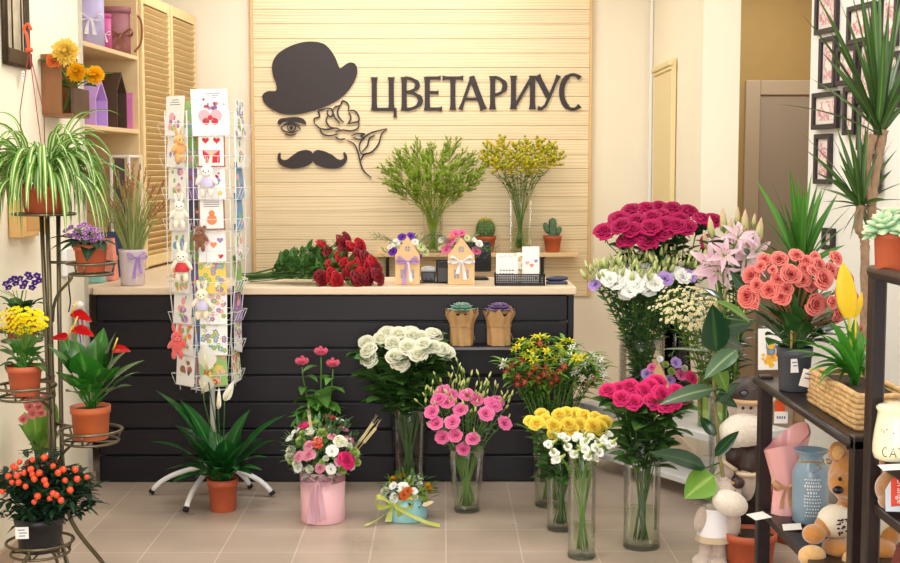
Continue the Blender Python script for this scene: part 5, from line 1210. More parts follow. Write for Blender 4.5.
# soft toys hooked on the rack
def fur(n, c, **k): return mat(n, c, .95, var=.1, nscale=90, bump=.5, sheen=.8)
def plushmesh(parts, vox=.004):
    mb = MB()
    for c_, r_, *M_ in parts: mb.blob(c_, r_, 0, 16, 12, M_[0] if M_ else None)
    return mb
def plush(name, parts, m, parent=None, loc=(0, 0, 0), vox=.004, rot=None, sm=3):
    o = plushmesh(parts).build(name, m, parent, loc, rot)
    md = o.modifiers.new('skin', 'REMESH'); md.mode = 'VOXEL'; md.voxel_size = vox; md.use_smooth_shade = True
    s2 = o.modifiers.new('soft', 'SMOOTH'); s2.iterations = sm; s2.factor = .5; return o
def toy(label, px, py, dY, s_, c_, kind='bunny', shirt=None, rz=0):
    p = P(px, py, RY + dY); rt = T('soft_toy', label, 'soft toy', p, 'small soft toys hung on the card rack'); rt.rotation_euler = (0, 0, rz); m = fur('toy_fur_%d_%d_%d' % c_, c_)
    s_ *= 1.2; b = s_
    plush('body', [((0, 0, -.1 * b), (.17 * b, .14 * b, .22 * b)), ((0, 0, .18 * b), (.17 * b, .16 * b, .17 * b)), ((-.2 * b, -.05 * b, -.03 * b), (.06 * b, .07 * b, .15 * b), Matrix.Rotation(.5, 3, 'Y')), ((.2 * b, -.05 * b, -.03 * b), (.06 * b, .07 * b, .15 * b), Matrix.Rotation(-.5, 3, 'Y')), ((-.1 * b, -.06 * b, -.34 * b), (.075 * b, .08 * b, .14 * b)), ((.1 * b, -.06 * b, -.34 * b), (.075 * b, .08 * b, .14 * b))], m, rt, vox=.0028 if b < .2 else .004)
    mb = MB(); mb.blob((0, -.14 * b, .14 * b), (.085 * b, .06 * b, .065 * b), 0, 10, 7); mb.build('muzzle', fur('pale_muzzle_%d' % c_[0], tuple(min(255, k + 24) for k in c_)), rt)
    for sx in (-1, 1):
        mb = MB()
        if kind == 'bunny': mb.blob((sx * .09 * b, 0, .44 * b), (.05 * b, .03 * b, .15 * b), 0, 10, 8, Matrix.Rotation(sx * .18, 3, 'Y'))
        else: mb.blob((sx * .14 * b, 0, .31 * b), (.06 * b, .03 * b, .06 * b), 0, 10, 8)
        mb.build('ear', m, rt)
        mb = MB(); mb.blob((sx * .065 * b, -.15 * b, .2 * b), .02 * b, 0, 8, 6); mb.build('eye', BLACK, rt)
    mb = MB(); mb.blob((0, -.2 * b, .165 * b), (.022 * b, .016 * b, .016 * b), 0, 8, 6); mb.build('nose', mat('toy_nose', (120, 60, 60), .5), rt)
    if shirt: mb = MB(); mb.lathe([(.13 * b, .04 * b), (.175 * b, -.02 * b), (.19 * b, -.14 * b), (.185 * b, -.2 * b)], 16); mb.build('clothing', shirt, rt)
    mb = MB(); mb.tube([(0, .02 * b, .34 * b), (0, .06 * b, .5 * b), (0, .1 * b, .55 * b)], .0012, 4); mb.build('hanging_loop', WHITEM, rt)
toy('orange tan bunny hooked high on the left of the card rack', 179, 147, -.2, .13, (222, 166, 96), rz=.8)
toy('white bunny with lilac shirt hooked on the middle of the card rack', 207, 179, -.24, .15, (244, 238, 228), shirt=mat('lilac_shirt', (206, 200, 232), .8))
toy('white bunny low beside the pale cards on the left of the rack', 179, 213, -.22, .13, (242, 236, 222), rz=.2)
toy('small brown bear hooked on the middle of the card rack', 200, 237, -.22, .12, (132, 84, 56), 'bear')
toy('cream bunny with red bow on the left side of the rack', 182, 264, -.24, .145, (244, 238, 214), shirt=mat('red_bow_cloth', (206, 50, 60), .6))
toy('cream bunny with lilac shirt low on the card rack', 202, 302, -.22, .145, (246, 232, 204), shirt=mat('lilac_shirt', (206, 200, 232), .8))
toy('coral red bunny hooked at the lower left of the rack', 177, 343, -.2, .13, (224, 92, 92), rz=.3)
# ------------------------------------------------------------------ left side: metal plant stand, its plants and things on the wall
SY = 4.72; SX = P(52, 300, SY).x
st = T('plant_stand', 'bronze coloured curved metal plant stand with ring shelves at the left wall', 'plant stand', (SX, SY, 0)); SO = st.location
zr1 = P(40, 213, SY).z
for k, (ox, oy) in enumerate(((-.03, 0), (.0, -.03), (.025, .02))):
    mb = MB(); e = V((ox, oy, .35)); q = (V((-.16, -.12, 0)), V((.12, -.2, 0)), V((.16, .12, 0)))[k]
    mb.tube([V((ox, oy, zr1 - .012)), V((ox * .8, oy * .8, 1.0)), V((ox * .7, oy * .7, .5))] + bez(e * 1, e + V((0, 0, -.15)), q * .8 + V((0, 0, .12)), q + V((0, 0, .006)), 8), .0085, 8); mb.build('leg', BRONZE, st)
RINGS = []
def ring(px, py, rpx, Y, two=True, plate=False, sup=True):
    c = P(px, py, Y); r = rpx * Y / FOC; z = c.z; mb = MB(); N = 28
    mb.tube([(r * math.cos(k * 2 * PI / N), r * math.sin(k * 2 * PI / N), 0) for k in range(N)], .0055, 8, closed=True)
    o_ = mb.build('ring', BRONZE, st, c - SO)
    if two:
        mb = MB(); mb.tube([(r * .88 * math.cos(k * 2 * PI / N), r * .88 * math.sin(k * 2 * PI / N), -.04) for k in range(N)], .005, 8, closed=True); mb.build('lower_ring', BRONZE, st, c - SO)
        mb = MB()
        for k in range(3): a = k * 2.09 + .5; mb.tube([(r * math.cos(a), r * math.sin(a), 0), (r * .88 * math.cos(a), r * .88 * math.sin(a), -.04)], .004, 6)
        for a in (0, PI / 2): mb.tube([(-r * .88 * math.cos(a), -r * .88 * math.sin(a), -.042), (r * .88 * math.cos(a), r * .88 * math.sin(a), -.042)], .0035, 6)
        mb.build('ring_spokes', BRONZE, st, c - SO)
    if sup:
        d = V((SX - c.x, SY - c.y, 0)); l = d.length; d = d.normalized(); a = d * r * .88 + V((0, 0, -.04)); mb = MB()
        mb.tube([tuple(p) for p in bez(a, a + V((0, 0, -.05)), d * l + V((0, 0, -.08)), d * l + V((0, 0, -.22)), 8)], .006, 6); mb.build('arm', BRONZE, st, c - SO)
        mb = MB(); mb.tube([d * r, d * (l)], .006, 6); mb.build('cross_arm', BRONZE, st, c - SO)
    return V((c.x, c.y, z - (.034 if two else 0))), r
g1, _ = ring(44, 214, 30, SY, two=False, sup=False)
mb = MB(); mb.lathe([(.0005, -.004), (.1, -.004), (.1, .003), (.0005, .003)], 24); mb.build('plate', BRONZE, st, g1 - SO)
g2, _ = ring(91, 263, 24, 4.68); g3, _ = ring(25, 386, 30, 4.5); g4, _ = ring(91, 430, 31, 4.6); g5, _ = ring(40, 541, 33, 4.52); g6, _ = ring(22, 330, 22, 4.95); g7, _ = ring(42, 478, 22, 5.02)
def plant(name, label, g, r, h, m=None, cat='potted plant', **k):
    rt = T(name, label, cat, (g.x, g.y, g.z + .003)); pot(rt, r, h, m, **k); return rt
def leaves_to(mb, root, tips, b0, Y, arch=.12, L_=.72, W=.05, shape='ovate', m=0, dy=.08):
    for t in tips:
        q = P(t[0], t[1], Y + (t[2] if len(t) > 2 else R.uniform(-dy, dy))) - root.location
        tipleaf(mb, b0 + V((R.uniform(-.015, .015), R.uniform(-.015, .015), 0)), q, t[3] if len(t) > 3 else L_, t[4] if len(t) > 4 else W, shape=shape, m=m, arch=arch)
# spider plant
SPM = leafmat('spider_plant_leaf', (226, 232, 170), (244, 246, 214), .4, .2, .5, .12, edge=(92, 152, 44))
q = NT('spider_plant_leaf_x'); bpy.data.materials.remove(q.m)
sp = plant('spider_plant', 'white striped spider plant with red hanger strings on the top ring of the stand', g1, .092, .105, taper=.7); so = sp.location
mb = MB(); cr = V((0, 0, .16))
for k in range(250):
    a = R.random() * 6.28; el = R.uniform(.1, 1.35); L_ = R.uniform(.2, .40) * (.8 if el > 1.0 else 1); d = V((math.cos(a) * math.cos(el), math.sin(a) * math.cos(el), math.sin(el)))
    W = R.uniform(.014, .021); d = (d + V((0, 0, .35))).normalized(); mb.leaf(cr + V((math.cos(a) * .08, math.sin(a) * .08, R.uniform(-.06, .07))), d, L_ * (.62 if k % 3 == 0 else 1), W, R.uniform(2.2, 6.5) * (1.3 if k % 3 == 0 else 1), (0, 0, 1), 0, 'strap', .25, 12, R.uniform(-.5, .5))
for j, c_ in enumerate(mb.v):
    x = c_[0] + so.x
    if x < XL + .02: mb.v[j] = (XL + .02 - so.x, c_[1], c_[2])
mb.build('foliage', SPM, sp)
ORG = mat('orange_hanger_plastic', (206, 78, 30), .45); hk = P(29, 50, SY - .02) - so
for tx, ty, dy in ((20, 112, .02), (42, 150, -.08), (44, 112, .05)):
    mb = MB(); mb.tube([hk, P(tx, ty, SY + dy) - so, V((P(tx + 2, 188, SY + dy) - so).xy.to_3d() * .9 + V((0, 0, .1)))], .0018, 5); mb.build('hanger_string', mat('red_string', (150, 50, 50), .6), sp)
mb = MB(); mb.tube(cat_([hk, P(27, 36, SY - .02) - so, P(24, 29, SY - .02) - so, P(28, 24, SY - .02) - so, P(31, 30, SY - .02) - so], 5), .006, 8); mb.tube([hk + V((-.012, 0, -.0)), hk + V((.012, 0, 0))], .008, 8); mb.build('hanger_hook', ORG, sp)
# lilac african violet
AVL = leafmat('violet_leaf', (44, 66, 46), (78, 98, 66), .75, .1, .2)
VL = heads('african_violet_flower', lambda i: flat_flower(5, .36, .42, .25, .09, 1, i, shape='ovate', n=4), [tmat('lilac_violet_petal', [(0, (130, 70, 170)), (.6, (180, 116, 206)), (1, (222, 186, 236))]), DAC], 2)
VP_ = heads('purple_violet_flower', lambda i: flat_flower(5, .36, .42, .25, .09, 1, i, shape='ovate', n=4), [tmat('purple_violet_petal', [(0, (50, 20, 120)), (1, (88, 40, 180))]), DAC], 2)
av = plant('african_violet', 'lilac flowering african violet in terracotta pot on the right ring of the stand', g2, .062, .10)
mb = MB(); b0 = V((0, 0, .1)); leaves_to(mb, av, [(46, 240), (55, 246, -.05), (62, 236, .05), (112, 240), (118, 247, -.03), (108, 234, .06), (87, 262, -.12, .7, .06), (72, 248, -.1), (98, 250, -.1), (60, 252, -.1), (105, 252, -.09), (80, 232, .08), (92, 236, .1), (50, 250, .02), (84, 246, -.12)], b0, 4.68, .1, .6, .05)
mb.build('foliage', AVL, av)
for k, (px, py) in enumerate([(66,231),(71,228),(76,232),(80,227),(85,233),(89,228),(94,236),(99,231),(73,236),(90,241),(96,241),(101,237),(68,236),(84,225),(78,238),(93,230),(102,242),(86,238)]):
    h = P(px, py, 4.63 + R.uniform(-.02, .05)) - av.location; d = V((h.x * 3, -.6, .6)); link('flower', VL[k % 2], av, h, aim(d, k), .036)
mb = MB(); [mb.tube(bez(b0, b0 + V((R.uniform(-.02, .02), -.01, .04)), (R.uniform(-.06, .06), -.04, .14), (R.uniform(-.07, .07), -.05, .16), 4), .0015, 4) for k in range(12)]; mb.build('flower_stalks', STEM, av)
# purple african violet
av = plant('african_violet', 'deep purple flowering african violet on the rear left ring of the stand', g6, .06, .09)
mb = MB(); b0 = V((0, 0, .09)); leaves_to(mb, av, [(-4, 296), (3, 304), (8, 312, -.1), (20, 305, -.1), (34, 300), (44, 304), (40, 314), (28, 310, -.1), (12, 298, .05), (50, 298, .04), (2, 314), (46, 316)], b0, 4.95, .1, .6, .055); mb.build('foliage', leafmat('violet_leaf_green', (60, 104, 52), (100, 140, 84), .7, .15, .2), av)
for k, (px, py) in enumerate([(6,284),(11,281),(16,284),(20,279),(25,283),(30,278),(35,283),(39,281),(9,288),(23,287),(32,288),(14,279),(28,275),(37,276)]):
    h = P(px, py, 4.88 + R.uniform(-.02, .04)) - av.location; link('flower', VP_[k % 2], av, h, aim(V((h.x * 3, -.6, .6)), k), .04)
mb = MB(); [mb.tube(bez(b0, b0 + V((0, -.01, .05)), (R.uniform(-.06, .06), -.04, .14), (R.uniform(-.07, .07), -.06, .19), 4), .0015, 4) for k in range(9)]; mb.build('flower_stalks', STEM, av)
# yellow kalanchoe
ka = plant('potted_kalanchoe', 'yellow flowering kalanchoe in terracotta pot on the left ring of the stand', g3, .062, .105)
KLF = leafmat('kalanchoe_leaf', (64, 124, 44), (100, 156, 70), .35, .2); mb = MB(); b0 = V((0, 0, .1)); leaves_to(mb, ka, [(x + R.uniform(-3, 3), y + R.uniform(-3, 3)) for x, y in ((-8,352),(2,345),(12,342),(24,346),(36,345),(46,350),(55,345),(4,360),(14,358),(26,362),(38,360),(48,362),(-4,368),(8,370),(20,372),(32,370),(44,371),(30,350),(16,350),(0,338),(44,338),(22,338),(34,336),(10,336))], b0, 4.5, .1, .55, .055); mb.build('foliage', KLF, ka)
mb = MB(); KAL = heads('yellow_kalanchoe_flower', lambda i: flat_flower(10, .4, .26, .35, .12, 1, i, shape='ovate', n=3), [tmat('kalanchoe_petal', [(0, (246, 220, 0)), (1, (255, 240, 30))]), mat('kalanchoe_heart', (240, 214, 20), .6)], 2)
for k, (px, py) in enumerate(scatter(62, 22, 321, 25, 13, 3.6, 4)):
    nx = (px - 22) / 25; ny = (py - 321) / 13; dd = math.sqrt(max(0, 1 - nx * nx - ny * ny * .5)); h = P(px, py, 4.52 - .07 * dd) - ka.location; link('flower', KAL[k % 2], ka, h, aim(V((nx, -.6, .8)), k), .026)
    if k % 4 == 0: mb.tube(bez(b0, b0 + V((0, 0, .08)), V((h.x * .7, h.y * .7, h.z - .06)), h, 5), .002, 4)
mb.build('flower_stalks', STEM, ka)
# anthurium
an = plant('potted_anthurium', 'red anthurium with glossy heart leaves in terracotta pot on the lower right ring', g4, .072, .12, mat('orange_terracotta', (190, 96, 52), .5, var=.05), taper=.82)
ANL = leafmat('anthurium_leaf', (46, 112, 34), (90, 156, 60), .22, .2, .6); mb = MB(); b0 = V((0, 0, .11))
leaves_to(mb, an, [(116,332,.02,.45,.10),(62,352,-.05,.5,.12),(55,372,-.12,.5,.12),(140,372,0,.5,.08),(128,350,.05,.5,.09),(108,345,.05,.5,.1),(96,338,.1,.45,.09),(80,352,-.1,.5,.12),(100,368,-.12,.5,.12),(132,386,-.05,.5,.08),(66,392,-.1,.5,.1),(120,366,-.08,.5,.09),(90,384,-.14,.45,.09),(75,340,.08,.5,.1),(112,388,-.1,.45,.08),(145,360,.1,.5,.07),(60,335,.1,.5,.1),(104,328,.12,.5,.08),(48,346,-.02,.5,.1),(70,378,-.16,.5,.1)], b0, 4.6, .1, shape='ovate'); mb.build('foliage', ANL, an)
SPR = mat('red_spathe', (170, 14, 22), .15, trans=.1, coat=.5)
for px, py, dy, d, L_ in ((81, 315, -.03, (1, -.3, -.25), .085), (82, 331, -.1, (1, -.35, -.15), .09), (62, 340, .02, (-1, -.2, .1), .06), (122, 352, .02, (1, -.1, .05), .065)):
    base = P(px - (9 if d[0] > 0 else -6), py - 2, 4.6 + dy) - an.location; s_ = MB(); s_.tube(bez(b0, b0 + V((0, 0, .1)), base - V((0, 0, .08)), base, 7), .0022, 5); so_ = s_.build('flower_stalk', STEM, an)
    s_ = MB(); s_.leaf(base, d, L_, .055, .3, (0, -.5, 1), 0, 'heart', .1, 8); s_.build('spathe', SPR, so_); s_ = MB(); s_.tube([base, base + V((.02, -.01, .045))], [.004, .0025], 6); s_.build('spadix', mat('yellow_spadix', (236, 200, 90), .6), so_)
# begonia behind the poles
bg = plant('potted_begonia', 'light green begonia with coral pink flowers behind the stand poles', g7, .065, .10)
mb = MB(); b0 = V((0, 0, .1)); leaves_to(mb, bg, [(x, y) for x, y in ((18,424),(24,412),(32,404),(42,400),(56,404),(62,416),(64,430),(28,436),(40,442),(52,446),(60,448),(36,424),(50,426),(30,450),(44,432),(56,436))], b0, 5.0, .1, .55, .07); mb.build('foliage', LFL, bg)
H_COR = mk_rose('coral_flower', (200, 70, 80), (236, 110, 110), (250, 170, 160), 1, 1)
for k, (px, py) in enumerate([(38,402),(30,408),(40,408),(33,415),(45,399),(28,402),(24,420),(42,414),(36,396)]): link('flower', H_COR[0], bg, P(px, py, 4.9) - bg.location, aim((.1, -1, .5), k), .036)
# solanum
so_ = plant('jerusalem_cherry', 'jerusalem cherry bush with round orange red berries in black pot on the lowest ring', g5, .088, .125, mat('black_pot_plastic', (38, 38, 42), .4), taper=.8)
mb = MB(); DK = leafmat('solanum_leaf', (32, 62, 42), (60, 92, 60), .45, .1); cen = P(46, 492, 4.52) - so_.location
stems = []
for k in range(95):
    a = R.uniform(-1, 1); b = R.uniform(-1, 1); c_ = R.uniform(-1, 1)
    if a * a + b * b + c_ * c_ > 1.1: continue
    e = cen + V((a * .185, b * .15, c_ * .135 + .015 - abs(a) * .02)); pp = bez((0, 0, .11), (0, 0, .2), lerp(V((0, 0, .15)), e, .6) + V((0, 0, .04)), e, 6); mb.tube(pp, .0015, 4); stems.append(pp)
    for j in range(3, 7):
        for r_ in range(8): an_ = R.random() * 6.3; mb.leaf(pp[j] + V((R.uniform(-.02, .02), R.uniform(-.02, .02), R.uniform(-.015, .015))), (math.cos(an_), math.sin(an_), R.uniform(-.5, .6)), R.uniform(.04, .065), .021, .5, shape='lance', n=4, wave=.05)
mb.build('foliage', DK, so_)
BER = mat('orange_red_berry', (226, 68, 26), .2, rnd=.12, coat=.4); bm = None
mb = MB(); mb.blob((0, 0, 0), 1, 0, 12, 8); mb.lathe([(.1, .95), (.4, 1.02), (.3, 1.08), (.0005, 1.1)], 6, 1); bm = mb.mesh('berry', [BER, CAL])
for k, (x, y) in enumerate([(35,245),(95,262),(130,255),(155,280),(185,290),(220,290),(45,285),(90,290),(95,305),(115,300),(50,308),(100,318),(25,310),(35,328),(55,328),(130,322),(135,335),(190,322),(225,318),(255,312),(75,340),(5,355),(110,368),(100,385),(145,375),(155,360),(178,380),(165,365),(12,262),(205,350),(70,300),(170,300)]):
    px, py = x / 2.92, 370 + y / 2.92; k2 = math.hypot((px - 46) / 52, (py - 490) / 42); px, py = (46 + (px - 46) / max(1, k2 / .84), 490 + (py - 490) / max(1, k2 / .84)); nx = (px - 46) / 52; ny = (py - 490) / 42; d = math.sqrt(max(0, 1 - nx * nx - ny * ny)); link('berry', bm, so_, P(px, py, 4.52 - .05 - .15 * d) - so_.location, (R.uniform(2.4, 3.6), R.uniform(-.5, .5), 0), .0112 * R.uniform(.85, 1.1))
label_tag(so_, P(22, 533, 4.41) - so_.location, .045, .042, (0, 0, .1))

# wall things
def onwall(px, py):
    r = ray(px, py); k = XL / r[0]; return V((XL, r[1] * k, CAMH + r[2] * k))
IRON = mat('dark_patinated_iron', (74, 60, 46), .45, .6, var=.3, nscale=15, bump=.4)
a = onwall(2, 60); b = onwall(25, 68); fr = T('wall_mirror', 'arched dark iron framed wall ornament at the top of the left wall', 'wall ornament', V((XL + .001, (a.y + b.y) / 2, b.z)), None); W = b.y - a.y; Hh = 1.0 * .42
mb = MB(); M = rotz(PI / 2)
arch = [(-W / 2, 0), (W / 2, 0), (W / 2, Hh * .72)] + [(W / 2 * math.cos(math.radians(t)), Hh * .72 + W / 2 * math.sin(math.radians(t))) for t in range(15, 180, 15)] + [(-W / 2, Hh * .72)]
mb.tube([M @ V((x, -.012, z)) for x, z in arch], .012, 8, closed=True); mb.tube([M @ V((x * .8, -.012, z * .86 + .03)) for x, z in arch], .006, 6, closed=True)
mb.box(M @ V((0, -.016, .03)), (W, .03, .06), M=M, bev=.004)
for x in (-.2, .2): mb.tube([M @ V((x * W, -.016, .05)), M @ V((x * W, -.016, Hh * .95))], .0035, 6)
mb.build('frame', IRON, fr)
mb = MB(); mb.prism([(x * .9, z * .95 + .01) for x, z in arch], .004, M=M, o=M @ V((0, -.008, 0))); mb.build('picture_panel', mat('aged_panel', (196, 182, 156), .5, var=.3, nscale=18), fr)
label_tag(fr, M @ V((.05, -.02, -.04)), .035, .04, (0, 0, PI / 2), lines=2)
# wall pocket of mums
a = onwall(41, 110); b = onwall(60, 110); wp = T('wooden_wall_planter', 'brown wooden wall pocket holding yellow and orange mums', 'wall planter', V((XL + .001, (a.y + b.y) / 2, a.z - .02)))
BRW = mat('brown_oiled_wood', (140, 92, 52), .5, var=.2, nscale=8, bump=.15, stretch=(2, 2, .5)); hh = P(47, 51, a.y).z - P(47, 112, a.y).z; wl = .26
mb = MB(); mb.box((.07, 0, .0), (.13, wl, .012), bev=.002); mb.build('bottom', BRW, wp)
mb = MB(); mb.box((.008, 0, hh / 2), (.014, wl, hh), bev=.002); mb.build('back_panel', BRW, wp)
for s_ in (-1, 1): mb = MB(); mb.box((.05, s_ * (wl / 2 - .006), hh / 2), (.075, .012, hh), bev=.002); mb.build('side_panel', BRW, wp)
mb = MB(); mb.box((.13, 0, .06), (.012, wl - .004, .12), bev=.002); mb.build('front_panel', mat('dark_brown_wood', (84, 54, 36), .5, var=.2), wp)
for px, py, hm_, s_, lb in ((66, 53, H_MUMP, .155, 'large pale yellow mum in the wooden wall pocket'), (77, 73, H_MUM, .13, 'golden yellow mum below the pale one in the wall pocket'), (95, 76, H_MUM, .115, 'orange yellow mum furthest right in the wall pocket'), (55, 62, H_OR, .08, 'small orange flower at the back of the wall pocket')):
    h = P(px, py, a.y - .02); cut_flower('cut_mum', lb, 'flower', 'mums in the wall pocket', wp.location + V((.07, R.uniform(-.06, .06), .02)), wp.location + V((.09, R.uniform(-.05, .05), hh * .45)), h, V((h.x - wp.location.x, -1.1, .25)), hm_, s_ * .82, .003, STEM, (7, .075, .045, .45, .97, KLF, 'ovate', .5))
# small wooden box with tag
a = onwall(8, 238); b = onwall(35, 238); wb = T('small_wall_box', 'small pale wooden box with white tag hanging on the left wall', 'wall box', V((XL + .002, (a.y + b.y) / 2, a.z))); w_ = (b.y - a.y); mb = MB(); mb.box((.03, 0, .075), (.055, w_, .15), bev=.003); mb.build('box', mat('honey_wood', (224, 176, 110), .5, var=.08, nscale=8), wb)
mb = MB(); mb.box((.0585, 0, .075), (.003, w_ * .7, .1), bev=.001); mb.build('front_inset', mat('honey_wood_dark', (206, 156, 92), .5), wb); label_tag(wb, (.064, w_ * .1, -.01), .04, .05, (0, 0, PI / 2), lines=2)
# socket, cable, ribbons under a white knob
a = onwall(64, 262); sk = T('wall_socket', 'white wall socket box with black cable on the left wall', 'socket', a); mb = MB(); mb.box((.012, 0, 0), (.024, .09, .13), bev=.006); mb.build('cover', WHITEM, sk)
mb = MB(); c_ = onwall(66, 312) - a; mb.tube(cat_([(.02, 0, -.06), (.02, .0, -.12), (.016, .03, c_.z * .8), (.012, c_.y, c_.z)], 5), .0035, 6); mb.build('cable', BLACK, sk)
a = onwall(73, 328); rh = T('ribbon_hanger', 'white ball knob with hanging striped ribbons on the left wall', 'hanger', a); mb = MB(); z0 = onwall(73, 305).z - a.z; mb.blob((.035, 0, z0), .019, 0, 14, 10); mb.tube([(0, 0, z0), (.03, 0, z0)], .006, 8); mb.build('knob', WHITEM, rh)
cols = [('teal', (60, 150, 120)), ('magenta', (196, 50, 140)), ('violet', (110, 60, 150)), ('white', (236, 232, 240)), ('navy', (60, 60, 120)), ('white', (236, 232, 240)), ('plum', (120, 50, 110)), ('pink', (226, 130, 180))]
for k, (n_, c_) in enumerate(cols):
    mb = MB(); y0 = -.09 + k * .024; mb.grid(lambda u, v: V((.03 + .006 * math.sin(5 * v + k), y0 * (.4 + .6 * v) + (u - .5) * .02, z0 - .02 - .27 * v)), 1, 10); mb.build('ribbon', mat(n_ + '_ribbon_band', c_, .5), rh)
# ------------------------------------------------------------------ right side: collage of frames on the right wall
def onright(px, py, off=0):
    r = V(ray(px, py)); o = V((0, 0, CAMH)); c_ = V((c0.x, c0.y, 0)) + wn * off; k = (c_ - o).dot(wn) / r.dot(wn); return o + r * k
FRB = mat('dark_plum_frame', (46, 34, 42), .4); MATB = mat('cream_mount', (240, 232, 222), .8)
def frame_pic():
    q = NT('floral_print'); n = q.noise(14, 3); n2 = q.noise(40, 2); c = q.ramp(n, [(.3, (246, 238, 228)), (.47, (240, 226, 220)), (.53, (206, 110, 140)), (.58, (240, 226, 214)), (.68, (190, 170, 160)), (.8, (150, 120, 130))]); q.link(c, q.b.inputs['Base Color']); q.b.inputs['Roughness'].default_value = .5; return q.m
PIC = frame_pic(); names = ['topmost of the left column', 'second in the left column', 'third in the left column', 'lowest of the left column', 'upper portrait beside the left column', 'landscape in the middle of the cluster', 'tall portrait in the middle of the cluster', 'lower left portrait of the cluster', 'below the tall portrait', 'top right of the cluster', 'right of the tall portrait', 'lowest of the cluster', 'small one low near the yucca']
for k, (xa, xb, ya, yb) in enumerate([(816, 838, -12, 33), (820, 836, 37, 88), (813, 838, 92, 129), (815, 831, 134, 184), (848, 875, 4, 43), (837, 857, 46, 85), (858, 877, 40, 103), (844, 856, 87, 135), (858, 878, 106, 150), (880, 898, -8, 47), (882, 900, 52, 108), (859, 880, 154, 192), (823, 834, 228, 250)]):
    off = .012 + .006 * (k % 3); a = onright(xa, (ya + yb) / 2, off); b = onright(xb, (ya + yb) / 2, off); zt_ = onright((xa + xb) / 2, ya, off).z; zb_ = onright((xa + xb) / 2, yb, off).z; W = (b - a).xy.length; Hf = zt_ - zb_; c_ = (a + b) / 2
    rt = T('photo_frame', f'dark photo frame on the right wall, {names[k]}', 'picture frame', (c_.x, c_.y, zb_), 'dark frames in the wall collage'); rt.rotation_euler = (0, 0, math.atan2((a - b).y, (a - b).x)); yy = 1 if (rotz(rt.rotation_euler.z) @ V((0, 1, 0))).dot(wn) > 0 else -1
    t_ = .024; mb = MB(); 
    for x in (-1, 1): mb.box((x * (W / 2 - t_ / 2), 0, Hf / 2), (t_, .022, Hf), bev=.002)
    for z in (t_ / 2, Hf - t_ / 2): mb.box((0, 0, z), (W - 2 * t_, .022, t_), bev=.002)
    mb.build('frame', FRB, rt); mb = MB(); mb.box((0, -yy * .006, Hf / 2), (W - 2 * t_ + .002, .004, Hf - 2 * t_ + .002)); mb.build('mount', MATB, rt)
    mb = MB(); mb.box((0, -yy * .003, Hf / 2), (W - 2 * t_ - .03, .003, Hf - 2 * t_ - .04)); mb.build('picture', PIC, rt)

# ------------------------------------------------------------------ white bench with vases
A = PZ(576, 401, .34); B = PZ(715, 436, .34); bd = (B - A).normalized(); bn = V((-bd.y, bd.x, 0));
if bn.y < 0: bn = -bn
bL = (B - A).length + .05; BA = math.atan2(bd.y, bd.x); BM = rotz(BA); WB = mat('white_painted_wood', (236, 236, 238), .45, var=.03)
bt = T('low_bench', 'low white two-tier bench standing at an angle behind the rose vases', 'bench', (A.x, A.y, 0), None, BA); dpt = .42
mb = MB(); mb.box((bL / 2, dpt / 2, .32), (bL, dpt, .04), bev=.004); mb.build('top_board', WB, bt)
zl = .1; mb = MB(); mb.box((bL / 2, dpt / 2, .085), (bL, dpt, .03), bev=.004); mb.build('lower_board', WB, bt)
for x in (.03, bL - .03):
    for y in (.03, dpt - .03): mb = MB(); mb.box((x, y, .15), (.045, .045, .30), bev=.003); mb.build('leg', WB, bt)
def onbench(px, py_z, back):                       # place on the bench at column px, BACK metres behind its front edge
    best = None
    for k in range(200):
        q = A + bd * (bL * k / 199) + bn * back; e = abs((q.x / q.y) * FOC - (px - 443))
        if best is None or e < best[0]: best = (e, q)
    return V((best[1].x, best[1].y, .341))
c = onbench(643, 0, .127); r = 23 * c.y / FOC; vh = .37; glass_vase('very large glass vase of white and lilac eustoma on the white bench', c, c.z, r, r, vh, .4)
def cr5(l): return [(580 + x / 2.9625, 190 + y / 2.9625) for x, y in l]
pw = cr5([(150,305),(165,290),(180,290),(190,240),(210,275),(155,270),(290,255),(300,265),(220,285),(90,270),(75,265),(130,262),(140,310),(200,300),(105,282)])
bouquet('eustoma', 'eustoma', 'white eustoma on the bench', 'white eustoma', pw, 'in the very large vase', c.y, (643, 282, 58, 26, .2), c, c.z, r, vh, H_WE, .085, .0024, STEM, (26, .07, .026, .12, .94, LFE, 'lance', .3), extra=extra_buds(B_WHT, 3, .05, .06, .07))
pl_ = cr5([(50,285),(155,235),(250,270),(320,262),(300,250)])
bouquet('eustoma', 'eustoma', 'lilac eustoma on the bench', 'lilac eustoma', pl_, 'in the very large vase', c.y, (643, 282, 60, 28, .2), c, c.z, r, vh, H_LE, .08, .0024, STEM, (16, .06, .02, .2, .92, LFE, 'lance', .3))
pb = cr5([(40,270),(60,240),(80,235),(100,225),(120,245),(135,215),(160,215),(175,235),(195,205),(215,225),(235,210),(255,230),(275,215),(245,250),(295,230),(320,225),(335,245),(110,265),(85,255),(60,262),(200,250),(180,262),(270,245),(345,235),(225,245),(150,225)])
bouquet('eustoma_bud_stem', 'eustoma', 'budding eustoma on the bench', 'pale green budding eustoma stem', pb, 'in the very large vase', c.y, (643, 278, 62, 32, .18), c, c.z, r, vh, B_WHT, .066, .002, STEM, (22, .07, .024, .12, .92, LFE, 'lance', .3), extra=extra_buds(B_WHT, 5, .056, .055, .055), headname='bud')
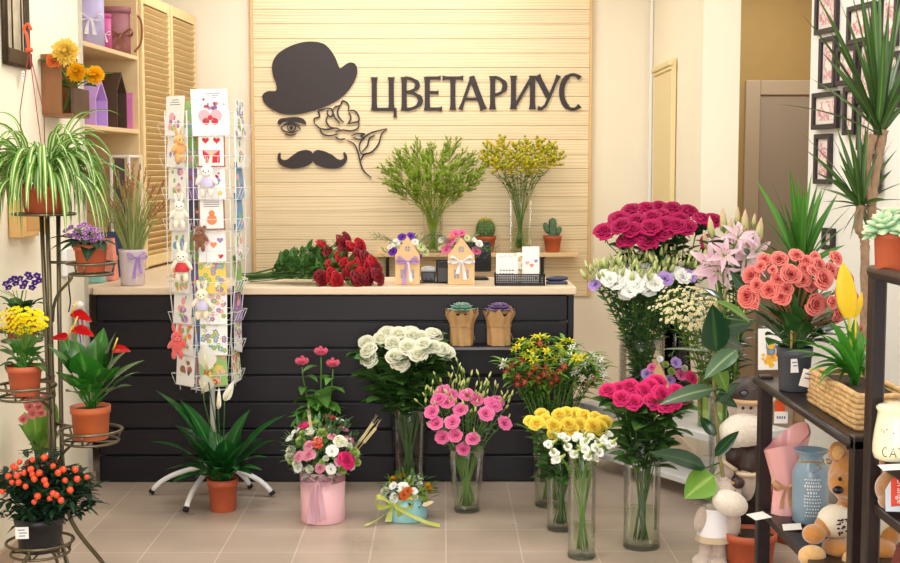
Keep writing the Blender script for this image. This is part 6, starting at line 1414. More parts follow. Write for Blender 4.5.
# crimson roses in a dark vase behind
c = onbench(678, 0, .345); DG = thin_glass('smoky_glass', (.30, .26, .28), .8); vh = .46; glass_vase('dark smoky glass vase of crimson roses behind the eustoma', c, c.z, .095, .06, vh, .3, glass=DG)
pr = cr5([(75,135),(110,100),(140,165),(155,75),(160,130),(195,70),(170,105),(200,165),(210,125),(240,90),(245,145),(232,65),(272,70),(295,100),(312,125),(318,75),(355,100),(380,170),(390,105),(250,115),(128,120),(120,100),(215,95),(185,140),(285,120)])
bouquet('cut_rose', 'rose', 'crimson roses behind the eustoma', 'crimson rose', pr, 'in the smoky vase behind the eustoma', c.y, (655, 232, 60, 30, .2), c, c.z, .055, vh, H_CRIM, .105, .003, STEMD, (13, .1, .065, .35, .93, LFD, 'ovate', .5), out=.6)
# feverfew
c = onbench(716, 0, .15); c = V((c.x, c.y, .341)); r = 15 * c.y / FOC; vh = .25; glass_vase('rounded glass vase of daisy-like feverfew at the bench end', c, c.z, r, r * 1.05, vh, .9, glass=thin_glass('greenish_glass', (.86, .93, .72), .6))
def dsy(root, loc, d):
    mb = MB(); p0 = loc[-3]
    for k in range(13):
        e = loc[-1] + V((R.gauss(0, .03), R.gauss(0, .03), R.gauss(0, .012) - .01)); mb.tube([p0, lerp(p0, e, .55) + V((0, 0, .012)), e], .0008, 3); link('daisy', R.choice(H_DSY), root, e, aim((e - loc[-3]).normalized() + V((0, -.5, .3)), k), R.uniform(.016, .024))
    mb.build('side_stems', STEM, root)
pf = scatter(30, 699, 304, 40, 20, 8, 9)
bouquet('feverfew_spray', 'feverfew', 'feverfew sprays at the bench end', 'feverfew spray', pf, 'in the rounded glass vase', c.y, (702, 306, 42, 26, .15), c, c.z, r, vh, H_DSY, .024, .0016, STEM, (10, .05, .02, .3, .85, LFL, 'lance', .4), extra=dsy, headname='daisy')
# little kraft house with flowers on the bench
def gift_house2(label, x0, x1, base, eave, apex, Y, zf, flowers):
    a = P(x0, base, Y); b = P(x1, base, Y); W = b.x - a.x; h1 = P(x0, eave, Y).z - zf; h2 = P(x0, apex, Y).z - zf; rt = T('flower_gift_house', label, 'gift box', ((a.x + b.x) / 2, Y, zf + .001)); mb = MB(); o_ = [(-W / 2, 0), (W / 2, 0), (W / 2, h1), (0, h2), (-W / 2, h1)]
    mb.prism(o_, .004); mb.prism(o_, .004, o=(0, .12, 0)); [mb.box((s_ * (W / 2 - .002), .062, h1 / 2), (.004, .116, h1)) for s_ in (-1, 1)]; mb.build('card_body', KRAFTL, rt)
    mb = MB(); cz = h1 + (h2 - h1) * .25; mb.prism([(.014 * math.cos(-k * .3927), cz + .014 * math.sin(-k * .3927)) for k in range(16)], .001, o=(0, -.001, 0)); mb.build('round_window', PAPER, rt)
    for k, (px, py, kind, s_) in enumerate(flowers):
        p = P(px, py, Y + .05) - rt.location; d = V((p.x * 3, -.8, .5)); hm_ = KM[kind][0]; link(KM[kind][1], R.choice(hm_), rt, p - d.normalized() * s_ * .3, aim(d, k), s_)
    mb = MB()
    for k in range(60): px = R.uniform(x0 - 12, x1 + 24); py = R.uniform(apex - 6, eave + 14); mb.leaf(P(px, py, Y + .09 + R.random() * .05) - rt.location, (R.uniform(-1, 1), R.uniform(-.8, .2), R.uniform(-.2, 1)), R.uniform(.02, .05), .014, .5, n=3)
    mb.build('foliage', LFE, rt)
c = onbench(664, 0, .05); gift_house2('tiny kraft house box with mauve and crimson flowers on the white bench', 648, 669, 398, 384, 362, c.y - .0, .341, [(647,374,'le',.06),(652,368,'pe',.05),(676,363,'le',.06),(681,375,'pe',.065),(672,371,'gc',.05),(670,380,'le',.055),(691,378,'hot',.07),(685,368,'wc',.045),(666,364,'gc',.04),(660,359,'we',.035)])

# ------------------------------------------------------------------ lilies
LFX = FL(724, 520); lc = V((P(728, 400, 5.75).x, 5.75, 0)); glass_vase('tall floor vase of pale pink lilies behind the feverfew', lc, 0, .08, .09, .55, .4)
LV_B = heads('lily_bud', lambda i: bud_mesh(0, 1, .3), [tmat('lily_bud_skin', [(0, (140, 160, 90)), (.5, (216, 206, 150)), (1, (230, 180, 180))], trans=.1), CAL], 1)
lil = [(732, 250, -.25, .22, .4), (748, 259, .1, .2, .15), (712, 263, -.5, .19, -.1), (718, 271, -.2, .17, -.4), (738, 238, .2, .18, .8), (756, 252, .6, .18, .3), (724, 256, -.1, .16, .1)]
for i, (px, py, tx, s_, tz) in enumerate(lil):
    h = P(px, py, 5.65 - .04 * i); d = V((tx, -.9, tz + .3)); w_ = ['lily with long open petals, highest of the open ones', 'lily turned to the coral begonia', 'lily opening to the left', 'lily drooping lowest', 'lily opening upward', 'lily half hidden by the begonia', 'lily in the middle'][i]
    cut_flower('lily', f'pale pink {w_} in the floor vase', 'lily', 'pale pink lilies in the floor vase', (lc.x + R.uniform(-.03, .03), lc.y + R.uniform(-.03, .03), .03), (lc.x + R.uniform(-.05, .05), lc.y + R.uniform(-.05, .05), .55), h, d, H_LILY, s_ * .74, .004, STEM, (16, .12, .03, .35, .95, LFD, 'lance', .6))
for i, (px, py, L_, tx) in enumerate([(712, 232, .1, -.15), (708, 243, .085, -.3), (715, 254, .1, -.4), (724, 226, .11, -.1), (737, 219, .08, 0), (744, 232, .11, .0), (757, 238, .12, .12), (753, 221, .06, .1), (729, 234, .09, .05)]):
    h = P(px, py + 6, 5.7 + R.uniform(-.05, .1)); d = V((tx, -.1, 1)); e_ = cut_flower('lily_bud_stem', f'closed lily bud, {["left upper","far left","leftmost low","left tall","top middle","pink middle","large right","small right","central green"][i]} one above the open lilies', 'lily', 'lily buds above the open lilies', (lc.x + R.uniform(-.03, .03), lc.y + R.uniform(-.03, .03), .03), (lc.x + R.uniform(-.05, .05), lc.y + R.uniform(-.05, .05), .55), h, d, LV_B, L_ * 1.15, .003, STEM, (8, .09, .022, .5, .97, LFD, 'lance', .5), headname='bud')

# ------------------------------------------------------------------ rubber plant in the terracotta pot
fc = V((P(750, 540, 4.98).x, 4.98, 0)); fic = T('rubber_plant', 'tall rubber plant with big glossy leaves in terracotta pot beside the plush hippos', 'potted plant', fc); pot(fic, .105, P(750, 535, 4.93).z, taper=.8)
mb = MB(); tr = [V((-.03, .02, .1))] + [P(x, y, Y) - fc for x, y, Y in ((724, 480, 5.0), (718, 440, 5.02), (715, 400, 5.02), (714, 350, 5.0), (720, 310, 5.0), (728, 285, 5.0))]; trp = cat_(tr, 5); mb.tube(trp, [.009 - .005 * i / len(trp) for i in range(len(trp))], 8); mb.build('trunk', mat('ficus_bark', (142, 130, 84), .7, var=.2), fic)
def pxleaf(mb, root, b, t, Y, W, droop=.25, dy=0, shape='ovate', m=0, tw=0, n=8, face=-1):
    p = P(b[0], b[1], Y) - root.location; e = P(t[0], t[1], Y + dy) - root.location; d = e - p; mb.leaf(p, d, d.length * 1.04, W, droop, (0, face, .55), m, shape, .1, n, tw)
mb = MB(); FM = [LFW, leafmat('young_ficus_leaf', (112, 160, 60), (170, 196, 110), .3, .3), leafmat('grey_ficus_leaf', (84, 112, 84), (150, 170, 130), .25, .1)]
s4 = 5.0 / FOC
for b, t, W, dy, m_, tw in (((716,352),(713,305),31,-.05,0,0),((737,350),(704,373),22,-.1,2,.3),((754,304),(733,270),20,.05,0,.3),((750,322),(719,296),17,-.1,1,.6),((714,389),(660,397),19,-.05,2,.2),((706,468),(655,446),22,-.08,0,.3),((714,476),(684,494),34,-.05,1,0),((715,456),(736,430),14,0,0,.3),((714,353),(661,343),9,0,2,.9),((716,402),(738,380),12,.05,0,.2),((716,372),(738,350),14,.05,0,0),((718,330),(752,318),22,.08,0,.4),((722,300),(700,283),14,.12,0,.5),((714,436),(702,416),13,.05,0,0),((716,395),(738,404),12,.05,0,.4),((714,500),(690,482),16,.03,1,.3),((720,340),(745,345),20,.1,0,0),((714,362),(728,390),20,.02,1,0)):
    a_ = V((b[0], b[1])); near = min(trp, key=lambda p: (p - (P(b[0], b[1], 5.0) - fc)).length); p = P(b[0], b[1], 4.97) - fc; mb.tube([near, p], .003, 5, m_); pxleaf(mb, fic, b, t, 4.97, W * s4, .3, dy, m=m_, tw=tw)
mb.build('foliage', FM, fic)

# ------------------------------------------------------------------ yucca and dragon tree
def fan(mb, root, c, tips, Y, W, m=0, arch=.08, dy=.15, n=12, shape='strap'):
    b = P(c[0], c[1], Y) - root.location
    for t in tips:
        e = P(t[0], t[1], Y + R.uniform(-dy, dy)) - root.location; mid = lerp(b, e, .5) + V((0, 0, (e - b).length * arch)); blade(mb, bez(b + V((R.uniform(-.012, .012), R.uniform(-.012, .012), 0)), lerp(b, mid, .6), mid, e, n), W * R.uniform(.8, 1.2), m, 'strap', .3, R.uniform(-.9, .9))
yc = V((P(800, 300, 5.35).x, 5.35, 0)); yu = T('potted_yucca', 'sword-leaved yucca rising behind the coral begonia', 'potted plant', yc); pot(yu, .12, .22)
mb = MB(); mb.tube([(0, 0, .2), (.01, 0, .7), P(800, 268, 5.35) - yc], .025, 10); mb.build('trunk', mat('yucca_bark', (150, 122, 90), .9, var=.3, nscale=30, bump=.6), yu)
mb = MB(); fan(mb, yu, (800, 272), [(755,178),(762,215),(772,182),(783,200),(798,176),(812,172),(822,188),(838,193),(852,205),(768,235),(846,226),(790,168),(757,240),(806,195),(826,210),(776,205),(790,195),(818,182),(760,250),(845,245),(804,185),(830,176)], 5.35, .034, dy=.2); mb.build('foliage', LFG, yu)
dc = V((P(866, 300, 4.75).x, 4.75, 0)); dr_ = T('dragon_tree', 'tall dragon tree with two grassy crowns and ringed trunks behind the dark shelf', 'potted plant', dc); pot(dr_, .14, .26)
BK = mat('ringed_bark', (150, 122, 96), .85, var=.3, nscale=40, bump=.8); pt = lambda x, y: P(x, y, 4.75) - dc
for pts in ([(0, 0, .2), (0, 0, .8), pt(865, 262), pt(864, 238), pt(858, 226), pt(861, 205)], [pt(864, 238), pt(871, 228), pt(872, 205), pt(876, 170), pt(884, 130)], [pt(872, 205), pt(866, 180), pt(868, 155), pt(874, 135)]):
    mb = MB(); c_ = cat_(pts, 6); mb.tube(c_, [.0165 * (1 + .12 * math.sin(i * 2.4)) for i in range(len(c_))], 10); mb.build('trunk', BK, dr_)
DLF = [leafmat('dragon_leaf', (66, 112, 46), (104, 146, 66), .4, .2, edge=(62, 92, 44))]
mb = MB(); lt = [(800,132),(806,150),(815,172),(830,132),(845,118),(858,104),(870,112),(885,130),(897,150),(905,182),(842,235),(895,218),(822,202),(872,238),(812,158),(838,150),(850,135),(866,125),(880,150),(892,170),(832,178),(826,212),(888,200),(840,165),(855,150),(875,140),(905,200),(818,188),(850,240),(882,228),(836,126),(862,138),(894,138)]
fan(mb, dr_, (861, 206), lt, 4.75, .02, dy=.22); mb.build('lower_crown', DLF, dr_)
mb = MB(); ut = [(802,14),(828,28),(838,-4),(858,-24),(880,-34),(900,-14),(925,24),(915,72),(776,104),(810,78),(822,52),(845,10),(866,-10),(890,-6),(852,30),(905,40),(870,20),(884,30),(895,60),(835,64),(862,50),(845,85),(815,-8),(872,-30),(908,-28),(848,-20),(912,100),(826,8),(889,10)]
fan(mb, dr_, (880, 135), ut, 4.75, .026, dy=.25); mb.build('upper_crown', DLF, dr_)

# ------------------------------------------------------------------ the dark shelf unit
def YX(px, py, X): return X / P(px, py, 1).x
XS = 1.10; Yf = YX(757, 377, XS); z1 = P(757, 377, Yf).z; z2 = P(769, 521, YX(769, 521, XS)).z; Ym = YX(853, 470, XS)
su = T('dark_shelf_unit', 'dark brown wooden shelf unit, lower section, holding the begonia and jars', 'shelf unit', (XS, Yf, 0)); D = .36
def post(mb, x, y, z, w=.042, w2=.046): mb.box((x, y, z / 2), (w2, w, z), bev=.004)
for x in (.023, D - .023):
    for y in (-.03, Ym - Yf + .021): mb = MB(); post(mb, x, y, z1 + .012 if x < .1 else z1 + .012); mb.build('post', DARKW, su)
for z, nm in ((z1, 'top'), (z2, 'mid'), (.12, 'low')):
    mb = MB(); L = Yf - Ym; mb.box((D / 2 + (.0), -L / 2, z - .013), (D - (0 if nm == 'top' else .02), L - .0, .026), bev=.003); mb.build('shelf_board', DARKW, su)
mb = MB(); mb.tube([(-.002, 0, z1 - .012), (-.002, Ym - Yf + .02, z1 - .012)], .014, 10); mb.build('front_rail', DARKW, su)
XT = 1.05; Yn = YX(867, 290, XT); st2 = T('tall_dark_shelf_unit', 'taller dark brown wooden shelf unit at the right holding mug and echeveria', 'shelf unit', (XT, Yn, 0)); zt2 = P(868, 265, Yn).z; zm = P(861, 449, YX(861, 449, XT)).z; z3 = P(882, 515, YX(882, 515, XT)).z
L2 = 1.2
for x in (.018, D - .018):
    for y in (-.023, -L2): mb = MB(); mb.box((x, y, zt2 / 2), (.036, .045, zt2), bev=.005); mb.build('post', DARKW, st2)
for z in (zm, z3, .1): mb = MB(); mb.box((D / 2 + .005, -L2 / 2, z - .013), (D - .02, L2 - .01, .026), bev=.003); mb.build('shelf_board', DARKW, st2)
mb = MB(); mb.box((D / 2, -L2 / 2 - .02, zt2 - .02), (D, L2 - .07, .024), bev=.003); mb.build('shelf_board', DARKW, st2)
mb = MB(); mb.tube([(-.0, -.04, zt2 - .012), (-.0, -L2, zt2 - .012)], .016, 10); mb.build('top_rail', DARKW, st2)
mb = MB(); mb.box((D - .01, -L2 / 2, zm + .15), (.02, L2, .05), bev=.003); mb.build('back_rail', DARKW, st2)

# ---- upper board of the lower section
def on1(px, py): return PZ(px, py, z1 + .001)
q = on1(795, 393); s_ = q.y / FOC; r = 17 * s_; GP = mat('dark_grey_pot', (74, 78, 88), .5); cc = V((q.x + r * .2, q.y + r, z1 + .001)); be = T('potted_rieger_begonia', 'coral pink double begonia in dark grey pot on the dark shelf', 'potted plant', cc); ph_ = 45 * s_; pot(be, r * 1.08, ph_, GP, taper=.78)
BEGM = [tmat('begonia_petal', [(0, (176, 20, 36)), (.5, (214, 54, 62)), (.84, (248, 160, 150)), (1, (222, 76, 78))], rnd=.14), CAL]; H_BEG = heads('begonia_flower', mkcup(BEG, .02), BEGM)
H_BEG = heads('begonia_bloom', lambda i: rosehead(i * 5 + 2, 1.15), BEGM); b0 = V((0, 0, ph_ * .9))
bl = [(155,285,24),(165,230,20),(200,187,14),(240,187,18),(285,176,14),(213,268,20),(245,285,20),(270,228,22),(300,240,18),(335,307,24),(355,238,24),(345,200,14),(390,182,15),(380,300,13),(395,335,17),(425,322,12),(440,290,13),(335,180,12),(222,214,9),(305,210,12),(330,215,12),(190,205,12),(400,275,14),(425,240,14),(455,305,9),(375,215,16),(310,190,13),(180,255,14),(235,240,14),(320,255,14),(455,372,8),(395,225,14),(170,300,14),(258,265,14)]
mb = MB()
for x, y, sz in bl:
    px, py = 690 + x / 2.681, 190 + y / 2.681; nx = (px - 800) / 62; ny = (py - 280) / 40; dd = math.sqrt(max(0, 1 - nx * nx - ny * ny)); h = P(px, py, cc.y - .13 * dd + R.uniform(-.02, .02)) - cc; d = V((nx, -1.0, .35 - ny * .5)); S_ = sz * 4.25 / FOC * (.92 if sz > 16 else 1.0)
    link('bloom', R.choice(H_BEG), be, h - d.normalized() * S_ * .3, aim(d, R.random() * 6), S_); mb.tube(bez(b0, b0 + V((0, 0, .12)), V((h.x * .7, h.y * .5, h.z - .06)), h, 5), .0025, 4)
mb.build('flower_stalks', mat('reddish_stalk', (150, 110, 70), .5), be)
mb = MB()
for x, y in scatter(46, 798, 312, 58, 40, 9, 21): tipleaf(mb, b0, P(x, y, cc.y + R.uniform(-.1, .1)) - cc, .5, R.uniform(.08, .11), shape='ovate', arch=.12)
mb.build('foliage', leafmat('begonia_leaf', (52, 96, 44), (100, 140, 74), .35, .15), be)
mb = MB(); mb.tube([b0 + V((-.02, -.03, -.02)), b0 + V((-.02, -.03, .16))], .004, 6); mb.build('support_cane', mat('bamboo_cane', (196, 160, 100), .6), be)
label_tag(be, V((-r * .25, -r * 1.02, ph_ * .62)), .03, .045, (0, 0, .3), lines=2)
# bunny card
q = on1(773, 371); card_ = T('greeting_card', 'white card with yellow and grey bunny drawing standing left of the grey pot', 'greeting card', q + V((0.0, .03, 0))); w_ = 27 * q.y / FOC; h_c = 42 * q.y / FOC; card_.rotation_euler = (-.05, 0, .12)
mb = MB(); mb.box((0, 0, h_c / 2), (w_, .002, h_c), 0); q_ = random.Random(5)
for k in range(26): flat_disc(mb, q_.gauss(0, .15) * w_, h_c * (.28 + q_.gauss(0, .07)), w_ * q_.uniform(.05, .11), q_.choice((1, 1, 4)), -.0015 - k * .00002)
flat_disc(mb, 0, h_c * .46, w_ * .18, 2, -.0025); flat_disc(mb, -w_ * .1, h_c * .62, w_ * .05, 2, -.0026, 10, .6); mb.prism([(-w_ * .2, h_c * .5), (-w_ * .12, h_c * .5), (-w_ * .2, h_c * .7)], .0004, 2, o=(0, -.0026, 0)); mb.prism([(w_ * .1, h_c * .52), (w_ * .2, h_c * .52), (w_ * .22, h_c * .7)], .0004, 2, o=(0, -.0026, 0)); flat_disc(mb, 0, h_c * .44, w_ * .08, 3, -.0035); flat_disc(mb, .0, h_c * .58, w_ * .13, 1, -.003)
mb.build('card_sheet', [CARDC[0], mat('card_amber', (244, 190, 40), .6), mat('card_grey', (130, 136, 150), .6), CARDC[5], CARDC[9]], card_)
# seagrass basket with bromeliad
a = on1(809, 402); b = on1(856, 431); bx = (b - a); bl_ = bx.xy.length; ba = math.atan2(bx.y, bx.x); hB = 34 * 4.0 / FOC; dB = .15
bk_ = T('seagrass_basket', 'woven seagrass planter basket with white tag on the dark shelf', 'basket', (a.x + .003, a.y, z1 + .001), None, ba); dn = 1 if (rotz(ba) @ V((0, 1, 0))).x > 0 else -1
SG_ = mat('seagrass', (204, 168, 118), .9, var=.35, nscale=60, bump=.9)
mb = MB(); nrow = 7
def rowpts(z, jit): return [(x + R.uniform(-jit, jit), y + R.uniform(-jit, jit), z + R.uniform(-jit, jit)) for x, y in [(bl_ * t / 14, 0) for t in range(15)] + [(bl_, dn * dB * t / 6) for t in range(1, 6)] + [(bl_ * t / 14, dn * dB) for t in range(14, -1, -1)] + [(0, dn * dB * t / 6) for t in range(5, 0, -1)]]
for k in range(nrow): mb.tube(rowpts(hB * (k + .5) / nrow, .0022), hB / nrow * .62, 6, closed=True)
mb.build('woven_sides', SG_, bk_)
mb = MB(); mb.box((bl_ / 2, dn * dB / 2, hB * .42), (bl_ - .01, dB - .01, hB * .8)); mb.build('liner', SOIL, bk_)
label_tag(bk_, V((.012, -dn * .012, hB * .72)), .05, .055, (.1, .25, -ba + .35), lines=2)
cc = (a + b) / 2 + V((dB * .5, .03, 0)); cc.z = z1 + hB * .86; vr = T('bromeliad', 'green bromeliad with tall yellow flower spike in the seagrass basket', 'plant', cc); mb = MB(); Yv = cc.y
for t in [(785,352),(793,340),(800,358),(806,345),(812,366),(806,374),(820,378),(875,352),(880,370),(870,338),(855,318),(842,316),(830,322),(822,335),(862,332),(812,332),(864,378),(838,385),(815,388),(848,330),(828,345),(856,350)]:
    e = P(t[0], t[1], Yv + R.uniform(-.08, .06)) - cc; m_ = lerp(V((0, 0, 0)), e, .55) + V((0, 0, .055)); blade(mb, bez((0, 0, -.01), (e.x * .1, e.y * .1, .06), m_, e, 10), R.uniform(.034, .046), 0, 'strap', .35)
mb.build('foliage', leafmat('bromeliad_leaf', (74, 148, 50), (86, 156, 60), .3, .2), vr)
mb = MB(); tp_ = P(843, 262, Yv - .02) - cc; bs = P(849, 318, Yv - .02) - cc; mb.tube(bez((0, 0, 0), (0, 0, .08), bs - V((0, 0, .04)), bs, 5) + [lerp(bs, tp_, .5)], .004, 6); 
fs = mb.build('flower_spike', mat('yellow_green_spike', (200, 196, 50), .5), vr)
mb = MB()
def paddle(u, v):
    w = .031 * math.sin(PI * min(1, .06 + v * .94) ** .8) ** .7; return lerp(bs, tp_, v) + V((math.cos(2 * PI * u) * w, math.sin(2 * PI * u) * w * .28, 0))
mb.grid(paddle, 14, 12, 0, True); mb.build('flower_bract', mat('yellow_bract', (240, 204, 30), .4, trans=.15), vr)
mb = MB(); b1 = P(856, 318, Yv) - cc; t1 = P(862, 292, Yv) - cc; mb.grid(lambda u, v: lerp(b1, t1, v) + V((math.cos(2 * PI * u), math.sin(2 * PI * u) * .3, 0)) * .011 * math.sin(PI * (.1 + .88 * v)), 10, 8, 0, True); mb.tube([(0, 0, .03), b1], .003, 5); mb.build('side_bract', MATS['yellow_bract'], vr)

# ---- middle board: jars, tags, bear
def on2(px, py): return PZ(px, py, z2 + .001)
q = on2(782, 517); s_ = q.y / FOC; r = 15 * s_; rt = T('pink_ceramic_vase', 'pink ceramic vase shaped like a gathered paper bag with tan bow', 'vase', (q.x + r * .5, q.y + r, z2 + .001)); H_ = 78 * s_
def bag(u, v, k=1):
    a = 2 * PI * u; w = lerp(1.0, .82, min(1, v / .38)) if v < .38 else lerp(.82, 1.55, (v - .38) / .62); rr = r * w * k + .002 * math.sin(8 * a + v * 5); z = H_ * v * (1 + .16 * v * math.cos(a - .2) + .05 * v * math.sin(2 * a)); return V((rr * math.cos(a), rr * math.sin(a) * .85, z))
PKC = mat('pink_glaze', (236, 176, 180), .3, coat=.3); mb = MB(); mb.grid(bag, 48, 20, 0, True); mb.grid(lambda u, v: bag(u, 1 - v * .8, .93), 48, 12, 0, True); mb.build('body', PKC, rt)
bow(rt, (-.01, -r * .78, H_ * .38), .085, RBT, .75); mb = MB(); mb.lathe([(r * .86, H_ * .36), (r * .88, H_ * .38), (r * .86, H_ * .4)], 30); mb.build('ribbon_band', RBT, rt)
q = on2(810, 527); s_ = q.y / FOC; r = 19 * s_; H_ = 76 * s_; rt = T('blue_ceramic_jar', 'dusty blue ceramic bottle jar with white lettering and twine', 'jar', (q.x + r * .25, q.y + r, z2 + .001)); BLC = mat('dusty_blue_glaze', (132, 160, 184), .28, coat=.4)
pr_ = [(.0005, 0), (r * .82, 0), (r * .92, .006), (r * .96, H_ * .3), (r * .97, H_ * .66), (r * .9, H_ * .76), (r * .68, H_ * .84), (r * .62, H_ * .88), (r * .66, H_ * .94), (r * .92, H_ * .99), (r * .96, H_), (r * .9, H_ * 1.005), (r * .56, H_ * .93), (r * .52, H_ * .86), (.0005, H_ * .8)]
mb = MB(); mb.lathe(pr_, 36); mb.build('body', BLC, rt)
mb = MB(); N = 20; mb.tube([(r * .67 * math.cos(k * 2 * PI / N), r * .67 * math.sin(k * 2 * PI / N), H_ * .86 + .003 * math.sin(k)) for k in range(N)], .0028, 6, closed=True); mb.tube(cat_([(.0, -r * .68, H_ * .86), (.02, -r * .8, H_ * .8), (-.01, -r * .95, H_ * .74)], 5), .0016, 4); mb.build('twine', TWINE, rt)
mb = MB(); q_ = random.Random(2)
for k in range(12):
    z = H_ * (.64 - .045 * k); wl_ = q_.uniform(.5, .95); a0 = -PI / 2 - .15 - wl_ / 2; a = a0; hh_ = H_ * (.03 if k in (2, 4) else .018)
    while a < a0 + wl_:
        st_ = q_.uniform(.06, .13); mb.box((math.cos(a + st_ / 2) * r * .972, math.sin(a + st_ / 2) * r * .972, z), (st_ * r * .7, .0012, hh_), M=rotz(a + st_ / 2 + PI / 2)); a += st_ + .04
mb.build('lettering', mat('white_print', (236, 240, 244), .6), rt)
q = on2(828, 505); s_ = q.y / FOC; r = 13 * s_; H_ = 52 * s_; rt = T('white_ceramic_jar', 'white ceramic jar with twine bow behind the blue jar', 'jar', (q.x + r, q.y + r, z2 + .001)); mb = MB(); mb.lathe([(.0005, 0), (r * .9, 0), (r, .006), (r, H_ * .75), (r * .7, H_ * .86), (r * .72, H_ * .92), (r * .85, H_), (r * .78, H_), (r * .6, H_ * .86), (.0005, H_ * .8)], 30); mb.build('body', mat('off_white_glaze', (232, 228, 218), .35), rt)
bow(rt, (-r * .6, -r * .85, H_ * .84), .05, TWINE, .8)
for px, py, rz_, lb in ((762, 517, .2, 'white price tag lying before the pink vase'), (795, 528, -.2, 'white price tag lying before the blue jar')):
    q = on2(px, py); q.x = max(q.x, XS - .02); tg = T('price_card', lb, 'price tag', q + V((-.01, 0, .004))); mb = MB(); mb.box((0, 0, 0), (.06, .075, .0012), M=rotz(rz_) @ Matrix.Rotation(-.12, 3, 'Y')); mb.build('card', PAPER, tg)
q = on1(866, 447); 
# tag hung under the top board
hg = T('orange_gift_tag', 'orange and white price tag hanging below the top board', 'tag', P(780, 402, 4.25) ); 
mb = MB(); mb.box((0, 0, -.02), (.034, .0015, .05), 0); mb.box((.004, -.002, -.052), (.045, .0015, .04), 1); mb.build('tag', [mat('orange_label', (232, 84, 26), .5), PAPER], hg); mb = MB(); mb.tube([(0, 0, .005), (0, 0, .06)], .001, 4); mb.build('string', TWINE, hg)
for j in range(4): mb = MB(); mb.box((-.008 + .008 * j, -.0032, -.052), (.0045, .0005, .009)); mb.build('digit', BLUEINK, hg)

# bear
BRF = fur('honey_bear_fur', (198, 134, 66)); BRL = fur('light_bear_fur', (226, 180, 120)); yb_ = 3.98; bc = P(858, 520, yb_); br = T('teddy_bear', 'honey brown teddy bear in white sweater sitting on the dark shelf', 'teddy bear', (bc.x, yb_, z2 + .006)); bo = br.location
L_ = lambda x, y, dY=0: P(x, y, yb_ + dY) - bo
k_ = yb_ / FOC
plush('body', [(L_(860, 478), (32 * k_, 30 * k_, 30 * k_)), (L_(845, 484, -.05), (17 * k_, 17 * k_, 14 * k_)), (L_(858, 520), (27 * k_, 24 * k_, 28 * k_)), (L_(826, 526, -.06), (12 * k_, 12 * k_, 11 * k_)), (L_(814, 534, -.09), (12 * k_, 12 * k_, 10 * k_)), (L_(888, 530, -.04), (12 * k_, 13 * k_, 20 * k_)), (L_(838, 548, -.07), (16 * k_, 20 * k_, 10 * k_)), (L_(880, 550, -.07), (16 * k_, 22 * k_, 12 * k_))], BRF, br, vox=.005, sm=5)
for x, y, dY in ((812, 556, -.12), (856, 560, -.16)): mb = MB(); mb.blob(L_(x, y, dY), (14 * k_, 10 * k_, 11 * k_), 0, 14, 10); ft = mb.build('foot', BRL, br)
for x, y in ((838, 452), (884, 456)):
    mb = MB(); mb.blob(L_(x, y), (9 * k_, 5 * k_, 11 * k_), 0, 14, 10, Matrix.Rotation(-.2, 3, 'Y')); er = mb.build('ear', BRF, br); mb = MB(); mb.blob(L_(x, y + 1, -.013), (6 * k_, 3 * k_, 7.5 * k_), 0, 12, 8); mb.build('inner_ear', BRL, er)
for x, y, dY in ((840, 479, -.095), (858, 479, -.105)): mb = MB(); mb.blob(L_(x, y, dY), .0065, 0, 10, 8); mb.build('eye', BLACK, br)
mb = MB(); mb.blob(L_(838, 490, -.105), (.0175, .011, .0125), 0, 12, 8); mb.build('nose', mat('shiny_nose', (34, 26, 40), .2), br)
SW = mat('cream_knit', (240, 232, 216), .95, var=.06, nscale=150, bump=.5)
plush('sweater', [(L_(857, 524), (30 * k_, 28 * k_, 22 * k_)), (L_(836, 521, -.055), (19 * k_, 18 * k_, 17 * k_)), (L_(884, 522, -.03), (13 * k_, 15 * k_, 14 * k_))], SW, br, vox=.005, sm=4)
mb = MB(); q_ = random.Random(8)
for k in range(34): x, y = q_.gauss(846, 5), q_.gauss(525, 6); mb.blob(L_(x, y, -.112), (q_.uniform(.003, .006), .0022, q_.uniform(.002, .005)), 0, 6, 4)
mb.build('printed_paw_marks', mat('dark_brown_print', (70, 36, 34), .8), br)

# ---- tall section: mug, echeveria, plant, tagged toy, striped trunk
q = PZ(893, 448, zm + .001); s_ = q.y / FOC; r = 21 * s_; H_ = 52 * s_; mg = T('cat_mug', 'cream lidded CAT mug with drawn cat face on the tall dark shelf', 'mug', (P(895, 440, Yn - .11).x, Yn - .11, zm + .001)); CRM = mat('cream_glaze', (240, 238, 206), .22, coat=.4)
mb = MB(); mb.lathe([(.0005, 0), (r * .72, 0), (r * .92, .004), (r * 1.0, H_ * .14), (r * 1.0, H_ * .3), (r * .93, H_ * .55), (r * .82, H_ * .82), (r * .8, H_ * .9), (r * .88, H_ * .97), (r * .88, H_), (r * .8, H_), (r * .76, H_ * .9), (.0005, H_ * .86)], 40); mb.build('body', CRM, mg)
mb = MB(); mb.lathe([(.0005, H_ + .012), (r * .3, H_ + .011), (r * .78, H_ + .004), (r * .84, H_ + .0005), (.0005, H_ + .0005)], 32); mb.build('lid', CRM, mg)
mb = MB(); mb.tube(cat_([(r * .2, 0, H_ + .005), (r * .25, 0, H_ + .03), (r * .3, -.005, H_ + .045)], 4), [.004] * 8 + [.006], 8); mb.build('spoon', mat('polished_steel', (200, 200, 210), .15, 1), mg)
mb = MB(); mb.tube(cat_([(r * .9, 0, H_ * .75), (r * 1.5, 0, H_ * .7), (r * 1.5, 0, H_ * .3), (r * .95, 0, H_ * .25)], 6), .006, 8); mb.build('handle', CRM, mg)
INK = mat('brown_ink', (90, 66, 60), .7)
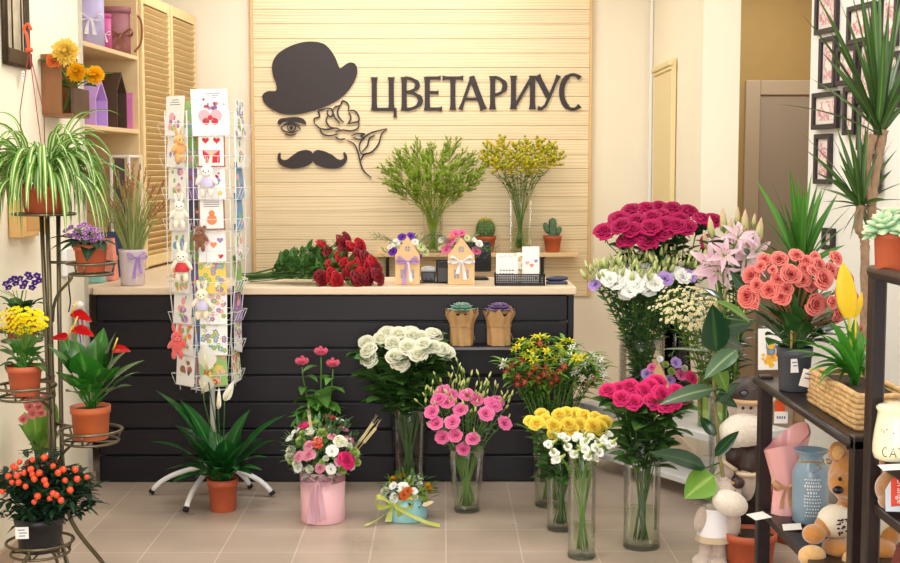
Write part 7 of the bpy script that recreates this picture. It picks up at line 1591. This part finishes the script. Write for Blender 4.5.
def oncyl(pts, a0, z0, sc_, rad, w):                # strokes wrapped on the mug
    mb = MB(); mb.tube([(rad * math.cos(a0 + x * sc_ / rad), rad * math.sin(a0 + x * sc_ / rad), z0 + y * sc_) for x, y in pts], w, 5); return mb
af = -PI / 2 - .42
for st_, x0 in (([arc(.35, .5, .33, .5, 60, 300, 10)], 0), ([[(0, 0), (.33, 1), (.66, 0)], [(.12, .35), (.54, .35)]], .85), ([[(0, 1), (.66, 1)], [(.33, 1), (.33, 0)]], 1.7)):
    mb = MB()
    for s__ in st_: mb.add(oncyl([(x + x0 - 1.2, y) for x, y in s__], af + .02, H_ * .12, H_ * .17, r * 1.003, .0011))
    mb.build('letter', INK, mg)
mb = MB(); rr_ = r * .925; Z_ = H_ * .58
for x in (-.016, .016): mb.blob((rr_ * math.cos(af + x / rr_), rr_ * math.sin(af + x / rr_), Z_ + .006), .0018, 0, 6, 5)
mb.blob((rr_ * math.cos(af), rr_ * math.sin(af), Z_ - .002), .0018, 0, 6, 5)
for s__ in (-1, 1):
    for j in (-1, 0, 1): mb.add(oncyl([(s__ * .9, -.1 + j * .12), (s__ * 1.5, -.1 + j * .3)], af, Z_, .022, rr_ * 1.004, .0006))
mb.build('cat_face', INK, mg)
q = PZ(879, 452, zm + .001); tg = T('price_card', 'white price tag lying before the CAT mug', 'price tag', (XT + .012, Yn - .21, zm + .006)); mb = MB(); mb.box((0, 0, 0), (.075, .055, .0012), M=rotz(-.1) @ Matrix.Rotation(-.08, 3, 'Y')); mb.build('card', PAPER, tg)
zt3 = zt2 - .007; q = PZ(890, 267, zt3 + .001); s_ = q.y / FOC; r = 20.5 * s_; ec = T('potted_echeveria', 'pale green echeveria in terracotta pot on top of the tall dark shelf', 'succulent', (P(894, 267, Yn - .1).x, Yn - .1, zt3 + .001)); pot(ec, r, 39 * s_, taper=.82)
ECM = tmat('echeveria_leaf', [(0, (96, 140, 104)), (.7, (156, 192, 152)), (1, (206, 218, 180))], .55, 0, rnd=0)
for dx, dyy, dz_, rr_, tl_ in ((-.035, -.03, .008, .048, -.3), (.035, -.035, .02, .05, .2), (0, .03, .022, .045, 0), (-.055, -.01, -.005, .03, -.7), (.0, -.055, -.004, .032, -.1)):
    mb = MB(); rosette(mb, rr_ * 1.1, 3, (0, 0, 0), .5, 6); mb.build('rosette', ECM, ec, (dx, dyy, 39 * s_ + dz_), (.35 if dyy < 0 else 0, tl_, 0))
q = PZ(905, 402, zm + .001); gp = T('potted_grass_plant', 'bushy green leafy plant on the tall shelf behind the mug', 'potted plant', (XT + .25, 2.92, zm + .001)); pot(gp, .06, .09, PAPER)
mb = MB()
for k in range(46): a = R.random() * 6.3; e_ = R.uniform(.3, 1.2); mb.leaf((0, 0, .085), (math.cos(a) * math.cos(e_), math.sin(a) * math.cos(e_), math.sin(e_)), R.uniform(.11, .17), .02, 1.2, shape='lance', n=7)
for j, c_ in enumerate(mb.v):
    if c_[2] > zt2 - .04 - zm: mb.v[j] = (c_[0], c_[1], zt2 - .04 - zm)
mb.build('foliage', KLF, gp)
# small fuzzy toy with the orange tag
q = PZ(889, 512, z3 + .001); ty_ = T('tagged_plush_toy', 'small brown fuzzy toy with big orange brand tag on the tall shelf', 'soft toy', (q.x + .02, q.y + .03, z3 + .006)); kk = q.y / FOC
plush('body', [((0, 0, .045), (.045, .04, .045)), ((0, 0, .11), (.036, .034, .034)), ((-.03, -.03, .02), (.016, .025, .016)), ((.03, -.03, .02), (.016, .025, .016)), ((-.026, 0, .142), (.012, .008, .012)), ((.026, 0, .142), (.012, .008, .012))], fur('brown_toy_fur', (150, 108, 66)), ty_, vox=.004)
mb = MB(); W = .042; Ht = .085; mb.prism([(-W / 2, 0), (W / 2, .006), (W / 2, Ht * .75), (0, Ht), (-W / 2, Ht * .72)], .002, 0); mb.prism([(-W / 2 - .012, -.012), (W / 2, -.012), (W / 2, .004), (-W / 2, -.001), (-W / 2, Ht * .7), (-W / 2 - .012, Ht * .45)], .003, 1, o=(0, .0005, 0)); tgm = mb.build('brand_tag', [mat('orange_red_tag', (228, 66, 26), .45), mat('pale_blue_tag', (206, 218, 232), .6)], ty_, (-.01, -.075, .02), (-.15, 0, -.1))
cu = bpy.data.curves.new('tag_text', 'FONT'); cu.body = 'Orange'; cu.size = .02; cu.extrude = .0003; tx_ = bpy.data.objects.new('tag_text', cu); C.objects.link(tx_); bpy.context.view_layer.update(); me_ = bpy.data.meshes.new_from_object(tx_.evaluated_get(bpy.context.evaluated_depsgraph_get())); bpy.data.objects.remove(tx_); me_.materials.clear(); me_.materials.append(PAPER); to = link('tag_lettering', me_, tgm); to.location = (-.006, -.0006, .068); to.rotation_euler = (PI / 2, PI / 2, 0)
# striped round-topped trunk on the low board
q = P(880, 560, 3.2); zq = .1; lo = T('round_topped_trunk', 'maroon and cream round-topped gift trunk at the bottom of the tall shelf', 'box', (XT + .19, 2.9, P(885, 524, 2.95).z - .232)); 
MAR = mat('maroon_leather', (112, 52, 50), .4, var=.15); MAP_ = mat('cream_map_print', (232, 206, 180), .6, var=.12, nscale=20)
def trunk_half(r_, m_, y0_, y1_, nm):
    mb = MB(); pf_ = [(r_ * math.cos(math.radians(t)), .08 + r_ * math.sin(math.radians(t))) for t in range(0, 181, 12)] + [(-r_, -.02), (-r_, -.13), (r_, -.13)]; mb.prism(pf_[::-1], y1_ - y0_, 0, M=rotz(0), o=(0, y0_, 0)); return mb.build(nm, m_, lo)
trunk_half(.146, MAP_, -.16, .16, 'body')
for a_, b_ in ((-.165, -.125), (-.02, .02), (.125, .165)): trunk_half(.151, MAR, a_, b_, 'leather_band')
for s__ in (-1,): mb = MB(); mb.box((s__ * .15, 0, .0), (.012, .33, .05), bev=.003); mb.build('edge_strip', MAR, lo)
lb2 = T('wooden_stand_block', 'dark wooden block under the round-topped trunk', 'block', (XT + .19, 2.9, 0)); hb_ = lo.location.z - .13
mb = MB(); mb.box((0, 0, .1 + (hb_ - .1) / 2), (.3, .32, max(.02, hb_ - .102)), bev=.004); mb.build('block', DARKW, lb2)

# ---- plush hippos
HG = fur('grey_beige_plush', (196, 178, 166)); HW = fur('cream_plush', (236, 226, 214)); BRJ = mat('brown_leather', (60, 42, 38), .45, var=.3, nscale=30, bump=.5)
cr8 = T('dark_wooden_crate', 'dark wooden crate behind the plush hippos', 'crate', (P(742, 500, 5.22).x, 5.24, 0)); zc8 = P(742, 474, 5.2).z; mb = MB(); mb.box((0, 0, zc8 / 2), (.17, .17, zc8), bev=.005); mb.build('box', DARKW, cr8)
YA = 5.12; hA = T('plush_hippo', 'large plush hippo with brown aviator cap and leather jacket beside the dark shelf', 'soft toy', (P(745, 474, YA).x, YA, zc8 + .001)); ao = hA.location; LA = lambda x, y, dY=0: P(x, y, YA + dY) - ao; k_ = YA / FOC
plush('body', [(LA(748, 405), (21 * k_, 20 * k_, 24 * k_)), (LA(752, 455), (22 * k_, 20 * k_, 24 * k_)), (LA(724, 474, -.04), (9 * k_, 9 * k_, 13 * k_), Matrix.Rotation(.6, 3, 'Y')), (LA(716, 486, -.05), (8 * k_, 9 * k_, 9 * k_)), (LA(747, 482, -.06), (9 * k_, 9 * k_, 20 * k_)), (LA(728, 456, -.03), (8 * k_, 8 * k_, 16 * k_), Matrix.Rotation(.5, 3, 'Y'))], HG, hA, vox=.006, sm=4)
plush('muzzle', [(LA(744, 430, -.07), (23 * k_, 18 * k_, 17 * k_)), (LA(735, 433, -.09), (17 * k_, 15 * k_, 15 * k_))], HW, hA, vox=.006, sm=5)
for x in (743, 751): mb = MB(); mb.blob(LA(x, 408, -.088), .007, 0, 8, 6); mb.build('eye', BLACK, hA)
mb = MB(); 
def cap(u, v):
    a = 2 * PI * u; b = PI / 2 * v; return LA(750, 398) + V((23.5 * k_ * math.cos(b) * math.cos(a), 22 * k_ * math.cos(b) * math.sin(a), 23 * k_ * math.sin(b)))
mb.grid(cap, 24, 8, 0, True); mb.build('aviator_cap', BRJ, hA)
mb = MB(); mb.tube([LA(750, 399) + V((23.5 * k_ * math.cos(t * .3), 22 * k_ * math.sin(t * .3) - .0, 0)) for t in range(21)], .009, 8, closed=True); mb.build('cap_fleece_edge', mat('tan_fleece', (222, 180, 136), .95), hA)
for x in (744, 757):
    mb = MB(); mb.tube([LA(x, 393, -.075) + V((.016 * math.cos(t * .52), 0, .012 * math.sin(t * .52))) for t in range(12)], .004, 6, closed=True); gg = mb.build('goggle', BLACK, hA); mb = MB(); mb.blob(LA(x, 393, -.075), (.014, .004, .011), 0, 10, 6); mb.build('goggle_lens', mat('grey_lens', (110, 110, 124), .1, .3), gg)
mb = MB(); mb.blob(LA(738, 394, -.02), (6 * k_, 4 * k_, 6 * k_), 0, 10, 8); mb.build('ear', HW, hA)
plush('leather_jacket', [(LA(752, 457), (25 * k_, 23 * k_, 22 * k_)), (LA(734, 454, -.035), (11 * k_, 11 * k_, 14 * k_), Matrix.Rotation(.5, 3, 'Y')), (LA(749, 466, -.05), (11 * k_, 11 * k_, 10 * k_))], BRJ, hA, vox=.006, sm=3)
for c_, e_ in ((LA(728, 464, -.035), .6), (LA(747, 473, -.06), 0)):
    mb = MB(); M = Matrix.Rotation(e_, 3, 'Y'); mb.tube([c_ + M @ V((9.5 * k_ * math.cos(t * .42), 9.5 * k_ * math.sin(t * .42), 0)) for t in range(15)], .0085, 8, closed=True); mb.build('fleece_cuff', mat('cream_fleece', (236, 214, 184), .95), hA)
YB2 = 5.0; hB2 = T('plush_hippo', 'smaller plush hippo in white dress and tiny pilot cap leaning below the large one', 'soft toy', (P(716, 540, YB2).x, YB2, .006)); bo2 = hB2.location; LB = lambda x, y, dY=0: P(x, y, YB2 + dY) - bo2; k_ = YB2 / FOC
plush('body', [(LB(727, 492), (15 * k_, 14 * k_, 13 * k_)), (LB(714, 522), (14 * k_, 13 * k_, 20 * k_)), (LB(701, 519, -.02), (6.5 * k_, 7 * k_, 14 * k_), Matrix.Rotation(.25, 3, 'Y')), (LB(734, 522, -.03), (7 * k_, 7 * k_, 17 * k_)), (LB(706, 550), (7 * k_, 8 * k_, 20 * k_)), (LB(719, 551), (7 * k_, 8 * k_, 20 * k_)), (LB(701, 561, -.03), (9 * k_, 13 * k_, 6 * k_)), (LB(718, 563, -.03), (9 * k_, 13 * k_, 6 * k_))], HG, hB2, vox=.005, sm=4)
plush('muzzle', [(LB(730, 503, -.06), (19 * k_, 15 * k_, 13 * k_), Matrix.Rotation(.35, 3, 'Y')), (LB(724, 503, -.07), (10 * k_, 10 * k_, 9 * k_))], HW, hB2, vox=.005, sm=5)
mb = MB(); mb.grid(lambda u, v: LB(714, 507 + 29 * v) + V((math.cos(2 * PI * u) * lerp(13, 17.5, v) * k_ * (1 + .03 * math.sin(14 * PI * u) * v), math.sin(2 * PI * u) * lerp(13.5, 16, v) * k_, 0)), 40, 10, 0, True); mb.build('white_dress', mat('white_cotton', (240, 238, 244), .9), hB2)
mb = MB(); mb.grid(lambda u, v: LB(714, 534 + 6 * v) + V((math.cos(2 * PI * u) * lerp(17.8, 19, v) * k_ * (1 + .03 * math.sin(14 * PI * u)), math.sin(2 * PI * u) * lerp(16.3, 17.5, v) * k_, 0)), 40, 3, 0, True); mb.build('skirt_hem', mat('beige_trim_cloth', (200, 180, 150), .9), hB2)
mb = MB(); mb.blob(LB(738, 483, -.03), (7 * k_, 6 * k_, 6 * k_), 0, 12, 8); mb.build('pilot_cap', BRJ, hB2); mb = MB(); mb.blob(LB(733, 483, -.055), (.008, .004, .006), 0, 8, 6); mb.build('badge', GOLDM, hB2)
mb = MB(); mb.blob(LB(724, 481), (5 * k_, 3 * k_, 5 * k_), 0, 10, 8); mb.build('ear', HG, hB2)
for x in (727, 735): mb = MB(); mb.blob(LB(x, 491, -.058), .0035, 0, 8, 6); mb.build('eye', BLACK, hB2)
# ------------------------------------------------------------------ light and camera
w = bpy.data.worlds.new('daylight'); bpy.context.scene.world = w; w.use_nodes = True
w.node_tree.nodes['Background'].inputs[0].default_value = (.96, .98, 1, 1); w.node_tree.nodes['Background'].inputs[1].default_value = .5
def area(n, loc, sx, sy, e, col=(1, .98, .94), rot=(0, 0, 0)):
    l = bpy.data.lights.new(n, 'AREA'); l.shape = 'RECTANGLE'; l.size = sx; l.size_y = sy; l.energy = e; l.color = col
    o = bpy.data.objects.new(n, l); C.objects.link(o); o.location = loc; o.rotation_euler = rot
for x in (-.9, .9):
    for y in (1.6, 3.8, 5.6):
        area('ceiling_lamp', (x, y, 3.12), .7, .7, 10.5)
for x in (-.9, .1): area('ceiling_lamp', (x, 7.7, 3.12), .6, .6, 10)
area('hall_fill_light', (2.2, 8.6, 3.12), .5, .5, 13)  # unseen fill light added to brighten the hallway and its grey door
area('shop_window_daylight', (.1, -2.2, 1.75), 3.2, 2.4, 92, (1, .99, .97), (PI / 2, 0, 0))
cam = bpy.data.cameras.new('camera'); co = bpy.data.objects.new('camera', cam); C.objects.link(co)
cam.sensor_width = 36; cam.lens = FOC / 900 * 36; co.location = (0, 0, CAMH); co.rotation_euler = (PI / 2 - TH, 0, -YAW)
sc = bpy.context.scene; sc.camera = co; cam.clip_start = .05
sc.view_settings.view_transform = 'Standard'; sc.view_settings.look = 'None'; sc.view_settings.gamma = 1; sc.view_settings.use_curve_mapping = False; sc.view_settings.exposure = .72
sc.cycles.use_denoising = True; sc.cycles.max_bounces = 8; sc.cycles.transparent_max_bounces = 32; sc.cycles.diffuse_bounces = 4; sc.cycles.glossy_bounces = 3; sc.cycles.caustics_reflective = False; sc.cycles.caustics_refractive = False
